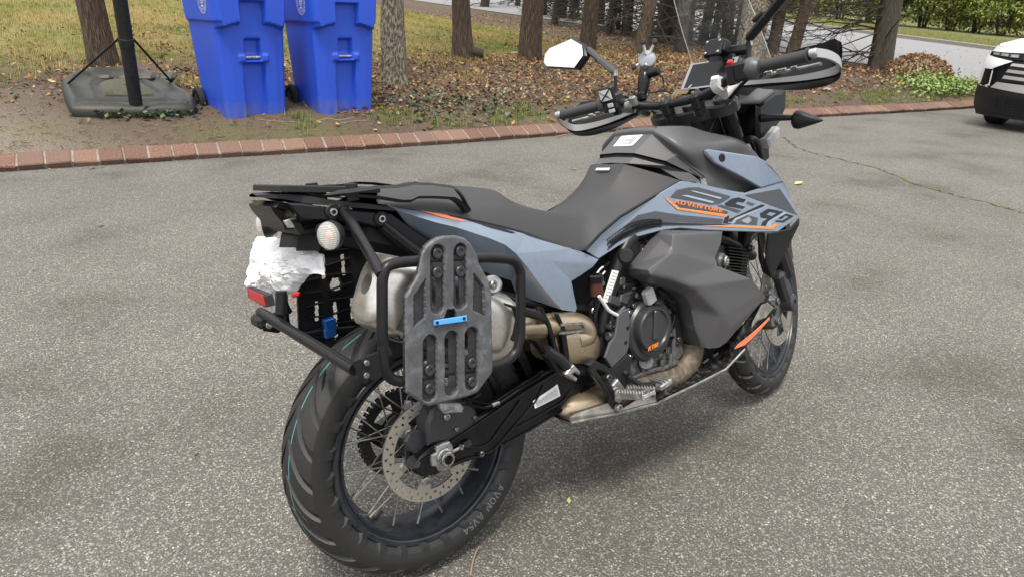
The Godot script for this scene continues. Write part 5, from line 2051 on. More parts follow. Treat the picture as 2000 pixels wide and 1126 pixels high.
# ---------- seat and tank
func seat_and_tank():
	# sections from the tail to the tank: middle of the top, crease, lower edge
	var mid := P([-5, 964, 0, 74, 962, 0, 159, 953, 0, 265, 934, 0, 326, 917, 0, 376, 884, 0, 444, 850, 0, 517, 832, 0, 579, 837, 0, 638, 860, 0, 695, 900, 0, 750, 942, 0])
	var cre := P([-64, 945, 90, -3, 936, 105, 73, 924, 108, 187, 902, 105, 266, 890, 100, 331, 875, 90, 409, 855, 80, 489, 836, 74, 572, 827, 70, 634, 843, 69, 693, 889, 69, 741, 943, 70])
	var low := P([-70, 940, 100, -13, 922, 118, 60, 900, 124, 165, 866, 130, 265, 829, 134, 337, 799, 138, 405, 772, 140, 455, 751, 141, 508, 746, 144, 604, 803, 150, 730, 841, 154, 881, 879, 158])
	var n := mid.size()
	var mb := MB.new()
	var rows := []
	for i in n:
		var m := Vector3(mid[i].x, max(mid[i].y, cre[i].y), 0.0)
		var c := cre[i]
		var l := low[i]
		var row := [m, m.lerp(c, 0.5) + Vector3(0, (m.y - c.y) * 0.22 + 0.002, 0), m.lerp(c, 0.85) + Vector3(0, (m.y - c.y) * 0.12 + 0.002, 0), c, c.lerp(l, 0.12) + Vector3(0, 0, 0.004), c.lerp(l, 0.5) + Vector3(0, 0, 0.008), c.lerp(l, 0.88) + Vector3(0, 0, 0.006), l, Vector3(l.x, l.y - 0.006, l.z - 0.012)]
		rows.append(row)
	# finer along the length
	var fine := []
	for i in n - 1:
		for k in 4:
			var t := k / 4.0
			var row := []
			for j in 9:
				row.append(rows[i][j].cubic_interpolate(rows[i + 1][j], rows[max(i - 1, 0)][j], rows[min(i + 2, n - 1)][j], t))
			fine.append(row)
	fine.append(rows[n - 1])
	for i in fine.size() - 1:
		for j in 8:
			mb.quado(fine[i][j], fine[i][j + 1], fine[i + 1][j + 1], fine[i + 1][j], Vector3(0, 1.0, 0.15) if j < 3 else (Vector3(0, 0.3, 1) if j < 7 else Vector3(0, -1, 0)))
	mb.mirror()
	var st := part("seat", mb, M.vinyl, bike, 32.0)
	mb = MB.new()
	box(mb, Transform3D(Basis(Vector3(0, 0, 1), 0.9), Vector3(0.723, 0.928, -0.000) + Vector3(-0.002, 0.004, 0.0)), Vector3(0.010, 0.003, 0.055), 0.001)
	part("seat_badge", mb, M.chrome, st)
	# tank shell, from the seat joint to the fork
	mb = MB.new()
	var t := P([758, 944, 70, 834, 921, 122, 884, 880, 156, 784, 971, 70, 843, 942, 134, 923, 915, 152, 968, 877, 166, 858, 1018, 74, 884, 954, 142, 976, 883, 168, 879, 1038, 78, 882, 997, 146, 916, 952, 172, 1035, 883, 168, 1166, 811, 178, 1034, 1029, 74, 1035, 993, 142, 1032, 964, 180, 1118, 889, 168, 1228, 810, 196, 1096, 1010, 66, 1147, 989, 128, 1134, 969, 170, 1203, 909, 166, 1285, 806, 200, 1202, 984, 60, 1247, 972, 100, 1228, 951, 150, 1274, 909, 160])
	var c0 := []
	for i in [0, 3, 7, 10, 15, 20, 25]:
		c0.append(Vector3(t[i].x, t[i].y + 0.003, 0))
	var ins := Vector3(0.9, 0.80, 0.0)
	# the raised cover: groove, panel, top (its own part) and the body round it
	faces_out(mb, t, [[3, 4, 8, 7], [4, 5, 6, 9], [4, 9, 8]], ins)
	faces_out(mb, [c0[1], c0[2], t[3], t[7]], [[0, 1, 3, 2]], ins)
	faces_out(mb, [c0[2], c0[3], t[7], t[10]], [[0, 1, 3, 2]], ins)
	mb.mirror()
	var tk := part("fuel_tank", mb, M.matte, bike, 28.0)
	mb = MB.new()
	# lower band of the cover, set a little back, with the dark joint above it
	var g := [t[3] + Vector3(-0.003, -0.012, 0.0), t[4] + Vector3(-0.002, -0.014, 0.002), t[5] + Vector3(0, -0.016, 0.002), t[6] + Vector3(0.0, -0.012, 0.0)]
	faces_out(mb, [t[0], t[1], t[2], g[0], g[1], g[2], g[3]], [[0, 1, 4, 3], [1, 2, 5, 4], [2, 6, 5]], ins)
	faces_out(mb, [c0[0], Vector3(g[0].x, g[0].y + 0.003, 0), t[0], g[0]], [[0, 1, 3, 2]], ins)
	mb.mirror()
	var gm := MB.new()
	var inn := Vector3(0.004, -0.004, -0.008)
	for q in [[t[3], t[4], g[1], g[0]], [t[4], t[5], g[2], g[1]], [t[5], t[6], g[3], g[2]]]:
		gm.quado(q[0] + inn, q[1] + inn, q[2] + inn, q[3] + inn, Vector3(-0.5, 0.3, 0.6))
	gm.quado(Vector3(t[3].x, t[3].y + 0.003, 0) + inn, t[3] + inn, g[0] + inn, Vector3(g[0].x, g[0].y + 0.003, 0) + inn, Vector3(-1, 0.3, 0))
	gm.mirror()
	part("tank_joint", gm, M.deep_black, tk, 20.0)
	part("tank_cover_step", mb, M.matte, tk, 20.0)
	mb = MB.new()
	# finely divided side of the tank, so that its bulge is smooth
	var rows2 := [[t[7], t[8], t[8].lerp(t[9], 0.45), t[9].lerp(t[6], 0.2), t[9] + Vector3(0.01, -0.035, 0.004)], [t[10], t[11], t[12], t[13], t[14]], [t[15], t[16], t[17], t[18], t[19]], [t[20], t[21], t[22], t[23], t[24]], [t[25], t[26], t[27], t[28], t[28] + Vector3(0.05, -0.08, 0.02)]]
	var gr := []
	for i in rows2.size() - 1:
		for k in 6:
			var tt := k / 6.0
			var line := []
			for j in 5:
				line.append(rows2[i][j].cubic_interpolate(rows2[i + 1][j], rows2[max(i - 1, 0)][j], rows2[min(i + 2, rows2.size() - 1)][j], tt))
			gr.append(curve(line, 6))
	gr.append(curve(rows2[4], 6))
	for i in gr.size() - 1:
		for j in gr[0].size() - 1:
			mb.quado(gr[i][j], gr[i][j + 1], gr[i + 1][j + 1], gr[i + 1][j], (gr[i][j] + gr[i + 1][j + 1]) * 0.5 - ins)
	for i in gr.size() - 1:
		mb.quado(gr[i][0], gr[i + 1][0], Vector3(gr[i + 1][0].x, gr[i + 1][0].y + 0.003, 0), Vector3(gr[i][0].x, gr[i][0].y + 0.003, 0), Vector3.UP)
	mb.mirror()
	part("tank_side", mb, M.matte, tk, 50.0)
	mb = MB.new()
	# raised edge of the cover
	tube(mb, [t[10] + Vector3(-0.006, 0.001, 0), t[7].lerp(t[10], 0.55), t[8], t[9], t[6], t[5] + Vector3(0, -0.003, 0)], 0.0035, 7)
	mb.mirror()
	part("cover_edge", mb, M.matte, tk, 60.0)
	mb = MB.new()
	var lb := [t[3].lerp(t[7], 0.36), t[3].lerp(t[7], 0.94), t[3].lerp(t[7], 0.94), t[3].lerp(t[7], 0.36)]
	var q4 := PackedVector3Array([Vector3(lb[0].x, lb[0].y + 0.004, 0.040), Vector3(lb[1].x, lb[1].y + 0.004, 0.044), Vector3(lb[2].x, lb[2].y + 0.004, -0.042), Vector3(lb[3].x, lb[3].y + 0.004, -0.038)])
	plate(mb, q4, 0.0006, 0.0, Vector3(-0.6, 0.8, 0))
	part("warning_label", mb, M.white_print, tk)
	mb = MB.new()
	for k in 7:
		var f := 0.16 + k * 0.11
		var a := q4[0].lerp(q4[1], f) + Vector3(-0.0003, 0.0005, -0.010)
		var b := q4[3].lerp(q4[2], f) + Vector3(-0.0003, 0.0005, 0.010 + 0.02 * (k % 3))
		tube(mb, [a, b], 0.0012, 4)
	part("label_print", mb, M.grey_print, tk).set_meta("kind", "stuff")


# a flat print on a panel given by its plane z = c + a x + b y
func decal(called: String, pts, m: Material, parent: Node, lift := 0.0012) -> MeshInstance3D:
	var mb := MB.new()
	var up := PackedVector3Array()
	for p in pts:
		up.append(p + Vector3(0, 0, lift))
	plate(mb, up, 0.0008)
	return part(called, mb, m, parent, 0.0)


# ---------- painted side panels
func fairings():
	# rear side panel: an upper band turned up, a lower face turned down, and the front blade
	var v := P([-52, 936, 112, 2, 924, 116, 89, 900, 122, 210, 857, 128, 312, 817, 134, 460, 752, 140, 539, 709, 146, -34, 922, 120, 48, 884, 140, 99, 865, 146, 182, 827, 152, 225, 804, 154, 254, 778, 156, 283, 741, 157, 322, 685, 157, 364, 634, 156, 389, 606, 155, 516, 694, 147, 468, 679, 146, 436, 671, 146, 440, 633, 148, 445, 597, 150, 439, 588, 150, 11, 874, 92, 73, 830, 88, 138, 772, 88, 223, 725, 90, 278, 699, 98, 285, 668, 102, 309, 650, 106, 368, 737, 150, 413, 650, 153])
	var mb := MB.new()
	shell(mb, v, [
		[0, 1, 8, 7], [1, 2, 9, 8], [2, 3, 10, 9], [3, 4, 11, 10], [4, 12, 11], [4, 5, 30, 12], [12, 30, 13], [5, 6, 17, 30], [30, 17, 18], [30, 18, 19], [13, 30, 31, 14], [30, 19, 20, 31], [14, 31, 15], [31, 20, 21], [31, 21, 22, 15], [15, 22, 16],
		[7, 8, 24, 23], [8, 9, 25, 24], [9, 10, 26, 25], [10, 11, 27, 26], [11, 12, 28, 27], [12, 13, 29, 28], [13, 14, 29], [14, 15, 29], [15, 16, 29]], Vector3(0, 0, -0.004))
	for s in [1.0, -1.0]:
		var p := part("rear_side_panel", mb if s > 0 else mb.flipped(), M.paint, bike, 14.0)
		if s < 0:
			continue
		decal("orange_stripe", P([20, 914, 122, 73, 901, 125, 98, 889, 127, 138, 873, 130, 118, 876, 132, 72, 892, 130]), M.orange_worn, p, 0.003)
		decal("dark_strip", P([140, 876, 128, 207, 854, 132, 272, 825, 136, 261, 826, 138, 190, 853, 134]), M.dark_print, p, 0.003)
	# front fairing with the big lettering: one slanting plane, its fin folded outwards
	mb = MB.new()
	var body := P([541, 710, 145, 503, 739, 135, 555, 774, 137, 631, 810, 143, 730, 841, 153, 868, 881, 168, 895, 877, 173, 1106, 816, 213, 1185, 825, 224, 1282, 831, 238, 1330, 724, 261, 1330, 713, 263, 1228, 680, 252, 1140, 693, 237, 931, 729, 200, 840, 749, 184, 777, 753, 174, 677, 748, 159, 612, 733, 152])
	plate(mb, body, 0.004, 0.002)
	# the fin above it
	var fin := PackedVector3Array()
	fin.append_array(P([960, 959, 184, 975, 962, 186, 1066, 943, 202, 1169, 921, 221, 1197, 907, 227, 1219, 891, 233]))
	fin.append_array(P([1283, 833, 241, 1178, 824, 227]))
	fin.append_array(P([1096, 867, 215, 994, 920, 192, 963, 950, 183]))
	plate(mb, fin, 0.010, 0.003)
	# folded edge between them and the front face
	var f1 := Vector3(1.282, 0.831, 0.240)
	var f2 := Vector3(1.331, 0.714, 0.262)
	shell(mb, [f1, f2, f2 + Vector3(0.05, 0.03, -0.06), f1 + Vector3(0.05, 0.01, -0.06)], [[0, 1, 2, 3]], Vector3(-0.004, 0, -0.002))
	for s in [1.0, -1.0]:
		var p := part("side_fairing", mb if s > 0 else mb.flipped(), M.paint, bike, 25.0)
		if s < 0:
			continue
		decals(p)
		var bm := MB.new()
		lathe(bm, at_axis(Vector3(0.996, 0.934, 0.216), Vector3(-0.15, 0.15, 1)), [Vector2(0.0125, 0), Vector2(0.0125, 0.002), Vector2(0.010, 0.003), Vector2(0.006, 0.003), Vector2(0.005, 0.001), Vector2(0, 0.001)], 18)
		part("panel_screw", bm, M.gloss_black, p)
	# black rubber edge between seat and fairing
	mb = MB.new()
	tube(mb, P([485, 744, 154, 543, 778, 154, 624, 813, 154, 734, 842, 154, 886, 880, 154]), 0.004, 7)
	mb.mirror()
	part("edge_seal", mb, M.gloss_black, bike)
	# lower front deflector
	mb = MB.new()
	plate(mb, P([1187, 681, 246, 1286, 681, 262, 1333, 707, 266, 1337, 685, 262, 1290, 621, 252, 1225, 527, 232, 1200, 585, 228, 1194, 640, 236]), 0.006, 0.002)
	plate(mb, P([1157, 685, 226, 1187, 680, 232, 1196, 606, 222, 1228, 526, 230, 1215, 546, 205, 1193, 595, 205]), 0.006, 0.002)
	for s in [1.0, -1.0]:
		part("air_deflector", mb if s > 0 else mb.flipped(), M.plastic, bike, 20.0)
	# saddle-shaped lower tank with knee bevels
	var w := P([768, 755, 205, 992, 717, 215, 975, 686, 221, 936, 649, 228, 934, 625, 236, 1086, 557, 246, 1157, 500, 240, 1192, 468, 232, 1156, 465, 237, 753, 748, 230, 627, 673, 238, 632, 657, 245, 713, 629, 255, 770, 602, 258, 810, 583, 258, 930, 474, 255, 985, 429, 249, 754, 739, 185, 648, 674, 186, 640, 664, 187, 644, 646, 192, 677, 620, 198, 757, 587, 212, 796, 563, 216, 824, 526, 218, 844, 454, 216, 876, 388, 213, 898, 378, 226, 944, 371, 231, 973, 381, 236, 1061, 441, 241, 828, 554, 150, 880, 497, 140, 891, 426, 140, 898, 379, 150, 725, 705, 244])
	var fc := [
		[0, 1, 9], [9, 1, 2, 3], [9, 3, 35], [35, 3, 4], [10, 35, 12, 11], [35, 4, 13, 12], [4, 5, 14, 13], [5, 6, 15, 14], [6, 7, 8], [6, 8, 15], [8, 16, 15],
		[17, 0, 9], [17, 9, 35, 18], [18, 35, 10], [18, 10, 19], [19, 10, 11, 20], [20, 11, 12, 21], [21, 12, 22], [12, 13, 23, 22], [13, 14, 24, 23], [14, 15, 25, 24], [15, 27, 26, 25], [15, 28, 27], [15, 16, 29, 28], [16, 8, 30, 29],
		[22, 23, 32, 31], [23, 24, 32], [24, 25, 33, 32], [25, 26, 34, 33]]
	mb = MB.new()
	soft_shell(mb, w, fc, Vector3(0, 0, -0.03), 3, 2)
	for s in [1.0, -1.0]:
		var lt := part("lower_tank", mb if s > 0 else mb.flipped(), M.matte, bike, 50.0)
		if s > 0:
			var lug := MB.new()
			lathe(lug, at_axis(Vector3(0.995, 0.622, 0.205), Vector3(0.2, 0, 1)), [Vector2(0.028, -0.01), Vector2(0.028, 0.004), Vector2(0.024, 0.010), Vector2(0.019, 0.010), Vector2(0.018, 0.002), Vector2(0, 0.002)], 24)
			part("mount_lug", lug, M.matte, lt)


func decals(p: Node):
	var o := "print"
	# pale ground of the big figures
	# 8, 9, 0 as slanting outlines; slash and small letters; orange frame and word
	decal("figure_eight", P([818, 841, 167, 846, 858, 168, 892, 860, 175, 928, 856, 181, 1048, 815, 205, 1044, 810, 205, 1000, 798, 200, 965, 800, 195, 943, 807, 190]), M.mid_print, p)
	decal("figure_cut", P([893, 850, 177, 909, 848, 179, 1012, 815, 199, 1005, 812, 199]), M.pale_print, p, 0.0022)
	decal("figure_cut", P([858, 841, 173, 881, 839, 176, 981, 807, 196, 970, 804, 195]), M.pale_print, p, 0.0022)
	decal("figure_nine", P([1020, 796, 204, 1054, 807, 207, 1080, 807, 211, 1110, 797, 217, 1098, 789, 216, 1075, 795, 212, 1064, 790, 211, 1104, 775, 219, 1090, 771, 218, 1029, 788, 206]), M.dark_print, p)
	decal("figure_nine", P([991, 794, 200, 1006, 795, 202, 1085, 766, 218, 1067, 762, 216]), M.mid_print, p)
	decal("figure_nine", P([1116, 790, 219, 1146, 779, 225, 1134, 775, 224, 1110, 784, 219]), M.mid_print, p)
	decal("slash", P([1174, 774, 230, 1187, 768, 233, 1035, 734, 215, 1021, 734, 213, 1030, 748, 212]), M.dark_print, p)
	decal("slash_edge", P([1191, 767, 234, 1199, 763, 235, 1062, 741, 218, 1048, 732, 217, 1001, 740, 209, 1008, 757, 208, 1017, 756, 209, 1012, 743, 210, 1036, 738, 215, 1055, 748, 216]), M.pale_print, p)
	decal("slash", P([1013, 757, 208, 1032, 759, 211, 1021, 736, 213, 1001, 740, 209]), M.dark_print, p, 0.0018)
	decal("figure_zero", P([1160, 747, 232, 1198, 757, 236, 1246, 744, 245, 1238, 737, 245, 1203, 746, 238, 1188, 740, 237, 1220, 728, 244, 1203, 724, 242, 1162, 734, 234]), M.dark_print, p)
	decal("slash", P([1251, 743, 246, 1264, 738, 249, 1198, 721, 241, 1190, 705, 243, 1157, 710, 237, 1168, 721, 237]), M.dark_print, p)
	decal("slash_edge", P([1266, 738, 249, 1277, 733, 252, 1213, 718, 244, 1196, 701, 244, 1176, 704, 241, 1190, 719, 241]), M.pale_print, p, 0.0018)
	decal("small_letter", P([1237, 721, 247, 1267, 733, 250, 1309, 719, 259, 1257, 705, 253, 1221, 713, 246, 1227, 717, 246, 1254, 712, 251, 1286, 720, 255, 1270, 726, 252, 1250, 717, 250]), M.dark_print, p)
	decal("camouflage_patch", P([1044, 732, 217, 1072, 744, 219, 1103, 751, 223, 1149, 735, 232, 1140, 714, 234]), M.mid_print, p)
	decal("camouflage_patch", P([1075, 737, 221, 1111, 745, 225, 1121, 732, 228, 1102, 724, 227]), M.grey_print, p, 0.0018)
	decal("dark_band", P([632, 778, 148, 695, 807, 153, 757, 809, 162, 847, 786, 179, 1005, 752, 208, 998, 739, 209, 843, 766, 182, 751, 779, 166, 689, 779, 156]), M.mid_print, p)
	decal("dark_band", P([669, 771, 155, 707, 778, 159, 769, 776, 169, 1002, 737, 210, 1028, 730, 215, 841, 757, 183, 753, 769, 168]), M.dark_print, p, 0.0016)
	decal("honeycomb_band", P([584, 747, 145, 629, 764, 150, 689, 778, 157, 769, 775, 169, 771, 766, 171, 692, 762, 160, 629, 749, 152, 592, 738, 148]), M.dark_print, p, 0.0014)
	decal("orange_line", P([908, 747, 194, 1038, 729, 216, 1187, 701, 243, 1215, 706, 246, 1229, 704, 249, 1203, 692, 247, 1175, 698, 242, 1037, 723, 217]), M.orange, p, 0.002)
	decal("orange_frame", P([799, 841, 164, 806, 837, 165, 844, 807, 175, 1024, 763, 209, 1019, 756, 209, 835, 804, 175, 802, 835, 165]), M.orange, p, 0.002)
	decal("word_ground", P([832, 825, 171, 855, 825, 175, 1030, 771, 209, 1023, 765, 209, 848, 808, 176]), M.mid_print, p, 0.0014)
	decal("grey_triangle", P([1109, 811, 215, 1262, 811, 238, 1326, 718, 261]), M.mid_print, p, 0.0014)
	var mb := MB.new()
	var a := Vector3(0.826, 0.823, 0.170)
	var b := Vector3(1.023, 0.766, 0.208)
	var ux := (b - a).normalized()
	var uy := (Vector3(0, 1, 0) - ux * ux.y).normalized()
	var w := a.distance_to(b)
	write(mb, "ADVENTURE", 0.026, 0.0008, func(x, y, z): return a + ux * (x * w / 0.162) + uy * (y * 0.55 + 0.005) + Vector3(0, 0, 0.0026 + z), 0.3)
	part("orange_lettering", mb, M.orange, p, 0.0)
	# honeycomb print: rows of dots
	mb = MB.new()
	for r in 5:
		for k in 34:
			var f := k / 33.0
			var c: Vector3 = Vector3(0.576, 0.743, 0.145).lerp(Vector3(0.768, 0.774, 0.169), f)
			c.y += 0.020 * sin(f * PI) + (r - 2) * 0.0065 * (1.0 - 0.3 * f)
			c.x += (r % 2) * 0.004
			box(mb, Transform3D(Basis(Vector3(0, 0, 1), 0.5), c + Vector3(0, 0, 0.0028)), Vector3(0.0046, 0.0038, 0.0008))
	part("honeycomb_dots", mb, M.deep_black, p).set_meta("kind", "stuff")


# ---------- nose: cheeks, headlamp, dash, screen, indicators
func front_fairing():
	var nf := node("nose_fairing", bike)
	var mb := MB.new()
	# the cheek with its flat grey top
	var c := P([1295, 1120, 70, 1412, 1153, 70, 1394, 1140, 110, 1380, 1115, 150, 1314, 1087, 140, 1221, 1091, 120])
	plate(mb, c, 0.01, 0.004, Vector3(-0.3, 0.9, 0.3))
	mb.mirror()
	part("cheek_top", mb, M.matte, nf, 20.0)
	mb = MB.new()
	plate(mb, P([1325, 1076, 125, 1423, 1114, 125, 1457, 1113, 125, 1504, 1136, 125, 1494, 1051, 125, 1450, 1001, 125, 1383, 961, 125, 1353, 950, 125, 1324, 982, 125]), 0.25, 0.012)
	plate(mb, P([1300, 984, 110, 1409, 956, 110, 1412, 896, 110, 1381, 883, 110, 1352, 917, 110]), 0.02, 0.004)
	part("cheek", mb, M.gloss_black, nf)
	mb = MB.new()
	plate(mb, P([1340, 963, 150, 1403, 1001, 150, 1415, 994, 150, 1409, 961, 150, 1354, 932, 150]), 0.05, 0.006)
	mb.mirror()
	part("headlamp", mb, M.car_grey, nf)
	mb = MB.new()
	tube(mb, fillet(P([1266, 970, 125, 1294, 971, 125, 1317, 952, 125, 1340, 897, 125]), 0.03), 0.011, 12)
	mb.mirror()
	part("fairing_stay", mb, M.tube, nf)
	for s in [1.0, -1.0]:
		mb = MB.new()
		var z := 0.0
		tube(mb, P([1334, 1032, 130, 1350, 1030, 170, 1368, 1026, 215]), [0.014, 0.012, 0.009], 12)
		var ctr := Vector3(1.401, 1.017, 0.245)
		var o := Vector3(1.374, 1.020, 0.215)
		var tip := Vector3(1.397, 1.011, 0.290)
		var ax := (tip - o).normalized()
		var rr := []
		for e in [[0.0, 0.017, 0.017], [0.008, 0.024, 0.028], [0.022, 0.026, 0.030], [0.045, 0.021, 0.022], [0.07, 0.013, 0.012], [0.092, 0.004, 0.003]]:
			rr.append(ring_at(o + ax * e[0] + Vector3(0, 0.0, 0), ax, Vector3.UP, e[1], e[2], 20, 2.2))
		loft(mb, rr)
		part("front_indicator", mb if s > 0 else mb.flipped(), M.plastic, nf, 50.0)
	# instrument: dark slab with a lit-less screen, and the tray behind it
	mb = MB.new()
	var d := Basis(Vector3(0, 0, 1), -0.62)
	box(mb, Transform3D(d, Vector3(1.255, 1.180, -0.005)), Vector3(0.028, 0.115, 0.215), 0.008)
	var ds := part("instrument", mb, M.plastic, nf)
	mb = MB.new()
	box(mb, Transform3D(d, Vector3(1.255, 1.180, -0.005)) * Transform3D(Basis(), Vector3(-0.015, 0, 0)), Vector3(0.002, 0.092, 0.165))
	part("display", mb, M.gloss_black, ds)
	mb = MB.new()
	box(mb, Transform3D(d, Vector3(1.255, 1.180, -0.005)) * Transform3D(Basis(), Vector3(-0.0145, 0, 0)), Vector3(0.002, 0.104, 0.190))
	part("display_frame", mb, M.grey_print, ds)
	mb = MB.new()
	box(mb, Transform3D(Basis(Vector3(0, 0, 1), -0.3), Vector3(1.34, 1.11, 0)), Vector3(0.14, 0.13, 0.20), 0.03)
	box(mb, Transform3D(Basis(Vector3(0, 0, 1), -0.5), Vector3(1.33, 1.21, 0)), Vector3(0.05, 0.12, 0.12), 0.01)
	part("cockpit", mb, M.deep_black, nf)
	# windscreen: a clear curved sheet, higher than the frame of the picture
	mb = MB.new()
	var rows := []
	for i in 9:
		var t := i / 8.0
		var row := []
		for k in 13:
			var u := k / 6.0 - 1.0
			var wd: float = lerp(0.15, 0.11, t * t)
			var x: float = 1.45 - 0.20 * t - 0.075 * u * u
			row.append(Vector3(x, 1.20 + 0.36 * t - 0.015 * u * u, u * wd))
		rows.append(row)
	for i in 8:
		for k in 12:
			mb.quado(rows[i][k], rows[i][k + 1], rows[i + 1][k + 1], rows[i + 1][k], Vector3(-1, 0.4, 0))
	var ws := part("windscreen", mb, M.glass, nf, 60.0)
	mb = MB.new()
	var le := PackedVector3Array()
	var re := PackedVector3Array()
	for r in rows:
		le.append(r[0])
		re.append(r[12])
	tube(mb, le, 0.0013, 6)
	tube(mb, re, 0.0013, 6)
	part("screen_edge", mb, M.lens, ws)
	# navigation mount: cradle with four studs on a bracket behind the screen
	mb = MB.new()
	var gc := Vector3(1.235, 1.268, 0.022)
	var gb := Basis(Vector3(0, 0, 1), -0.35)
	box(mb, Transform3D(gb, gc), Vector3(0.012, 0.055, 0.066), 0.004)
	box(mb, Transform3D(gb, gc + Vector3(0.03, 0.0, 0.01)), Vector3(0.035, 0.04, 0.045), 0.004)
	box(mb, Transform3D(gb, gc + Vector3(0.06, -0.015, 0.01)), Vector3(0.03, 0.03, 0.17), 0.006)
	box(mb, Transform3D(gb, gc + Vector3(0.05, -0.055, 0.0)), Vector3(0.04, 0.06, 0.10), 0.006)
	var nm := part("navigation_mount", mb, M.plastic, nf)
	mb = MB.new()
	for q in [[1, 1], [1, -1], [-1, 1], [-1, -1]]:
		bolt(mb, gc + gb * Vector3(-0.006, 0.018 * q[0], 0.024 * q[1]), gb * Vector3(-1, 0, 0), 0.0045, 0.003)
	part("studs", mb, M.steel, nm).set_meta("kind", "stuff")


# ---------- handlebar with everything on it, turned left with the fork
func handlebar():
	var hb := node("handlebar", bike, steer)
	var mb := MB.new()
	var half := [Vector3(1.088, 1.106, 0.0), Vector3(1.086, 1.107, 0.075), Vector3(1.062, 1.124, 0.145), Vector3(1.052, 1.146, 0.19), Vector3(1.054, 1.152, 0.25), Vector3(1.026, 1.147, 0.425)]
	var path := PackedVector3Array()
	for i in range(half.size() - 1, 0, -1):
		path.append(Vector3(half[i].x, half[i].y, -half[i].z))
	for p in half:
		path.append(p)
	path = fillet(path, 0.04)
	tube(mb, path, 0.0135, 14)
	part("bar", mb, M.tube, hb)
	for s in [1.0, -1.0]:
		var m3 := Vector3(1, 1, s)
		mb = MB.new()
		box(mb, Transform3D(Basis(Vector3(0, 0, 1), 0.45), Vector3(1.092, 1.100, 0.052 * s)), Vector3(0.046, 0.052, 0.030), 0.006)
		box(mb, Transform3D(Basis(Vector3(0, 0, 1), 0.45), Vector3(1.105, 1.078, 0.052 * s)), Vector3(0.042, 0.05, 0.026), 0.006)
		var cl := part("bar_clamp", mb, M.plastic, hb)
		mb = MB.new()
		bolt(mb, Vector3(1.070, 1.122, 0.052 * s), Vector3(-0.43, 0.9, 0), 0.006, 0.006)
		bolt(mb, Vector3(1.104, 1.132, 0.052 * s), Vector3(-0.43, 0.9, 0), 0.006, 0.006)
		part("clamp_bolts", mb, M.steel, cl).set_meta("kind", "stuff")
		# grip: ribbed sleeve, inner collar, bar end
		var a := Vector3(1.050, 1.1513, 0.275) * m3
		var b := Vector3(1.027, 1.1472, 0.418) * m3
		mb = MB.new()
		var prof := []
		var L := a.distance_to(b)
		prof.append(Vector2(0.0, 0.0))
		prof.append(Vector2(0.021, 0.0))
		prof.append(Vector2(0.021, 0.004))
		for k in 26:
			prof.append(Vector2(0.0168 + 0.0006 * (k % 2), 0.006 + k * (L - 0.014) / 25.0))
		prof.append(Vector2(0.0205, L - 0.006))
		prof.append(Vector2(0.0205, L - 0.001))
		prof.append(Vector2(0.0, L))
		lathe(mb, at_axis(a, b - a), prof, 20)
		var gp := part("grip", mb, M.rubber_plain if M.has("rubber_plain") else M.vinyl, hb)
		mb = MB.new()
		cyl(mb, b, b + (b - a).normalized() * 0.020, 0.0115, 16, 0.003)
		part("bar_end", mb, M.alu, gp)
		mb = MB.new()
		var dir := (b - a).normalized()
		if s > 0:
			lathe(mb, at_axis(a - dir * 0.040, dir), [Vector2(0, 0), Vector2(0.030, 0), Vector2(0.032, 0.010), Vector2(0.032, 0.024), Vector2(0.024, 0.036), Vector2(0.020, 0.042)], 24)
		else:
			lathe(mb, at_axis(a - dir * 0.020, dir), [Vector2(0, 0), Vector2(0.024, 0), Vector2(0.025, 0.018), Vector2(0.020, 0.022)], 24)
		part("grip_collar", mb, M.matte, gp)
		# switch housing
		mb = MB.new()
		var sc := Vector3(1.052, 1.152, 0.222) * m3
		box(mb, Transform3D(Basis(Vector3(0, 0, 1), 0.15), sc), Vector3(0.052, 0.056, 0.046 if s > 0 else 0.060), 0.008)
		if s > 0:
			box(mb, Transform3D(Basis(Vector3(0, 0, 1), 0.15), sc + Vector3(0.0, -0.004, -0.030)), Vector3(0.044, 0.060, 0.03), 0.005)
		var sw := part("switch_housing", mb, M.plastic, hb)
		mb = MB.new()
		if s > 0:
			box(mb, Transform3D(Basis(Vector3(0, 0, 1), 0.5), sc + Vector3(-0.020, 0.024, -0.026)), Vector3(0.014, 0.026, 0.018), 0.004)
			part("kill_switch", mb, M.red_switch, sw)
		else:
			box(mb, Transform3D(Basis(Vector3(0, 0, 1), 0.35), sc + Vector3(-0.028, 0.026, -0.004)), Vector3(0.022, 0.050, 0.058), 0.005)
			part("button_pod", mb, M.plastic, sw)
			mb = MB.new()
			var pb := Transform3D(Basis(Vector3(0, 0, 1), 0.35), sc + Vector3(-0.028, 0.026, -0.004))
			plate(mb, PackedVector3Array([pb * Vector3(-0.0117, 0.018, -0.022), pb * Vector3(-0.0117, 0.018, 0.022), pb * Vector3(-0.0117, -0.018, 0.022), pb * Vector3(-0.0117, -0.018, -0.022)]), 0.001, 0.0, Vector3(-1, 0, 0))
			part("button_faces", mb, M.white_print, sw)
			mb = MB.new()
			tube(mb, [pb * Vector3(-0.0125, 0.018, -0.022), pb * Vector3(-0.0125, -0.018, 0.022)], 0.0022, 5)
			tube(mb, [pb * Vector3(-0.0125, 0.018, 0.022), pb * Vector3(-0.0125, -0.018, -0.022)], 0.0022, 5)
			part("button_cross", mb, M.gloss_black, sw)
			mb = MB.new()
			box(mb, Transform3D(Basis(Vector3(0, 0, 1), 0.15), sc + Vector3(-0.028, -0.012, 0.004)), Vector3(0.008, 0.014, 0.020), 0.002)
			box(mb, Transform3D(Basis(Vector3(0, 0, 1), 0.15), sc + Vector3(-0.024, -0.030, 0.004)), Vector3(0.008, 0.012, 0.022), 0.002)
			part("indicator_button", mb, M.car_grey, sw)
		# lever with its perch
		mb = MB.new()
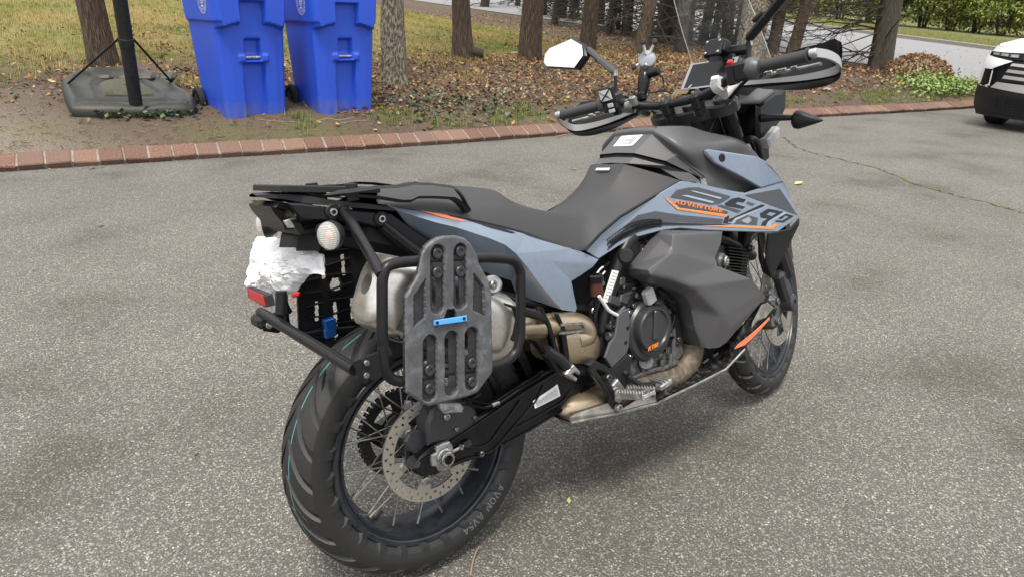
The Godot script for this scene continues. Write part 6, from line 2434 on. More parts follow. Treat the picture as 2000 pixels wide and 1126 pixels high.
		box(mb, Transform3D(Basis(Vector3(0, 0, 1), 0.2), Vector3(1.085, 1.138, 0.255 * s)), Vector3(0.05, 0.024, 0.040), 0.006)
		part("lever_perch", mb, M.gloss_black, hb)
		mb = MB.new()
		tube(mb, curve([Vector3(1.105, 1.132, 0.262 * s), Vector3(1.118, 1.128, 0.31 * s), Vector3(1.112, 1.126, 0.37 * s), Vector3(1.098, 1.124, 0.425 * s)], 5), 0.0075, 10, 0.7, Vector3.UP)
		part("lever", mb, M.alu, hb)
		mb = MB.new()
		cyl(mb, Vector3(1.100, 1.132, 0.272 * s), Vector3(1.100, 1.132, 0.292 * s), 0.010, 12, 0.002)
		box(mb, Transform3D(Basis(), Vector3(1.104, 1.131, 0.315 * s)), Vector3(0.012, 0.012, 0.03), 0.003)
		box(mb, Transform3D(Basis(), Vector3(1.104, 1.131, 0.350 * s)), Vector3(0.010, 0.010, 0.02), 0.003)
		part("lever_adjuster", mb, M.steel, hb)
		# handguard: aluminium bar bowing forwards, black shield outside it
		var gpth := [Vector3(1.022, 1.150, 0.434), Vector3(1.060, 1.140, 0.456), Vector3(1.105, 1.123, 0.468), Vector3(1.145, 1.106, 0.460), Vector3(1.172, 1.101, 0.420), Vector3(1.190, 1.105, 0.345), Vector3(1.196, 1.114, 0.27), Vector3(1.190, 1.126, 0.18), Vector3(1.150, 1.128, 0.140), Vector3(1.090, 1.122, 0.128)]
		var gg := PackedVector3Array()
		for p in gpth:
			gg.append(p * m3)
		gg = curve(gg, 7)
		mb = MB.new()
		# a flat bar: upright section swept along the bow
		for i in gg.size() - 1:
			var q := []
			for k in [i, i + 1]:
				var t: Vector3 = (gg[min(k + 1, gg.size() - 1)] - gg[max(k - 1, 0)]).normalized()
				var nn: Vector3 = Vector3.UP.cross(t).normalized() * 0.0035
				var up: Vector3 = t.cross(nn).normalized()
				up *= sign(up.y) * (0.0115 if k < 24 else lerp(0.0115, 0.006, clampf((k - 24) / 20.0, 0, 1)))
				q.append([gg[k] + nn + up, gg[k] + nn - up, gg[k] - nn - up, gg[k] - nn + up])
			for e in 4:
				var mid: Vector3 = (q[0][e] + q[0][(e + 1) % 4]) * 0.5 - gg[i]
				mb.quado(q[0][e], q[0][(e + 1) % 4], q[1][(e + 1) % 4], q[1][e], mid)
		cyl(mb, gg[0] - Vector3(0.0, 0, 0.016 * s), gg[0] + Vector3(0, 0, 0.006 * s), 0.012, 16, 0.003)
		var hg := part("handguard_bar", mb, M.guard_alu, hb, 30.0)
		mb = MB.new()
		# split clamp that joins it to the handlebar
		var hc := Vector3(1.063, 1.124, 0.142 * s)
		for k in 2:
			var zz := Vector3(0, 0, 0.0)
			lathe(mb, at_axis(hc - Vector3(0, 0, 0.013), Vector3(-0.25, 0.25, 1.0 * s)), [Vector2(0.0137, 0), Vector2(0.0235, 0), Vector2(0.0235, 0.026), Vector2(0.0137, 0.026)], 20)
			tube(mb, [hc + Vector3(0.012, -0.012, 0), Vector3(1.11, 1.098, 0.135 * s), Vector3(1.165, 1.124, 0.150 * s)], [0.016, 0.014, 0.011], 8)
		box(mb, Transform3D(Basis(Vector3(0, 0, 1), 0.5), hc + Vector3(-0.020, 0.014, 0)), Vector3(0.016, 0.034, 0.026), 0.004)
		part("handguard_clamp", mb, M.white_print if s > 0 else M.alu, hg, 40.0)
		mb = MB.new()
		var sr := []
		var nsr := 22
		for i in nsr:
			var t := float(i) / (nsr - 1)
			var p: Vector3 = gg[int(lerp(16.0, 52.0, t))]
			var hgt: float = 0.088 * lerp(0.62, 1.0, smoothstep(0.0, 0.22, t)) * (1.0 - 0.85 * smoothstep(0.50, 0.95, t)) + 0.004
			var low: float = 0.030 * sin(PI * clampf(t * 0.9 + 0.08, 0, 1)) + 0.006
			var outw := Vector3(1, 0, 0.25 * s * (1.0 - smoothstep(0.0, 0.2, t)) - 0.1 * s)
			outw = outw.normalized()
			sr.append([p + outw * 0.004 + Vector3(0, -low, 0), p + outw * 0.013 + Vector3(0, 0.000, 0), p + outw * 0.034 + Vector3(0, hgt * 0.55, -0.002 * s), p + outw * 0.052 + Vector3(0, hgt, -0.010 * s)])
		for i in nsr - 1:
			for k in 3:
				var fo := Vector3(1, -0.3, 0.4 * s)
				mb.quado(sr[i][k], sr[i][k + 1], sr[i + 1][k + 1], sr[i + 1][k], fo)
				var th := Vector3(-0.0035, 0, -0.001 * s)
				mb.quado(sr[i][k] + th, sr[i][k + 1] + th, sr[i + 1][k + 1] + th, sr[i + 1][k] + th, -fo)
			mb.quado(sr[i][3], sr[i + 1][3], sr[i + 1][3] + Vector3(-0.004, 0, 0), sr[i][3] + Vector3(-0.004, 0, 0), Vector3.UP)
			mb.quado(sr[i][0], sr[i + 1][0], sr[i + 1][0] + Vector3(-0.004, 0, 0), sr[i][0] + Vector3(-0.004, 0, 0), Vector3.DOWN)
		part("handguard_shield", mb, M.gloss_black, hg, 40.0)
	# left mirror: stem, jointed arm, head
	var ml := node("left_mirror", hb)
	mb = MB.new()
	var foot := Vector3(1.137, 1.148, -0.262)
	var knee := Vector3(1.161, 1.259, -0.262)
	var arm := Vector3(1.276, 1.385, -0.430)
	box(mb, Transform3D(Basis(), foot + Vector3(0, -0.01, 0)), Vector3(0.03, 0.05, 0.022), 0.005)
	tube(mb, [foot, foot.lerp(knee, 0.55), knee], [0.0085, 0.0065, 0.0065], 10)
	part("stem", mb, M.gloss_black, ml)
	mb = MB.new()
	var dd := (arm - knee).normalized()
	tube(mb, [knee, knee.lerp(arm, 0.06), knee.lerp(arm, 0.5), knee.lerp(arm, 0.52), knee.lerp(arm, 0.97), arm], [0.012, 0.0165, 0.0165, 0.014, 0.0165, 0.012], 8, 0.7, Vector3(0, 1, 0.3))
	part("arm", mb, M.clamp_grey, ml, 20.0)
	mb = MB.new()
	lathe(mb, at_axis(knee - Vector3(0, 0.012, 0), Vector3.UP), [Vector2(0, 0), Vector2(0.009, 0), Vector2(0.009, 0.018), Vector2(0, 0.018)], 14)
	part("joint", mb, M.steel, ml)
	var head := Node3D.new()
	head.name = "head"
	var hp := P([1142, 1341, -697, 1148, 1361, -674, 1154, 1379, -552, 1144, 1348, -487, 1132, 1308, -470, 1121, 1269, -511, 1128, 1294, -674, 1133, 1310, -696])
	mb = MB.new()
	var grown := PackedVector3Array()
	var hm := Vector3.ZERO
	for p in hp:
		hm += p / hp.size()
	for p in hp:
		grown.append(p + (p - hm) * 0.05 + Vector3(0.004, 0.0, 0))
	plate(mb, grown, 0.022, 0.006, Vector3(-1, 0.3, 0))
	tube(mb, [hp[3].lerp(hp[4], 0.5) + Vector3(0.012, 0, 0), bike_from_steer(arm) + Vector3(0.004, 0, 0)], 0.008, 8)
	var inv := steer.affine_inverse()
	var hd := part("mirror_head", mb, M.plastic, ml)
	hd.transform = inv
	mb = MB.new()
	var face := PackedVector3Array()
	for p in hp:
		face.append(p + Vector3(-0.003, 0.001, 0) - (p - hm) * 0.02)
	plate(mb, face, 0.002, 0.0, Vector3(-1, 0.3, 0))
	part("mirror_glass", mb, M.mirror, hd)
	# right mirror: its stem and the arm that leaves the picture
	var mr := node("right_mirror", hb)
	mb = MB.new()
	var f2 := Vector3(1.170, 1.189, 0.200)
	var k2 := Vector3(1.190, 1.255, 0.200)
	var e2 := Vector3(1.094, 1.340, 0.360)
	tube(mb, [f2, f2.lerp(k2, 0.6), k2], [0.009, 0.007, 0.0085], 10)
	part("stem", mb, M.gloss_black, mr)
	mb = MB.new()
	tube(mb, [k2, k2.lerp(e2, 0.05), k2.lerp(e2, 0.5), k2.lerp(e2, 0.52), k2.lerp(e2, 0.97), e2], [0.013, 0.0185, 0.0185, 0.016, 0.0185, 0.013], 8, 0.75, Vector3(0, 1, -0.3))
	box(mb, Transform3D(Basis(Vector3(1, 0, 0), -0.5), Vector3(1.219, 1.316, 0.230)), Vector3(0.03, 0.018, 0.045), 0.006)
	part("arm", mb, M.plastic, mr, 20.0)
	mb = MB.new()
	var h2 := e2 + Vector3(0.0, 0.05, 0.10)
	box(mb, Transform3D(Basis(Vector3(0, 0, 1), 0.2), h2), Vector3(0.022, 0.10, 0.17), 0.009)
	var h2n := part("mirror_head", mb, M.plastic, mr)
	mb = MB.new()
	box(mb, Transform3D(Basis(Vector3(0, 0, 1), 0.2), h2 + Vector3(-0.0125, -0.002, 0)), Vector3(0.002, 0.088, 0.158))
	part("mirror_glass", mb, M.mirror, h2n)
	mb = MB.new()
	lathe(mb, at_axis(k2 - Vector3(0, 0.02, 0), Vector3.UP), [Vector2(0, 0), Vector2(0.010, 0), Vector2(0.010, 0.02), Vector2(0, 0.02)], 14)
	part("joint", mb, M.steel, mr)
	# telephone holder: ball arm, round head, four claws with knobs
	var th := node("phone_holder", hb)
	var pc := Vector3(1.132, 1.269, -0.120)
	var pf := Vector3(1.091, 1.152, -0.135)
	var n := Vector3(-0.9, 0.25, 0.35).normalized()
	mb = MB.new()
	tube(mb, [pf, pf.lerp(pc, 0.3), pf.lerp(pc, 0.55), pc + (-n) * 0.02], [0.014, 0.020, 0.022, 0.016], 12)
	box(mb, Transform3D(Basis(), pf), Vector3(0.03, 0.035, 0.03), 0.008)
	cyl(mb, pf.lerp(pc, 0.5) + Vector3(0, 0.005, 0.0), pf.lerp(pc, 0.5) + Vector3(0, 0.01, 0.055), 0.014, 14, 0.003)
	part("ball_arm", mb, M.gloss_black, th)
	mb = MB.new()
	lathe(mb, at_axis(pc - n * 0.012, n), [Vector2(0, 0), Vector2(0.026, 0), Vector2(0.029, 0.006), Vector2(0.029, 0.016), Vector2(0.024, 0.020), Vector2(0, 0.022)], 24)
	part("round_head", mb, M.grey_print, th)
	for e in [Vector3(1.110, 1.323, -0.115), Vector3(1.133, 1.316, -0.085), Vector3(1.118, 1.254, -0.165), Vector3(1.113, 1.240, -0.120)]:
		mb = MB.new()
		tube(mb, [pc.lerp(e, 0.3), pc.lerp(e, 0.92)], 0.0042, 8)
		part("claw", mb, M.wire_white, th)
		mb = MB.new()
		lathe(mb, at_axis(e - n * 0.006, n), [Vector2(0, 0), Vector2(0.0085, 0), Vector2(0.0095, 0.006), Vector2(0.0085, 0.016), Vector2(0, 0.017)], 14)
		part("claw_knob", mb, M.plastic, th)
	# loose cables and the beige tag on the bar
	mb = MB.new()
	tube(mb, curve(P([921, 1144, -150, 982, 1137, -150, 1056, 1152, -150, 1076, 1175, -150, 1134, 1185, -150, 1173, 1172, -150, 1145, 1148, -150, 1090, 1152, -150, 1067, 1169, -150]), 6), 0.0022, 6)
	tube(mb, curve(P([1124, 1224, -100, 1178, 1211, -100, 1185, 1183, -100, 1134, 1161, -100, 1069, 1155, -100]), 6), 0.0026, 6)
	tube(mb, curve(P([1119, 1158, -100, 1193, 1161, -100, 1259, 1150, -100, 1351, 1164, -100]), 5), 0.003, 6)
	tube(mb, curve([Vector3(1.085, 1.14, -0.24), Vector3(1.13, 1.12, -0.16), Vector3(1.16, 1.06, -0.08), Vector3(1.15, 1.0, -0.03)], 6), 0.006, 8)
	tube(mb, curve([Vector3(1.085, 1.14, 0.24), Vector3(1.13, 1.11, 0.17), Vector3(1.17, 1.06, 0.09), Vector3(1.16, 0.98, 0.04)], 6), 0.006, 8)
	part("cables", mb, M.gloss_black, hb).set_meta("kind", "stuff")
	mb = MB.new()
	tube(mb, curve(P([1200, 1154, -20, 1230, 1164, -20, 1260, 1157, -20, 1226, 1150, -20, 1204, 1155, -20]), 5), 0.0013, 5)
	part("wire_loop", mb, M.wire_white, hb)
	mb = MB.new()
	plate(mb, P([1091, 1133, -30, 1125, 1151, -30, 1233, 1154, -30, 1197, 1137, -30]), 0.003, 0.001, Vector3(-0.5, 0.8, 0))
	part("paper_tag", mb, M.twig_pale, hb)


func bike_from_steer(p: Vector3) -> Vector3:
	return steer * p


# ---------- skid plate, footrest, brake pedal, heel plate, side stand
func skid_and_pegs():
	var mb := MB.new()
	var v := P([367, 322, 180, 391, 323, 175, 515, 316, 180, 540, 289, 195, 620, 299, 195, 676, 291, 205, 679, 272, 205, 533, 287, 195, 368, 310, 180])
	plate(mb, v, 0.006, 0.001)
	var sk := part("skid_plate", mb, M.skid, bike)
	mb = MB.new()
	var u := P([682, 287, 203, 742, 288, 185, 875, 292, 165, 1004, 320, 165, 1043, 359, 190, 1073, 404, 225, 1183, 472, 238, 1233, 430, 245, 1223, 411, 245, 1067, 338, 235, 981, 294, 225, 847, 281, 215, 679, 270, 205])
	shell(mb, u, [[0, 1, 12], [1, 2, 11, 12], [2, 3, 10, 11], [3, 4, 10], [4, 5, 9, 10], [5, 6, 7, 8, 9]], Vector3(0, 0, -0.006))
	part("side_wing", mb, M.skid_dark, sk, 20.0)
	mb = MB.new()
	var e1 := P([368, 306, 180, 533, 282, 195, 677, 268, 206, 845, 277, 216, 979, 289, 226, 1065, 333, 236])
	tube(mb, e1, 0.004, 7)
	part("folded_edge", mb, M.skid, sk)
	mb = MB.new()
	for i in e1.size() - 1:
		var a := e1[i]
		var b := e1[i + 1]
		mb.quado(a, b, Vector3(b.x, b.y - 0.012, -b.z), Vector3(a.x, a.y - 0.012, -a.z), Vector3.DOWN)
		mb.quado(a + Vector3(0, 0.005, 0), b + Vector3(0, 0.005, 0), Vector3(b.x, b.y - 0.007, -b.z), Vector3(a.x, a.y - 0.007, -a.z), Vector3.UP)
	part("belly", mb, M.skid_dark, sk)
	mb = MB.new()
	plate(mb, P([1011, 348, 236, 1027, 359, 237, 1084, 375, 241, 1125, 388, 243, 1184, 412, 248, 1187, 405, 248, 1135, 378, 244, 1114, 368, 243, 1061, 349, 240]), 0.001)
	part("orange_decal", mb, M.orange_worn, sk, 0.0)
	mb = MB.new()
	plate(mb, P([1150, 459, 242, 1182, 460, 244, 1210, 437, 248, 1164, 414, 246, 1126, 414, 243, 1097, 395, 240, 1104, 413, 239]), 0.001)
	part("scuffed_patch", mb, M.skid, sk, 0.0)
	mb = MB.new()
	for q in [[1350, 716], [1368, 704], [1390, 702], [1402, 694], [1320, 738]]:
		pass
	for q in [P([863, 308, 175, 883, 312, 175]), P([883, 296, 178, 901, 301, 178]), P([934, 311, 176, 958, 317, 176]), P([981, 321, 180, 1003, 325, 180]), P([954, 296, 180, 975, 301, 180])]:
		tube(mb, q, 0.003, 6)
	part("louvre_slots", mb, M.skid, sk).set_meta("kind", "stuff")
	# heel plate and footrest bracket
	mb = MB.new()
	plate(mb, P([553, 559, 195, 573, 567, 195, 598, 568, 195, 595, 506, 195, 588, 461, 195, 578, 444, 195, 518, 419, 195, 493, 456, 195, 514, 489, 195, 536, 504, 195]), 0.006, 0.002)
	var hp := part("heel_plate", mb, M.heel, bike)
	mb = MB.new()
	for e in [Vector3(0.586, 0.515, 0.195), Vector3(0.575, 0.476, 0.195)]:
		cyl(mb, e, e + Vector3(0, 0, 0.0008), 0.0055, 14)
		tube(mb, [e + Vector3(0.0, 0, 0.001), e + Vector3(0, 0, 0.002)], 0.0, 4)
	part("screw_holes", mb, M.deep_black, hp).set_meta("kind", "stuff")
	mb = MB.new()
	plate(mb, P([431, 452, 190, 460, 456, 190, 523, 415, 190, 585, 438, 190, 607, 422, 190, 588, 368, 190, 571, 339, 190, 543, 374, 190, 502, 407, 190, 467, 426, 190, 453, 419, 190]), 0.018, 0.004)
	plate(mb, P([434, 442, 192, 463, 428, 192, 506, 364, 192, 530, 337, 192, 550, 300, 192, 538, 284, 192, 515, 298, 192, 497, 349, 192]), 0.018, 0.004)
	var fb := part("footrest_bracket", mb, M.plastic, bike)
	mb = MB.new()
	plate(mb, P([511, 371, 198, 536, 382, 198, 561, 347, 198, 568, 330, 198, 543, 322, 198, 524, 340, 198]), 0.012, 0.003)
	bolt(mb, Vector3(0.527, 0.302, 0.200), Vector3(0, 0, 1), 0.011, 0.008)
	bolt(mb, Vector3(0.525, 0.327, 0.200), Vector3(0, 0, 1), 0.008, 0.008)
	tube(mb, curve(P([502, 365, 210, 514, 367, 210, 521, 359, 210, 511, 354, 210, 512, 347, 210]), 4), 0.0025, 6)
	part("peg_mount", mb, M.alu, fb)
	mb = MB.new()
	tube(mb, curve(P([486, 401, 205, 495, 407, 205, 505, 387, 205, 490, 397, 205, 498, 380, 205]), 4), 0.004, 6)
	bolt(mb, Vector3(0.571, 0.389, 0.192), Vector3(0, 0, 1), 0.006, 0.004)
	part("return_spring", mb, M.cover, fb)
	# the footrest: a ladder of teeth standing out from the bike
	var fp := node("footrest", bike)
	mb = MB.new()
	var f0 := Vector3(0.535, 0.343, 0.205)
	var f1 := Vector3(0.532, 0.367, 0.310)
	var ax := (f1 - f0).normalized()
	var side := ax.cross(Vector3.UP).normalized()
	var fb2 := Basis(side, side.cross(-ax), -ax).orthonormalized()
	var ln := f0.distance_to(f1)
	for k in [-1.0, 1.0]:
		box(mb, Transform3D(fb2, f0.lerp(f1, 0.5) + side * 0.022 * k), Vector3(0.005, 0.018, ln), 0.001)
	for k in 4:
		box(mb, Transform3D(fb2, f0.lerp(f1, k / 3.0)), Vector3(0.044, 0.010, 0.006), 0.001)
	part("peg_frame", mb, M.alu, fp)
	mb = MB.new()
	for k in [-1.0, 1.0]:
		for i in 10:
			var p = f0.lerp(f1, (i + 0.5) / 10.0) + side * 0.022 * k + Vector3(0, 0.009, 0)
			var w := ax * ln * 0.035
			var s2 := side * 0.0028
			var tip = p + Vector3(0, 0.010, 0)
			for q in [[p - w - s2, p + w - s2], [p + w + s2, p - w + s2], [p - w + s2, p - w - s2], [p + w - s2, p + w + s2]]:
				mb.trio(q[0], q[1], tip, (q[0] + q[1]) * 0.5 - p + Vector3(0, 0.001, 0))
	part("teeth", mb, M.alu, fp)
	# brake pedal
	mb = MB.new()
	tube(mb, curve(P([570, 382, 200, 585, 364, 212, 602, 350, 218, 625, 342, 220, 650, 339, 222]), 5), 0.0085, 10)
	var bp := part("brake_pedal", mb, M.tube, bike)
	mb = MB.new()
	var pt := Vector3(0.675, 0.336, 0.225)
	box(mb, Transform3D(Basis(Vector3(0, 0, 1), 0.2), pt), Vector3(0.05, 0.018, 0.05), 0.004)
	for k in 4:
		box(mb, Transform3D(Basis(Vector3(0, 0, 1), 0.2), pt + Vector3(-0.018 + k * 0.012, 0.010, 0)), Vector3(0.004, 0.008, 0.048), 0.001)
	part("pedal_tip", mb, M.alu, bp)
	# side stand on the far side
	mb = MB.new()
	var s0 := Vector3(0.56, 0.30, -0.13)
	var leanb := bike.transform.basis.inverse()
	var s1 := leanb * Vector3(0.50, 0.012, -0.34)
	tube(mb, [s0, s1], 0.013, 12)
	box(mb, Transform3D(leanb, s1 - leanb * Vector3(0, 0.006, 0)), Vector3(0.08, 0.012, 0.06), 0.003)
	part("side_stand", mb, M.cover, bike)


# ============================================================ blue bins
func build_bins():
	var mb := MB.new()
	mb.tinted = true
	var rings := []
	var hs := []
	var h := 0.0
	while h < 1.2001:
		hs.append(h)
		h += 0.0125
	var half := func(y): return lerp(0.300, 0.350, y / 1.2) + 0.016 * smoothstep(0.895, 0.915, y)
	var blk := func(a, b, x): return smoothstep(a - 0.012, a + 0.012, x) * (1.0 - smoothstep(b - 0.012, b + 0.012, x))
	var relief := func(x, y):  # the moulded front: collar wings, channel, pocket for the bar
		var d := 0.0
		var wing: float = smoothstep(0.0, 1.0, (y - 0.88 + 0.045 * smoothstep(0.12, 0.33, abs(x))) / 0.03)
		d += 0.070 * wing * (1.0 - blk.call(-0.115, 0.115, x) * (1.0 - smoothstep(1.075, 1.10, y)))
		d -= 0.055 * blk.call(-0.105, 0.105, x) * (1.0 - smoothstep(0.52, 0.545, y))
		d += 0.020 * blk.call(-0.145, 0.145, x) * blk.call(0.545, 0.61, y)
		d -= 0.060 * blk.call(-0.072, 0.072, x) * blk.call(0.56, 0.755, y)
		d -= 0.020 * smoothstep(0.20, 0.30, abs(x)) * (1.0 - smoothstep(0.78, 0.88, y))
		return d
	for y in hs:
		var w: float = half.call(y)
		var zf: float = lerp(0.0, 0.055, y / 1.2)
		var zb: float = lerp(-0.58, -0.70, y / 1.2) - 0.016 * smoothstep(0.895, 0.915, y)
		var r := 0.055
		var ring := PackedVector3Array()
		for k in 57:
			var x: float = lerp(-(w - r), w - r, k / 56.0)
			ring.append(Vector3(x, y, zf + relief.call(x, y)))
		for k in range(1, 6):
			var a := PI / 2 * (1.0 - k / 5.0)
			ring.append(Vector3(w - r + cos(a) * r, y, zf - r + sin(a) * r + relief.call(w - r, y) * (1.0 - k / 5.0)))
		for k in range(1, 9):
			ring.append(Vector3(w, y, lerp(zf - r, zb, k / 8.0)))
		for k in range(1, 8):
			ring.append(Vector3(lerp(w, -w, k / 8.0), y, zb))
		for k in range(0, 8):
			ring.append(Vector3(-w, y, lerp(zb, zf - r, k / 8.0)))
		for k in range(0, 5):
			var a := PI / 2 * (1.0 + (5 - k) / 5.0)
			ring.append(Vector3(-(w - r) + cos(a) * r, y, zf - r + sin(a) * r + relief.call(w - r, y) * (k / 5.0)))
		rings.append(ring)
	var nz := FastNoiseLite.new()
	nz.seed = 15
	nz.frequency = 7.0
	nz.fractal_octaves = 4
	var clean := Color(0.020, 0.082, 0.56)
	var dirt := Color(0.17, 0.15, 0.15)
	var tone := func(p: Vector3):
		var n := nz.get_noise_3d(p.x, p.y * 0.6, p.z)
		var t := clampf(1.0 - (p.y - 0.05 * n) / 0.17, 0.0, 1.0) * clampf(0.55 + n * 0.9, 0.0, 0.9)
		return clean.lerp(dirt, clampf(t + 0.04 * max(n, 0.0), 0.0, 0.75))
	var m: int = rings[0].size()
	for i in rings.size() - 1:
		for k in m:
			var q := (k + 1) % m
			var a: Vector3 = rings[i][k]
			var b: Vector3 = rings[i][q]
			var c: Vector3 = rings[i + 1][q]
			var d: Vector3 = rings[i + 1][k]
			mb.quad(a, b, c, d)
			var e := mb.c.size() - 6
			for s in [[0, a], [1, b], [2, c], [3, a], [4, c], [5, d]]:
				mb.c[e + s[0]] = tone.call(s[1])
	mb.col = clean
	for k in range(1, m - 1):
		mb.tri(rings[0][0], rings[0][k + 1], rings[0][k])
		mb.tri(rings[rings.size() - 1][0], rings[rings.size() - 1][k], rings[rings.size() - 1][k + 1])
	var root := thing("recycling_bin", "blue wheeled bin nearer the basketball stand, mud splashed round its foot", "bin", Vector3.ZERO, "blue wheeled bins on the bank")
	var bm := mat("bin_paint", Color.WHITE, 0.42)
	bm.vertex_color_use_as_albedo = true
	part("body", mb, bm, root, 40.0)
	mb = MB.new()
	cyl(mb, Vector3(-0.078, 0.588, 0.008), Vector3(0.078, 0.588, 0.008), 0.0125, 14)
	part("lift_bar", mb, M.alu, root)
	mb = MB.new()
	box(mb, Transform3D(Basis(), Vector3(0, 1.215, -0.35)), Vector3(0.78, 0.045, 0.86), 0.02)
	box(mb, Transform3D(Basis(), Vector3(0, 1.25, -0.36)), Vector3(0.66, 0.06, 0.74), 0.028)
	var lm := mat("bin_lid", lin(0.020, 0.082, 0.56), 0.42)
	part("lid", mb, lm, root)
	for s in [1.0, -1.0]:
		mb = MB.new()
		lathe(mb, at_axis(Vector3(0.315 * s, 0.135, -0.60), Vector3(s, 0, 0)), [Vector2(0.0, 0.0), Vector2(0.10, 0.0), Vector2(0.125, 0.008), Vector2(0.135, 0.02), Vector2(0.135, 0.055), Vector2(0.125, 0.066), Vector2(0.100, 0.066), Vector2(0.092, 0.052), Vector2(0.030, 0.050), Vector2(0.028, 0.066), Vector2(0, 0.066)], 32)
		for k in 10:
			box(mb, Transform3D(Basis(Vector3(1, 0, 0), TAU * k / 10), Vector3(0.368 * s, 0.135, -0.60)) * Transform3D(Basis(), Vector3(0, 0.06, 0)), Vector3(0.012, 0.07, 0.010), 0.002)
		part("wheel", mb, M.car_tyre, root)
	# the round white seal printed on the side: two rings, lettering ticks, a standing device
	mb = MB.new()
	var sc := Vector3(-0.35, 1.075, -0.16)
	var sp := func(x, y): return Vector3(-(half.call(sc.y + y) + 0.0012), sc.y + y, sc.z + x)
	var ringline := func(r0: float, r1: float):
		for k in 48:
			var a := TAU * k / 48
			var b := TAU * (k + 1) / 48
			mb.quado(sp.call(cos(a) * r0, sin(a) * r0), sp.call(cos(a) * r1, sin(a) * r1), sp.call(cos(b) * r1, sin(b) * r1), sp.call(cos(b) * r0, sin(b) * r0), Vector3(-1, 0, 0))
	ringline.call(0.100, 0.105)
	ringline.call(0.066, 0.070)
	for k in 30:
		var a := TAU * k / 30
		if k % 6 == 5:
			continue
		var w := 0.010
		mb.quado(sp.call(cos(a) * 0.075, sin(a) * 0.075), sp.call(cos(a) * 0.094, sin(a) * 0.094), sp.call(cos(a + w * 6) * 0.094, sin(a + w * 6) * 0.094), sp.call(cos(a + w * 6) * 0.075, sin(a + w * 6) * 0.075), Vector3(-1, 0, 0))
	for q in [[-0.006, -0.055, 0.006, 0.055], [-0.034, 0.016, 0.034, 0.026], [-0.030, -0.045, 0.030, -0.036], [-0.036, -0.02, -0.026, 0.016], [0.026, -0.02, 0.036, 0.016]]:
		mb.quado(sp.call(q[0], q[1]), sp.call(q[2], q[1]), sp.call(q[2], q[3]), sp.call(q[0], q[3]), Vector3(-1, 0, 0))
	part("round_seal", mb, M.white_print, root, 0.0)
	var spots := [Vector3(1.725, 0.234, -6.180), Vector3(2.622, 0.243, -6.057)]
	var second := root.duplicate()
	second.name = numbered("recycling_bin")
	add_child(second)
	tag(second, "blue wheeled bin nearer the pale gnarled tree, twigs lying at its foot", "bin", "blue wheeled bins on the bank")
	root.transform = Transform3D(Basis(Vector3.UP, 0.05).scaled(Vector3(1.05, 1.05, 1.05)), spots[0] + Vector3(0.085, -0.02, -0.02))
	second.transform = Transform3D(Basis(Vector3.UP, 0.0).scaled(Vector3(1.05, 1.05, 1.05)), spots[1] + Vector3(0.135, -0.02, -0.02))


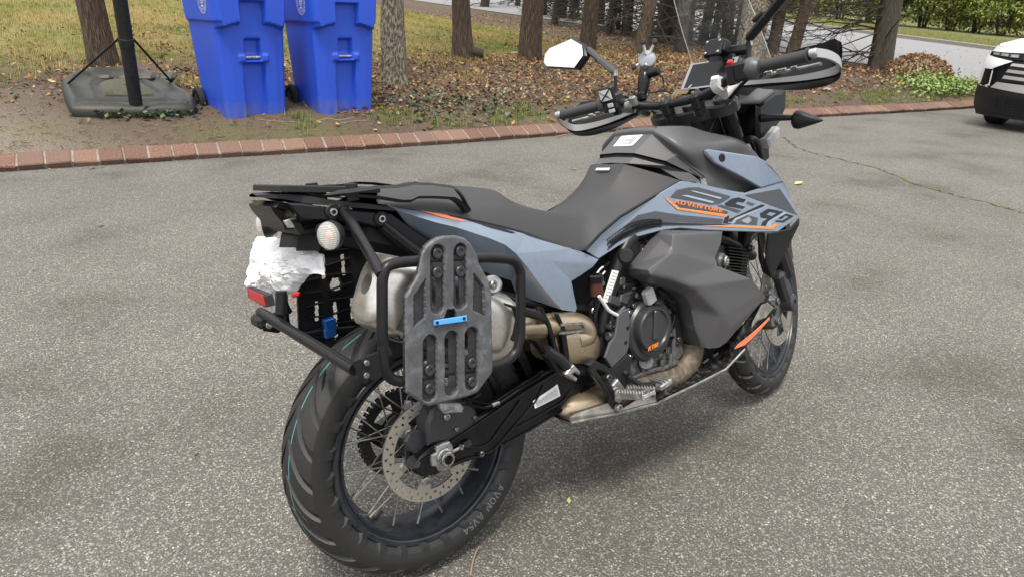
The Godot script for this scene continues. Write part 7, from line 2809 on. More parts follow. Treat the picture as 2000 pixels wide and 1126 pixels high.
# ============================================================ basketball stand
func build_hoop_stand():
	var root := thing("basketball_stand", "black basketball pole on a weathered grey plastic base with ivy round its foot", "basketball stand")
	var ol := P([251, 275, -6655, 206, 302, -6806, 273, 394, -7621, 358, 435, -7982, 515, 470, -8272, 703, 488, -8400, 1201, 491, -8340, 1260, 457, -8027, 1327, 384, -7346, 1352, 321, -6767, 1281, 275, -6480, 1203, 261, -6422, 997, 260, -6452, 567, 264, -6548])
	var n := ol.size()
	var mid := Vector3.ZERO
	for p in ol:
		mid += p / n
	var dense := PackedVector3Array()
	for i in n:
		for k in 6:
			dense.append(ol[i].cubic_interpolate(ol[(i + 1) % n], ol[(i + n - 1) % n], ol[(i + 2) % n], k / 6.0))
	n = dense.size()
	var mb := MB.new()
	var levels := [[1.0, 0.0], [1.005, 0.045], [0.985, 0.085], [0.94, 0.110], [0.90, 0.122], [0.84, 0.118], [0.80, 0.095], [0.66, 0.088], [0.62, 0.105], [0.56, 0.112], [0.50, 0.100], [0.44, 0.085], [0.40, 0.10], [0.30, 0.125], [0.15, 0.135], [0.02, 0.137]]
	var nz := FastNoiseLite.new()
	nz.seed = 3
	nz.frequency = 4.0
	var rings := []
	for l in levels:
		var ring := PackedVector3Array()
		for i in n:
			var p = mid + (dense[i] - mid) * l[0]
			var rib: float = 0.02 * smoothstep(0.5, 0.9, l[0]) * (1.0 - smoothstep(0.9, 0.97, l[0])) * max(0.0, sin(i * TAU / n * 7.0))
			ring.append(Vector3(p.x, p.y + l[1] - rib + 0.004 * nz.get_noise_2d(p.x, p.z), p.z))
		rings.append(ring)
	for i in rings.size() - 1:
		for k in n:
			var q := (k + 1) % n
			mb.quado(rings[i][k], rings[i][q], rings[i + 1][q], rings[i + 1][k], (rings[i][k] - mid) * Vector3(1, 0, 1) + Vector3(0, 0.8, 0) if i > 1 else (rings[i][k] - mid) * Vector3(1, 0, 1))
	part("base", mb, M.base_plastic, root, 50.0)
	mb = MB.new()
	for i in range(12, 15):
		for k in n:
			var q := (k + 1) % n
			var up := Vector3(0, 0.003, 0)
			mb.quado(rings[i][k] + up, rings[i][q] + up, rings[i + 1][q] + up, rings[i + 1][k] + up, Vector3.UP)
	part("mossy_dome", mb, M.base_moss, root, 60.0)
	mb = MB.new()
	var back := (dense[int(n * 0.46)] - mid)
	back.y = 0.0
	var across := back.normalized().cross(Vector3.UP)
	for k in 4:
		var c := mid + back * 0.52 + across * (k - 1.5) * 0.21
		c.y = mid.y + 0.12 + back.length() * 0.52 * 0.12 - 0.02
		box(mb, Transform3D(Basis(across, Vector3.UP, -back.normalized()).rotated(across, 0.12), c), Vector3(0.17, 0.08, 0.26), 0.03)
	part("moulded_blocks", mb, M.base_plastic, root, 40.0)
	var foot := Vector3(0.757, 0.283, -6.618)
	var top := foot + Vector3(-0.10, 3.2, 0.62)
	mb = MB.new()
	tube(mb, [foot, foot.lerp(top, 0.25), top], [0.060, 0.063, 0.070], 20)
	part("pole", mb, M.pole_black, root)
	mb = MB.new()
	var col := foot.lerp(top, 0.222)
	lathe(mb, at_axis(foot.lerp(top, 0.20), top - foot), [Vector2(0.06, 0), Vector2(0.068, 0.004), Vector2(0.068, 0.07), Vector2(0.06, 0.075)], 20)
	part("collar", mb, M.pole_black, root)
	for e in [[Vector3(0.328, 0.385, -7.531), -0.06], [Vector3(1.296, 0.390, -7.407), 0.06]]:
		mb = MB.new()
		var a: Vector3 = e[0] + Vector3(0, 0.12, 0)
		var b := col + Vector3(e[1], 0.0, 0)
		tube(mb, [a, b], 0.014, 8, 0.6, Vector3.UP)
		part("strut", mb, M.pole_black, root)
	mb = MB.new()
	for k in 4:
		var p: Vector3 = foot.lerp(top, 0.22 + 0.012 * k)
		bolt(mb, p + Vector3(0.06, 0, 0.01), Vector3(1, 0, 0), 0.008, 0.008)
	part("pole_bolts", mb, M.cover, root).set_meta("kind", "stuff")


# ============================================================ trees
func trunk(path: PackedVector3Array, r0: float, r1: float, flare: float, sd: int, lumps := 0.10, seg := 22, lobes := 5.0) -> ArrayMesh:
	var nz := FastNoiseLite.new()
	nz.seed = sd
	nz.frequency = 1.3
	nz.fractal_octaves = 4
	var pts := curve(path, 7)
	var m := pts.size()
	var v := PackedVector3Array()
	var nrm := PackedVector3Array()
	var uv := PackedVector2Array()
	var ix := PackedInt32Array()
	var run := 0.0
	for i in m:
		if i > 0:
			run += pts[i].distance_to(pts[i - 1])
		var t: Vector3 = (pts[min(i + 1, m - 1)] - pts[max(i - 1, 0)]).normalized()
		var x := t.cross(Vector3(0, 0, 1)).normalized()
		var y := t.cross(x)
		var f := float(i) / (m - 1)
		for k in seg + 1:
			var a := TAU * k / seg
			var d := x * cos(a) + y * sin(a)
			var r: float = lerp(r0, r1, f)
			r *= 1.0 + lumps * nz.get_noise_3d(cos(a) * 1.2, run * 0.8, sin(a) * 1.2) * 1.6 + 0.06 * nz.get_noise_2d(a * 5.0, run * 0.4)
			r += flare * r0 * exp(-run / (r0 * 2.2)) * (0.6 + 0.5 * sin(a * lobes + sd))
			v.append(pts[i] + d * r)
			nrm.append(d)
			uv.append(Vector2(float(k) / seg, run * 0.45))
	for i in m - 1:
		for k in seg:
			var a := i * (seg + 1) + k
			var b := a + 1
			var c := a + seg + 1
			var e := c + 1
			ix.append_array(PackedInt32Array([a, c, b, b, c, e]))
	# true normals of the lumpy surface
	var acc := PackedVector3Array()
	acc.resize(v.size())
	for i in range(0, ix.size(), 3):
		var w := (v[ix[i + 1]] - v[ix[i]]).cross(v[ix[i + 2]] - v[ix[i]])
		for k in 3:
			acc[ix[i + k]] += w
	for i in m:
		var s := acc[i * (seg + 1)] + acc[i * (seg + 1) + seg]
		acc[i * (seg + 1)] = s
		acc[i * (seg + 1) + seg] = s
	for i in v.size():
		var w := acc[i].normalized()
		nrm[i] = w if w.dot(nrm[i]) > 0.0 else -w
	if acc[3].dot(v[3] - pts[0]) > 0.0:
		for i in range(0, ix.size(), 3):
			var q := ix[i + 1]
			ix[i + 1] = ix[i + 2]
			ix[i + 2] = q
	var arr := []
	arr.resize(Mesh.ARRAY_MAX)
	arr[Mesh.ARRAY_VERTEX] = v
	arr[Mesh.ARRAY_NORMAL] = nrm
	arr[Mesh.ARRAY_TEX_UV] = uv
	arr[Mesh.ARRAY_INDEX] = ix
	var am := ArrayMesh.new()
	am.add_surface_from_arrays(Mesh.PRIMITIVE_TRIANGLES, arr)
	return am


func leaf_mesh(l: float, w: float, bend: float) -> ArrayMesh:
	var mb := MB.new()
	var a := Vector3(0, 0, 0)
	var b := Vector3(w * 0.5, bend * 0.6, l * 0.45)
	var c := Vector3(0, bend * 0.2, l * 0.5)
	var d := Vector3(-w * 0.5, bend * 0.6, l * 0.45)
	var e := Vector3(0, bend, l)
	mb.trio(a, b, c, Vector3.UP)
	mb.trio(b, e, c, Vector3.UP)
	mb.trio(e, d, c, Vector3.UP)
	mb.trio(d, a, c, Vector3.UP)
	return mb.mesh(0.0)


func maple_mesh(s: float) -> ArrayMesh:  # a curled, lobed leaf
	var mb := MB.new()
	var pts := []
	var rad := [0.35, 0.7, 0.5, 1.0, 0.5, 0.85, 0.42, 0.85, 0.5, 1.0, 0.5, 0.7]
	for i in 12:
		var a := TAU * i / 12
		pts.append(Vector3(sin(a), 0, -cos(a)) * s * rad[i] + Vector3(0, 0.35 * s * rad[i] * rad[i] * abs(sin(a * 1.5)), 0))
	for i in 12:
		mb.trio(Vector3.ZERO, pts[i], pts[(i + 1) % 12], Vector3.UP)
	return mb.mesh(0.0)


func scatter(called: String, m: Mesh, mt: Material, xf: Array, cols: Array, parent: Node = self) -> MultiMeshInstance3D:
	var mm := MultiMesh.new()
	mm.transform_format = MultiMesh.TRANSFORM_3D
	mm.use_colors = true
	mm.mesh = m
	mm.instance_count = xf.size()
	for i in xf.size():
		mm.set_instance_transform(i, xf[i])
		mm.set_instance_color(i, cols[i])
	var o := MultiMeshInstance3D.new()
	o.name = numbered(called) if parent == self else called
	o.multimesh = mm
	o.material_override = mt
	o.set_meta("kind", "stuff")
	parent.add_child(o, true)
	return o


func spin(r: RandomNumberGenerator) -> Basis:
	return Basis(Vector3(r.randfn(), r.randfn(), r.randfn()).normalized(), r.randf() * TAU)


# crown: leaf clumps spread through an uneven volume with gaps
func crown(parent: Node, c: Vector3, rx: float, ry: float, n: int, size: float, cols: Array, sd: int, m: Mesh):
	var r := RandomNumberGenerator.new()
	r.seed = sd
	var nz := FastNoiseLite.new()
	nz.seed = sd
	nz.frequency = 0.7
	var xf := []
	var cl := []
	var tries := 0
	while xf.size() < n and tries < n * 8:
		tries += 1
		var d := Vector3(r.randfn(), r.randfn(), r.randfn()).normalized() * pow(r.randf(), 0.45)
		var p := c + Vector3(d.x * rx, d.y * ry, d.z * rx)
		if nz.get_noise_3dv(p) < -0.02:
			continue
		xf.append(Transform3D(spin(r).scaled(Vector3.ONE * size * r.randf_range(0.6, 1.3)), p))
		var k: Color = cols[r.randi() % cols.size()]
		var j := r.randf_range(0.75, 1.25)
		cl.append(Color(k.r * j, k.g * j, k.b * j))
	scatter("crown", m, M.foliage, xf, cl, parent)


func branches(parent: Node, path: PackedVector3Array, n: int, h0: float, h1: float, ln: float, r0: float, sd: int, m: Material, droop := 0.25, side := Vector3.ZERO):
	var r := RandomNumberGenerator.new()
	r.seed = sd
	var mb := MB.new()
	var pts := curve(path, 8)
	for i in n:
		var h := r.randf_range(h0, h1)
		var b := pts[0]
		for p in pts:
			if p.y - pts[0].y <= h:
				b = p
		var a := r.randf() * TAU
		var d := Vector3(cos(a), r.randf_range(-0.15, 0.35), sin(a))
		if side != Vector3.ZERO:
			d = (d * 0.6 + side).normalized()
		var l := ln * r.randf_range(0.5, 1.2)
		var line := [b]
		var q := b
		for k in 6:
			d = (d + Vector3(r.randfn() * 0.22, r.randfn() * 0.12 - droop * 0.18 * (1 if k < 4 else -1), r.randfn() * 0.22)).normalized()
			q += d * l / 6.0
			line.append(q)
			if k > 0:
				for tw in 2:
					var e := (d + Vector3(r.randfn(), r.randfn() * 0.6 - 0.1, r.randfn()) * 0.8).normalized()
					var e2 := (e + Vector3(r.randfn(), r.randfn(), r.randfn()) * 0.4).normalized()
					var f := l * r.randf_range(0.10, 0.26)
					tube(mb, [q, q + e * f * 0.5, q + e * f * 0.5 + e2 * f * 0.5], [r0 * 0.38, r0 * 0.28, r0 * 0.14], 4)
		tube(mb, line, [r0, r0 * 0.9, r0 * 0.8, r0 * 0.65, r0 * 0.5, r0 * 0.38, r0 * 0.2], 5)
	part("branches", mb, m, parent, 60.0).set_meta("kind", "stuff")


func tree(called: String, label: String, base: Vector3, lean: Vector3, r0: float, m: Material, sd: int, flare: float, lumps: float, grp := "", height := 7.5) -> Array:
	var root := thing(called, label, "tree", base, grp)
	var r := RandomNumberGenerator.new()
	r.seed = sd
	var path := PackedVector3Array([Vector3(0, -0.15, 0)])
	for k in range(1, 6):
		var f := k / 5.0
		path.append(Vector3(lean.x * f * height + r.randfn() * 0.06, f * height, lean.z * f * height + r.randfn() * 0.06))
	put("trunk", trunk(path, r0, r0 * 0.55, flare, sd, lumps), m, root)
	return [root, path]


func build_trees():
	var clump := leaf_mesh(1.0, 0.55, 0.12)
	var autumn := [Color(0.12, 0.10, 0.03), Color(0.16, 0.11, 0.035), Color(0.08, 0.09, 0.025), Color(0.20, 0.14, 0.04)]
	var green := [Color(0.05, 0.08, 0.02), Color(0.07, 0.10, 0.025), Color(0.035, 0.055, 0.018)]
	var lime := [Color(0.22, 0.27, 0.045), Color(0.17, 0.23, 0.04), Color(0.29, 0.28, 0.065), Color(0.11, 0.16, 0.03)]
	var row := "tree trunks standing along the bank"
	var near := [
		["brown ridged tree trunk behind the basketball pole", Vector3(0.939, 0.562, -9.038), Vector3(-0.03, 0, 0.02), 0.160, M.bark, 3, 0.35, 0.06, "tree"],
		["pale gnarled tree trunk with flaking bark beside the right-hand blue bin", Vector3(3.946, 0.404, -7.103), Vector3(0.01, 0, 0.0), 0.150, M.bark_pale, 8, 0.55, 0.16, "tree"],
		["brown tree trunk with swollen foot and a cut stub at its base", Vector3(6.138, 0.611, -8.714), Vector3(-0.02, 0, 0.0), 0.150, M.bark, 12, 0.65, 0.08, "tree"],
		["twin-stemmed brown tree trunk left of the mirror", Vector3(7.324, 0.592, -8.525), Vector3(-0.01, 0, 0.0), 0.165, M.bark, 5, 0.25, 0.07, "tree"],
		["straight brown tree trunk directly above the motorcycle's round-ended mirror arm", Vector3(10.038, 0.643, -9.841), Vector3(0.0, 0, 0.0), 0.170, M.bark, 6, 0.2, 0.06, "tree"],
		["slim reddish tree trunk leaning right behind the phone holder", Vector3(10.759, 0.563, -9.047), Vector3(0.24, 0, -0.12), 0.140, M.bark, 17, 0.3, 0.06, "tree"],
		["dark slim tree trunk just left of the windscreen", Vector3(12.658, 0.558, -9.504), Vector3(0.02, 0, -0.02), 0.150, M.bark_dark, 19, 0.3, 0.06, "tree"],
		["wide pale tree trunk seen through the windscreen", Vector3(14.150, 0.525, -8.705), Vector3(0.16, 0, -0.08), 0.30, M.bark_pale, 23, 0.3, 0.10, "tree"],
		["dark tree trunk leaning steeply right behind the right mirror arm", Vector3(15.927, 0.569, -9.230), Vector3(0.34, 0, -0.20), 0.155, M.bark_dark, 29, 0.3, 0.07, "tree"],
		["brown tree trunk leaning right above the black hand shield", Vector3(16.343, 0.557, -8.955), Vector3(0.24, 0, -0.12), 0.150, M.bark, 31, 0.3, 0.07, "tree"],
		["dark tree trunk leaning right beside the heap of leaves", Vector3(15.440, 0.401, -6.253), Vector3(0.10, 0, -0.05), 0.235, M.bark_dark, 37, 0.25, 0.05, "tree"],
	]
	var k := 0
	for e in near:
		var t := tree("tree", e[0], e[1], e[2], e[3], e[4], e[5], e[6], e[7], row)
		var root: Node3D = t[0]
		var top: Vector3 = t[1][5]
		if k == 2:
			var mb := MB.new()
			tube(mb, [Vector3(0.10, 0.10, 0.10), Vector3(0.26, 0.08, 0.20)], [0.085, 0.075], 14)
			part("cut_stub", mb, M.bark_dark, root)
		if k == 3:
			put("second_stem", trunk(PackedVector3Array([Vector3(0.16, -0.1, 0.02), Vector3(0.18, 1.5, 0.02), Vector3(0.22, 3.4, 0.0), Vector3(0.5, 6.5, 0.1)]), 0.12, 0.09, 0.2, 44, 0.06), M.bark, root)
		branches(root, t[1], 7, 4.2, 7.0, 2.2, 0.05, 60 + k, e[4], -0.3)
		if k >= 4:
			branches(root, t[1], 18 if k != 10 else 64, 0.5, 3.4, 1.5 if k != 10 else 2.9, 0.016, 160 + k, M.twig, 0.5, Vector3.ZERO if k != 10 else Vector3(-0.55, 0, -0.45))
		crown(root, top + Vector3(0, 0.6, 0), 2.3, 1.7, 520, 0.20, autumn, 80 + k, clump)
		k += 1
	# darker evergreens behind, on the edge of the lawn and the street
	var back := [[1062, 30, 0.16], [1098, 38, 0.17], [1122, 40, 0.14], [1192, 62, 0.17], [1224, 68, 0.15], [1290, 72, 0.16], [1362, 78, 0.13], [1412, 84, 0.14]]
	var spots := [Vector3(18.625, 1.250, -21.201), Vector3(18.293, 1.167, -19.747), Vector3(18.539, 1.146, -19.333), Vector3(15.040, 0.828, -14.080), Vector3(15.157, 0.797, -13.496), Vector3(14.558, 0.692, -11.677), Vector3(15.506, 0.668, -11.103), Vector3(15.877, 0.643, -10.585), Vector3(18.931, 1.495, -25.615), Vector3(22.031, 1.605, -27.135), Vector3(15.159, 0.971, -16.666), Vector3(17.762, 1.022, -17.196), Vector3(16.753, 0.912, -15.349), Vector3(16.620, 0.840, -14.056), Vector3(17.081, 0.810, -13.436), Vector3(14.764, 0.653, -10.939), Vector3(17.181, 0.731, -11.996), Vector3(15.742, 0.617, -10.137)]
	var names := ["far left of the dark evergreens, a slim stem at the lawn's upper end", "slim dark evergreen second from the left at the lawn's upper end", "slim dark evergreen between lawn and street, third from the left", "dark evergreen with low bare boughs left of the leaning reddish trunk", "dark evergreen crowding the leaning reddish trunk from the left", "dark evergreen with bare boughs between the leaning trunk and the windscreen", "thin dark evergreen at the windscreen's left edge", "thin dark evergreen seen through the windscreen's left half", "dark low evergreen at the very top of the lawn", "dark evergreen at the top of the lawn behind the twin-stemmed trunk", "young dark evergreen on the upper lawn between twin-stemmed trunk and straight trunk", "young dark evergreen just right of the straight trunk above the mirror", "young dark evergreen with tangled dead boughs behind the mirror arm", "young dark evergreen right behind the leaning reddish trunk", "young dark evergreen right above the phone holder", "young dark evergreen nearest the street left of the windscreen", "young dark evergreen seen through the left half of the windscreen, nearer the street", "young dark evergreen left of the wide pale trunk in the windscreen"]
	for i in spots.size():
		var t := tree("evergreen_tree", names[i], spots[i], Vector3(0.03 * sin(i * 2.0), 0, 0.02), (0.13 if i < 10 else 0.085) + 0.03 * (i % 3), M.bark_dark, 200 + i, 0.2, 0.06, "dark evergreens before the street", 6.5)
		branches(t[0], t[1], 34, 0.2, 3.0, 1.7, 0.020, 230 + i, M.twig, 0.6)
		crown(t[0], Vector3(0, 3.9, 0), 1.7, 2.4, 700, 0.17, green, 260 + i, clump)
		var low := RandomNumberGenerator.new()
		low.seed = 290 + i
		var xf := []
		var cl := []
		for q in 170:
			var a := low.randf() * TAU
			var rr := low.randf_range(0.3, 1.5)
			xf.append(Transform3D(spin(low).scaled(Vector3.ONE * low.randf_range(0.05, 0.11)), Vector3(cos(a) * rr, low.randf_range(0.3, 2.4), sin(a) * rr)))
			cl.append(green[q % 3].lerp(lime[q % 4], 0.4))
		scatter("foliage", clump, M.foliage, xf, cl, t[0])
	# hedge of loose yellow-green shrubs on the far side of the street
	var hs := [Vector3(46.802, 1.744, -25.905), Vector3(43.559, 1.520, -22.330), Vector3(42.404, 1.390, -20.136), Vector3(41.708, 1.276, -18.177), Vector3(42.533, 1.219, -17.011), Vector3(41.867, 1.118, -15.279), Vector3(42.319, 1.063, -14.196), Vector3(41.384, 0.971, -12.675), Vector3(42.126, 0.922, -11.672), Vector3(46.758, 1.837, -27.611), Vector3(46.712, 1.936, -29.404)]
	var hl := ["yellow-green shrub just right of the leaning brown trunk", "thin yellow-green shrub left of the dark leaning tree", "yellow-green shrub touching the dark leaning tree on its left", "yellow-green shrub touching the dark leaning tree on its right", "bright yellow-green shrub above the heap of leaves", "bright yellow-green shrub, second to the right of the heap of leaves", "loose green shrub with bare stems above the green ground cover", "loose green shrub left of the car's bonnet", "loose green shrub at the right edge above the car", "yellow-green shrub behind the leaning brown trunk", "green shrub seen past the windscreen's right edge"]
	for i in hs.size():
		var root := thing("shrub", hl[i], "shrub", hs[i], "loose shrubs beyond the street")
		var mb := MB.new()
		var r := RandomNumberGenerator.new()
		r.seed = 400 + i
		for q in 6:
			var a := r.randf() * TAU
			var f := Vector3(cos(a), 0, sin(a)) * 0.25
			tube(mb, curve([f * 0.6 + Vector3(0, -0.1, 0), f * 1.4 + Vector3(0, 0.9, 0), f * 3.0 + Vector3(r.randfn() * 0.2, 2.0, 0), f * 3.5 + Vector3(r.randfn() * 0.3, 3.6, 0)], 3), 0.05, 6)
		part("stems", mb, M.bark_dark, root, 60.0).set_meta("kind", "stuff")
		crown(root, Vector3(0, 2.0, 0), 1.7, 2.1, 4200, 0.17, lime, 420 + i, clump)
		branches(root, PackedVector3Array([Vector3.ZERO, Vector3(0, 1.5, 0), Vector3(0, 3.0, 0)]), 14, 0.3, 2.2, 1.2, 0.018, 440 + i, M.twig, 0.0)
	# a darker wood far behind the hedge and the lawn
	var r2 := RandomNumberGenerator.new()
	r2.seed = 500
	var xf2 := []
	var cl2 := []
	for i in 9000:
		var x := r2.randf_range(-25.0, 95.0)
		var far := r2.randf_range(42.0, 60.0) if x < 40.0 else r2.randf_range(14.0, 60.0)
		var z := edge_z(x) - far
		if x > 40.0:
			x = r2.randf_range(52.0, 80.0)
			z = r2.randf_range(-55.0, 8.0)
		var y := rise(x, z) + 9.0 * pow(r2.randf(), 1.4)
		xf2.append(Transform3D(spin(r2).scaled(Vector3.ONE * r2.randf_range(0.7, 1.7)), Vector3(x, y, z)))
		var g: Color = [Color(0.06, 0.08, 0.025), Color(0.11, 0.12, 0.03), Color(0.14, 0.10, 0.035), Color(0.045, 0.06, 0.02)][r2.randi() % 4]
		cl2.append(g)
	tag(scatter("distant_wood", clump, M.foliage, xf2, cl2), "distant mixed wood closing the view beyond lawn and street", "woodland", "", "stuff")


# ============================================================ white car
func build_car():
	var root := thing("parked_car", "white car with black lower bumper, its front corner at the right edge of the drive", "car")
	root.transform = Transform3D(Basis(Vector3.UP, PI), Vector3(10.72, 0, -1.78))
	var nose := func(z: float, y: float):
		var c: float = pow(clampf(abs(z) / 0.96, 0, 1.2), 3.2)
		return -0.34 * c - 0.10 * smoothstep(0.8, 1.15, y) + 0.05 * smoothstep(0.2, 0.5, y) - 0.02
	var skin := func(mb: MB, q: Array, off: float, n := 8, m := 4):
		for i in n:
			for j in m:
				var p := []
				for e in [[i, j], [i + 1, j], [i + 1, j + 1], [i, j + 1]]:
					var u: float = float(e[0]) / n
					var v: float = float(e[1]) / m
					var zy: Vector2 = q[0].lerp(q[1], u).lerp(q[3].lerp(q[2], u), v)
					p.append(Vector3(nose.call(zy.x, zy.y) + off, zy.y, zy.x))
				mb.quado(p[0], p[1], p[2], p[3], Vector3(1, 0.1, 0))
	# painted front: bonnet edge, brow, cheek beside the grille
	var mb := MB.new()
	for s in [1.0, -1.0]:
		skin.call(mb, [Vector2(0.0, 1.04), Vector2(0.93 * s, 1.02), Vector2(0.88 * s, 1.11), Vector2(0.0, 1.14)], 0.0, 14, 4)
		skin.call(mb, [Vector2(0.55 * s, 0.92), Vector2(0.955 * s, 0.97), Vector2(0.96 * s, 0.66), Vector2(0.83 * s, 0.80)], 0.012, 8, 6)
		skin.call(mb, [Vector2(0.955 * s, 0.97), Vector2(1.0 * s, 1.0), Vector2(1.02 * s, 0.56), Vector2(0.96 * s, 0.60)], -0.005, 3, 6)
	# bonnet, wings, doors, roof as one shell
	var prof := [[-0.06, 1.12, 0.86], [-0.5, 1.20, 0.90], [-1.15, 1.25, 0.92], [-1.2, 1.26, 0.92]]
	for i in 3:
		for s in [1.0, -1.0]:
			for k in 6:
				var a := k / 6.0
				var b := (k + 1) / 6.0
				var f := func(p, t): return Vector3(p[0] - 0.28 * pow(t, 3.0) * (1.0 if p[0] > -0.3 else 0.0), p[1] - 0.07 * pow(t, 4.0), p[2] * t * s)
				mb.quado(f.call(prof[i], a), f.call(prof[i], b), f.call(prof[i + 1], b), f.call(prof[i + 1], a), Vector3.UP)
	for s in [1.0, -1.0]:
		var up := [[-0.36, 1.05, 0.90], [-0.6, 1.13, 0.93], [-1.2, 1.19, 0.94], [-2.2, 1.18, 0.95], [-3.6, 1.18, 0.95], [-4.6, 1.15, 0.90]]
		var lo := [[-0.36, 0.60, 0.97], [-0.52, 0.86, 0.98], [-1.28, 0.60, 0.96], [-2.2, 0.40, 0.95], [-3.3, 0.50, 0.96], [-4.6, 0.55, 0.92]]
		for i in 5:
			mb.quado(Vector3(up[i][0], up[i][1], up[i][2] * s), Vector3(up[i + 1][0], up[i + 1][1], up[i + 1][2] * s), Vector3(lo[i + 1][0], lo[i + 1][1], lo[i + 1][2] * s), Vector3(lo[i][0], lo[i][1], lo[i][2] * s), Vector3(0, 0.1, s))
	box(mb, Transform3D(Basis(), Vector3(-3.1, 1.74, 0)), Vector3(2.6, 0.06, 1.30), 0.028)
	box(mb, Transform3D(Basis(), Vector3(-4.6, 0.9, 0)), Vector3(0.1, 0.6, 1.78), 0.04)
	part("body", mb, M.car_white, root, 30.0)
	mb = MB.new()
	var cabin := [[-1.2, 1.22, 0.86], [-1.95, 1.72, 0.66], [-4.3, 1.72, 0.66], [-4.62, 1.18, 0.86]]
	for i in 3:
		mb.quado(Vector3(cabin[i][0], cabin[i][1], cabin[i][2]), Vector3(cabin[i][0], cabin[i][1], -cabin[i][2]), Vector3(cabin[i + 1][0], cabin[i + 1][1], -cabin[i + 1][2]), Vector3(cabin[i + 1][0], cabin[i + 1][1], cabin[i + 1][2]), Vector3(1 - i, 0.7, 0))
	for s in [1.0, -1.0]:
		mb.quado(Vector3(-1.2, 1.22, 0.86 * s), Vector3(-1.95, 1.72, 0.66 * s), Vector3(-4.3, 1.72, 0.66 * s), Vector3(-4.62, 1.18, 0.86 * s), Vector3(0, 0.3, s))
	part("windows", mb, M.gloss_black, root)
	# dark parts: grille opening, lower bumper, lamp recesses
	mb = MB.new()
	box(mb, Transform3D(Basis(), Vector3(-0.75, 0.62, 0)), Vector3(1.0, 0.62, 1.70), 0.05)
	for s in [1.0, -1.0]:
		skin.call(mb, [Vector2(0.0, 0.92), Vector2(0.55 * s, 0.92), Vector2(0.66 * s, 0.66), Vector2(0.0, 0.62)], -0.03, 10, 4)
		skin.call(mb, [Vector2(0.0, 1.04), Vector2(0.93 * s, 1.02), Vector2(0.955 * s, 0.97), Vector2(0.0, 0.92)], -0.01, 12, 3)
	part("grille", mb, M.car_black, root)
	mb = MB.new()
	for s in [1.0, -1.0]:
		skin.call(mb, [Vector2(0.0, 0.50), Vector2(1.0 * s, 0.57), Vector2(0.98 * s, 0.24), Vector2(0.0, 0.22)], 0.03, 16, 6)
		skin.call(mb, [Vector2(1.0 * s, 0.57), Vector2(1.03 * s, 0.60), Vector2(1.02 * s, 0.30), Vector2(0.98 * s, 0.24)], 0.0, 3, 6)
		skin.call(mb, [Vector2(0.0, 0.22), Vector2(0.98 * s, 0.24), Vector2(0.92 * s, 0.17), Vector2(0.0, 0.17)], 0.0, 12, 2)
	part("bumper", mb, M.plastic, root)
	mb = MB.new()
	for s in [1.0, -1.0]:
		for k in 3:
			skin.call(mb, [Vector2(0.0, 0.665 + k * 0.085), Vector2((0.63 - 0.03 * k) * s, 0.69 + k * 0.085), Vector2((0.61 - 0.03 * k) * s, 0.735 + k * 0.08), Vector2(0.0, 0.705 + k * 0.085)], 0.0, 10, 1)
		skin.call(mb, [Vector2(0.0, 0.62), Vector2(0.68 * s, 0.64), Vector2(0.76 * s, 0.56), Vector2(0.0, 0.50)], 0.02, 10, 3)
	part("grille_bars", mb, M.car_grey, root)
	mb = MB.new()
	for k in 5:
		for s in [1.0, -1.0]:
			skin.call(mb, [Vector2(0.0, 0.27 + k * 0.04), Vector2(0.68 * s, 0.27 + k * 0.043), Vector2(0.68 * s, 0.278 + k * 0.043), Vector2(0.0, 0.278 + k * 0.04)], 0.045, 10, 1)
			skin.call(mb, [Vector2((0.1 + 0.13 * k) * s, 0.26), Vector2((0.11 + 0.13 * k) * s, 0.26), Vector2((0.11 + 0.13 * k) * s, 0.46), Vector2((0.10 + 0.13 * k) * s, 0.46)], 0.044, 1, 4)
	part("lower_grille", mb, M.car_black, root)
	for s in [1.0, -1.0]:
		mb = MB.new()
		skin.call(mb, [Vector2(0.46 * s, 0.955), Vector2(0.94 * s, 0.985), Vector2(0.935 * s, 1.03), Vector2(0.46 * s, 1.02)], 0.012, 8, 2)
		var hl := part("headlight", mb, M.gloss_black, root)
		mb = MB.new()
		for k in 3:
			skin.call(mb, [Vector2((0.50 + 0.14 * k) * s, 0.968 + 0.008 * k), Vector2((0.61 + 0.14 * k) * s, 0.974 + 0.008 * k), Vector2((0.61 + 0.14 * k) * s, 1.008 + 0.004 * k), Vector2((0.50 + 0.14 * k) * s, 1.006 + 0.004 * k)], 0.016, 4, 1)
		part("lamp_lens", mb, M.alu, hl)
		mb = MB.new()
		skin.call(mb, [Vector2(0.79 * s, 0.56), Vector2(0.955 * s, 0.575), Vector2(0.935 * s, 0.80), Vector2(0.80 * s, 0.80)], 0.022, 4, 5)
		var fl := part("fog_light", mb, M.gloss_black, root)
		mb = MB.new()
		skin.call(mb, [Vector2(0.775 * s, 0.58), Vector2(0.795 * s, 0.58), Vector2(0.800 * s, 0.78), Vector2(0.78 * s, 0.78)], 0.030, 1, 4)
		skin.call(mb, [Vector2(0.795 * s, 0.58), Vector2(0.85 * s, 0.565), Vector2(0.85 * s, 0.58), Vector2(0.795 * s, 0.60)], 0.030, 2, 1)
		part("light_strip", mb, M.white_print, fl)
	for q in [[-0.90, 0.82], [-0.90, -0.82], [-3.75, 0.82], [-3.75, -0.82]]:
		var w := node("wheel", root, Transform3D(Basis(Vector3.UP, 0.10 if q[0] > -2.0 else 0.0), Vector3(q[0], 0.385, q[1])))
		mb = MB.new()
		lathe(mb, at_axis(Vector3(0, 0, -0.135), Vector3(0, 0, 1)), [Vector2(0.23, 0.0), Vector2(0.34, 0.0), Vector2(0.375, 0.025), Vector2(0.386, 0.06), Vector2(0.386, 0.21), Vector2(0.375, 0.245), Vector2(0.34, 0.27), Vector2(0.23, 0.27)], 48)
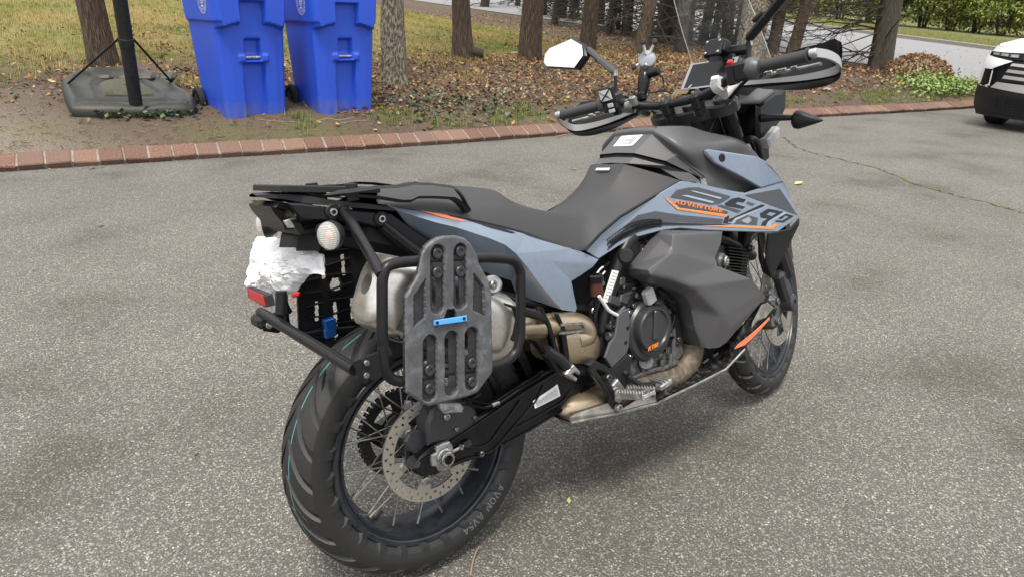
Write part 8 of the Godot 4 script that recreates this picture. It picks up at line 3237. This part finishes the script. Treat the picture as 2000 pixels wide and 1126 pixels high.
		part("tyre", mb, M.car_tyre, w, 30.0)
		mb = MB.new()
		for s in [1.0, -1.0]:
			for k in 6:
				box(mb, Transform3D(Basis(Vector3(0, 0, 1), TAU * k / 6), Vector3.ZERO) * Transform3D(Basis(), Vector3(0.13, 0, 0.10 * s)), Vector3(0.22, 0.05, 0.03), 0.008)
			cyl(mb, Vector3(0, 0, 0.06 * s), Vector3(0, 0, 0.12 * s), 0.07, 20, 0.01)
		lathe(mb, at_axis(Vector3(0, 0, -0.13), Vector3(0, 0, 1)), [Vector2(0.0, 0.10), Vector2(0.22, 0.10), Vector2(0.235, 0.0), Vector2(0.235, 0.26), Vector2(0.22, 0.16), Vector2(0.0, 0.16)], 32)
		part("rim", mb, M.car_grey, w)


# ============================================================ leaves, grass, ivy, twigs
func build_litter():
	var r := RandomNumberGenerator.new()
	r.seed = 900
	var nz := FastNoiseLite.new()
	nz.seed = 33
	nz.frequency = 0.6
	var browns := [Color(0.15, 0.080, 0.036), Color(0.21, 0.115, 0.050), Color(0.29, 0.17, 0.075), Color(0.10, 0.058, 0.032), Color(0.37, 0.25, 0.13), Color(0.17, 0.10, 0.055), Color(0.21, 0.085, 0.032)]
	var brights := [Color(0.42, 0.17, 0.04), Color(0.45, 0.27, 0.10), Color(0.36, 0.09, 0.04), Color(0.48, 0.36, 0.19)]
	var leaf := leaf_mesh(0.062, 0.036, 0.016)
	var curl := leaf_mesh(0.048, 0.034, 0.022)
	var maple := maple_mesh(0.042)
	var sets := [[leaf, [], []], [curl, [], []], [maple, [], []]]
	var n := 0
	while n < 62000:
		var x := r.randf_range(-1.5, 18.0) if r.randf() < 0.75 else r.randf_range(-3.0, 26.0)
		var d := r.randf_range(0.15, 7.0) if r.randf() < 0.75 else r.randf_range(3.0, 18.0)
		var dens := 1.0
		var n2 := nz.get_noise_2d(x, d)
		if x < 2.6:
			dens *= 0.10 + 0.9 * smoothstep(1.0, 2.8, d + n2)
		if d < 0.8:
			dens *= 0.16
		dens *= 1.0 - 0.84 * lawn_share(x, d, n2)
		if x > 10.0 and d < 2.5:
			dens *= 0.55
		if x < 1.5:
			dens *= 0.5
		if x > 15.8 and d > 1.0:
			dens *= 0.05
		n += 1
		if r.randf() > dens:
			continue
		var s: Array = sets[0 if r.randf() < 0.5 else (1 if r.randf() < 0.75 else 2)]
		var b := Basis(Vector3.UP, r.randf() * TAU) * Basis(Vector3(1, 0, 0), r.randfn() * 0.35) * Basis(Vector3(0, 0, 1), r.randfn() * 0.35)
		s[1].append(Transform3D(b.scaled(Vector3.ONE * r.randf_range(0.6, 1.25)), on_ground(x, d, r.randf_range(0.008, 0.03))))
		var c: Color = browns[r.randi() % browns.size()] if r.randf() < 0.965 else brights[r.randi() % brights.size()]
		var j := r.randf_range(0.7, 1.25)
		s[2].append(Color(c.r * j, c.g * j, c.b * j))
	for s in sets:
		tag(scatter("fallen_leaves", s[0], M.leaf, s[1], s[2]), "brown and orange autumn leaves strewn over the bank and lawn", "leaves", "autumn leaves on the ground", "stuff")
	# grass: thin tufts on the lawn, patches near the edging
	var gm := MB.new()
	for k in 6:
		var a := k * 2.4
		var o := Vector3(cos(a), 0, sin(a)) * 0.018
		var t := o * 2.6 + Vector3(0, 0.055 + 0.012 * (k % 3), 0)
		var w := Vector3(-sin(a), 0, cos(a)) * 0.0035
		gm.tri(o - w, o + w, t)
	var blade := gm.mesh(0.0)
	var xf := []
	var cl := []
	for i in 60000:
		var x := r.randf_range(-4.0, 13.0)
		var d := 2.2 + 16.0 * pow(r.randf(), 1.3)
		var n2 := nz.get_noise_2d(x * 0.5 + 40.0, d * 0.5)
		if r.randf() > max(lawn_share(x, d, n2), 0.35 * smoothstep(0.0, 0.35, nz.get_noise_2d(x * 0.8 + 70.0, d * 0.8))):
			continue
		var b := Basis(Vector3.UP, r.randf() * TAU).scaled(Vector3.ONE * r.randf_range(0.6, 1.2))
		xf.append(Transform3D(b, on_ground(x, d, 0.0)))
		var g := clampf(0.40 + 1.3 * nz.get_noise_2d(x * 0.9, d * 0.9) + r.randfn() * 0.22, 0.0, 1.0)
		cl.append(Color(0.40, 0.30, 0.115).lerp(Color(0.15, 0.20, 0.035), g))
	for i in 3600:
		var x := r.randf_range(2.0, 18.0)
		var d := r.randf_range(0.22, 0.9)
		if nz.get_noise_2d(x * 1.4 + 9.0, d * 2.0) < 0.08:
			continue
		xf.append(Transform3D(Basis(Vector3.UP, r.randf() * TAU).scaled(Vector3.ONE * r.randf_range(0.5, 1.3)), on_ground(x, d, 0.0)))
		cl.append(Color(0.20, 0.22, 0.05).lerp(Color(0.10, 0.15, 0.03), r.randf()))
	tag(scatter("grass", blade, M.blade, xf, cl), "short straw and green grass of the lawn and bank", "grass", "", "stuff")
	# the far verge
	xf = []
	cl = []
	for i in 9000:
		var z := r.randf_range(-28.0, -5.0)
		var x := 27.9 + 0.40 * (-z - 8.0) + r.randf_range(0.0, 7.0)
		xf.append(Transform3D(Basis(Vector3.UP, r.randf() * TAU).scaled(Vector3.ONE * r.randf_range(1.2, 2.2)), Vector3(x, rise(x, z), z)))
		cl.append(Color(0.16, 0.20, 0.045).lerp(Color(0.30, 0.26, 0.11), r.randf()))
	tag(scatter("verge_grass", blade, M.blade, xf, cl), "green grass verge on the far side of the street", "grass", "", "stuff")
	# ivy and seedlings between the bins and the mirror, and round the pole
	xf = []
	cl = []
	var ivy := leaf_mesh(0.065, 0.060, 0.010)
	for i in 800:
		var q := r.randf()
		var x := 0.0
		var d := 0.0
		if q < 0.72:
			x = 3.9 + r.randfn() * 0.9
			d = 0.95 + r.randfn() * 0.42
			if d < 0.3 or x < 3.1:
				continue
		elif q < 0.9:
			x = 0.86 + r.randfn() * 0.22
			d = 0.98 + r.randfn() * 0.07
		else:
			x = 5.6 + r.randfn() * 1.4
			d = 1.0 + r.randfn() * 0.45
			if d < 0.3:
				continue
		var b := Basis(Vector3.UP, r.randf() * TAU) * Basis(Vector3(1, 0, 0), r.randf_range(-0.9, 0.1))
		xf.append(Transform3D(b.scaled(Vector3.ONE * r.randf_range(0.5, 1.1)), on_ground(x, d, r.randf_range(0.012, 0.06))))
		var c: Color = [Color(0.030, 0.060, 0.026), Color(0.045, 0.075, 0.032), Color(0.085, 0.12, 0.03), Color(0.040, 0.060, 0.042)][r.randi() % 4]
		cl.append(c)
	tag(scatter("ivy", ivy, M.ivy, xf, cl), "dark green ivy creeping over the bank and the pole's foot", "ivy", "", "stuff")
	# bright ground cover at the right, beside the car
	xf = []
	cl = []
	var gc := Vector3(13.963, 0.214, -4.252)
	for i in 2600:
		var x := gc.x - 0.1 + r.randfn() * 0.62
		var z := gc.z + r.randfn() * 0.30
		if edge_z(x) - z < 0.3:
			continue
		xf.append(Transform3D(Basis(Vector3.UP, r.randf() * TAU) * Basis(Vector3(1, 0, 0), r.randf_range(-1.1, 0.0)), Vector3(x, rise(x, z) + r.randf_range(0.02, 0.20), z)).scaled_local(Vector3.ONE * r.randf_range(0.5, 1.0)))
		cl.append([Color(0.12, 0.22, 0.03), Color(0.17, 0.27, 0.045), Color(0.08, 0.15, 0.03), Color(0.25, 0.28, 0.07)][r.randi() % 4])
	tag(scatter("ground_cover", ivy, M.ivy, xf, cl), "bright green leafy ground cover on the bank beside the white car", "ground cover", "", "stuff")
	# heap of raked leaves
	var hc := Vector3(15.554, 0.362, -5.519)
	var heap := thing("leaf_heap", "heap of raked brown leaves at the foot of the dark leaning tree", "leaf heap", hc)
	var mb := MB.new()
	var prev := []
	for i in 7:
		var ring := []
		for k in 24:
			var a := TAU * k / 24
			var f := cos(i / 6.0 * PI / 2)
			ring.append(Vector3(cos(a) * 0.66 * f, 0.42 * sin(i / 6.0 * PI / 2) - 0.05, sin(a) * 0.6 * f) * (1.0 + 0.12 * nz.get_noise_2d(cos(a) * 3.0 + i, sin(a) * 3.0)))
		if i > 0:
			for k in 24:
				mb.quado(prev[k], prev[(k + 1) % 24], ring[(k + 1) % 24], ring[k], (prev[k] + Vector3(0, 0.2, 0)))
		prev = ring
	part("mound", mb, M.twig_pale, heap)
	xf = []
	cl = []
	for i in 2400:
		var a := r.randf() * TAU
		var e := asin(r.randf())
		var p := Vector3(cos(a) * cos(e) * 0.68, 0.44 * sin(e) - 0.05, sin(a) * cos(e) * 0.62) * r.randf_range(0.95, 1.08)
		xf.append(Transform3D(spin(r).scaled(Vector3.ONE * r.randf_range(0.8, 1.5)), p))
		var c: Color = browns[r.randi() % browns.size()]
		cl.append(c * r.randf_range(0.8, 1.3))
	scatter("leaves", curl, M.leaf, xf, cl, heap)
	# needles and small sticks on the bare soil
	var stick := MB.new()
	tube(stick, [Vector3(0, 0, 0), Vector3(0.02, 0.004, 0.004), Vector3(0.045, 0.001, -0.003)], 0.0016, 4)
	var sm := stick.mesh(60.0)
	xf = []
	cl = []
	for i in 9000:
		var x := r.randf_range(-1.2, 15.0)
		var d := 0.16 + pow(r.randf(), 1.4) * 3.2
		xf.append(Transform3D((Basis(Vector3.UP, r.randf() * TAU) * Basis(Vector3(0, 0, 1), r.randfn() * 0.15)).scaled(Vector3.ONE * r.randf_range(0.4, 1.5)), on_ground(x, d, 0.012)))
		var c: Color = [Color(0.06, 0.045, 0.03), Color(0.10, 0.07, 0.045), Color(0.24, 0.18, 0.11), Color(0.035, 0.028, 0.02)][r.randi() % 4]
		cl.append(c)
	tag(scatter("needles", sm, M.leaf, xf, cl), "dry needles and bits of stick on the soil of the bank", "needles", "", "stuff")
	# crumbs of leaf and bark blown about the driveway
	xf = []
	cl = []
	for i in 420:
		var x := r.randf_range(-3.0, 14.0)
		var d := -pow(r.randf(), 2.2) * 5.0
		if i < 260:
			d = -r.randf_range(0.02, 0.14)
		var z := edge_z(x) - d
		xf.append(Transform3D(Basis(Vector3.UP, r.randf() * TAU).scaled(Vector3.ONE * r.randf_range(0.12, 0.45)), Vector3(x, 0.004, z)))
		var c: Color = browns[r.randi() % browns.size()]
		cl.append(c)
	tag(scatter("leaf_crumbs", leaf, M.leaf, xf, cl), "crumbs of dry leaf on the asphalt along the bricks", "leaves", "", "stuff")
	# single things on the ground
	var stones := [[Vector3(10.985, 0.259, -4.981), 0.075, "pale round stone on the bank below the black hand shield"], [Vector3(7.386, 0.633, -8.930), 0.07, "small pale stone beside the twin-stemmed trunk"]]
	for e in stones:
		mb = MB.new()
		lathe(mb, Transform3D(Basis(Vector3(1, 0, 0), 0.2), Vector3.ZERO), [Vector2(0, -0.5), Vector2(0.6, -0.45), Vector2(0.95, -0.1), Vector2(0.9, 0.25), Vector2(0.5, 0.5), Vector2(0, 0.55)], 14)
		for i in mb.v.size():
			mb.v[i] = mb.v[i] * Vector3(1.25, 0.62, 0.9) * e[1]
		var s := put("stone", mb.mesh(60.0), M.stone)
		s.position = e[0] + Vector3(0, 0.03, 0)
		tag(s, e[2], "stone")
	var twigs := [[P([42, 6, 127, 67, 6, 99, 94, 6, 74, 119, 6, 57]), 0.0035, "thin dry twig on the asphalt below the rear tyre"], [P([1363, 6, 240, 1345, 6, 282, 1348, 6, 315, 1368, 6, 345, 1353, 6, 371]), 0.003, "thin curved twig on the asphalt right of the front tyre"], [P([4726, 8, -4807, 4933, 8, -4858, 5095, 8, -4856, 5206, 8, -4840]), 0.010, "flat strip of bark lying by the brick edging under the left grip"], [P([2272, 194, -5860, 2456, 214, -5935, 2541, 200, -5842, 2723, 211, -5871]), 0.008, "bent dry twig on the bank before the right-hand bin"], [P([2454, 177, -5736, 2670, 190, -5768, 2843, 192, -5750]), 0.007, "long pale twig lying below the right-hand bin"], [P([1756, 224, -6122, 1924, 208, -6004, 2129, 197, -5905]), 0.007, "dry twig lying below the left-hand bin"]]
	for e in twigs:
		mb = MB.new()
		var pts := PackedVector3Array()
		for p in e[0]:
			pts.append(p + Vector3(0, 0.006, 0))
		tube(mb, curve(pts, 4), e[1] * 0.55, 6)
		tag(put("twig", mb.mesh(50.0), M.twig_pale), e[2], "twig")
	var single := [[Vector3(0.438, 0.006, 0.065), Color(0.34, 0.36, 0.10), 0.35, "tiny yellow-green leaf on the asphalt below the swingarm"], [Vector3(4.959, 0.008, -1.923), Color(0.50, 0.42, 0.16), 1.5, "long pale yellow leaf on the asphalt beyond the fairing's tip"], [Vector3(3.677, 0.006, -3.417), Color(0.30, 0.22, 0.10), 1.0, "brown leaf on the asphalt behind the seat"], [Vector3(2.197, 0.010, -3.741), Color(0.42, 0.34, 0.20), 0.8, "pale dry leaf on the asphalt behind the grab handle"], [Vector3(0.156, 0.006, -5.534), Color(0.38, 0.18, 0.10), 1.0, "reddish leaf lying against the bricks at the left"], [Vector3(0.945, 0.006, -6.157), Color(0.45, 0.36, 0.20), 0.1, "tiny pale leaf at the bricks"], [Vector3(-0.102, 0.006, -3.661), Color(0.14, 0.11, 0.06), 0.8, "dark leaf scrap on the open asphalt at the left"]]
	for e in single:
		if e[2] < 0.2:
			continue
		mb = MB.new()
		mb.tinted = true
		mb.col = e[1]
		var c := e[1] as Color
		for q in [[Vector3(0, 0, 0), Vector3(0.02, 0.008, 0.03), Vector3(0, 0.002, 0.035)], [Vector3(0.02, 0.008, 0.03), Vector3(0, 0.012, 0.075), Vector3(0, 0.002, 0.035)], [Vector3(0, 0.012, 0.075), Vector3(-0.02, 0.008, 0.03), Vector3(0, 0.002, 0.035)], [Vector3(-0.02, 0.008, 0.03), Vector3(0, 0, 0), Vector3(0, 0.002, 0.035)]]:
			mb.trio(q[0], q[1], q[2], Vector3.UP)
		var o := put("fallen_leaf", mb.mesh(0.0), M.leaf)
		o.transform = Transform3D(Basis(Vector3.UP, r.randf() * TAU).scaled(Vector3.ONE * e[2]), e[0])
		tag(o, e[3], "leaf")
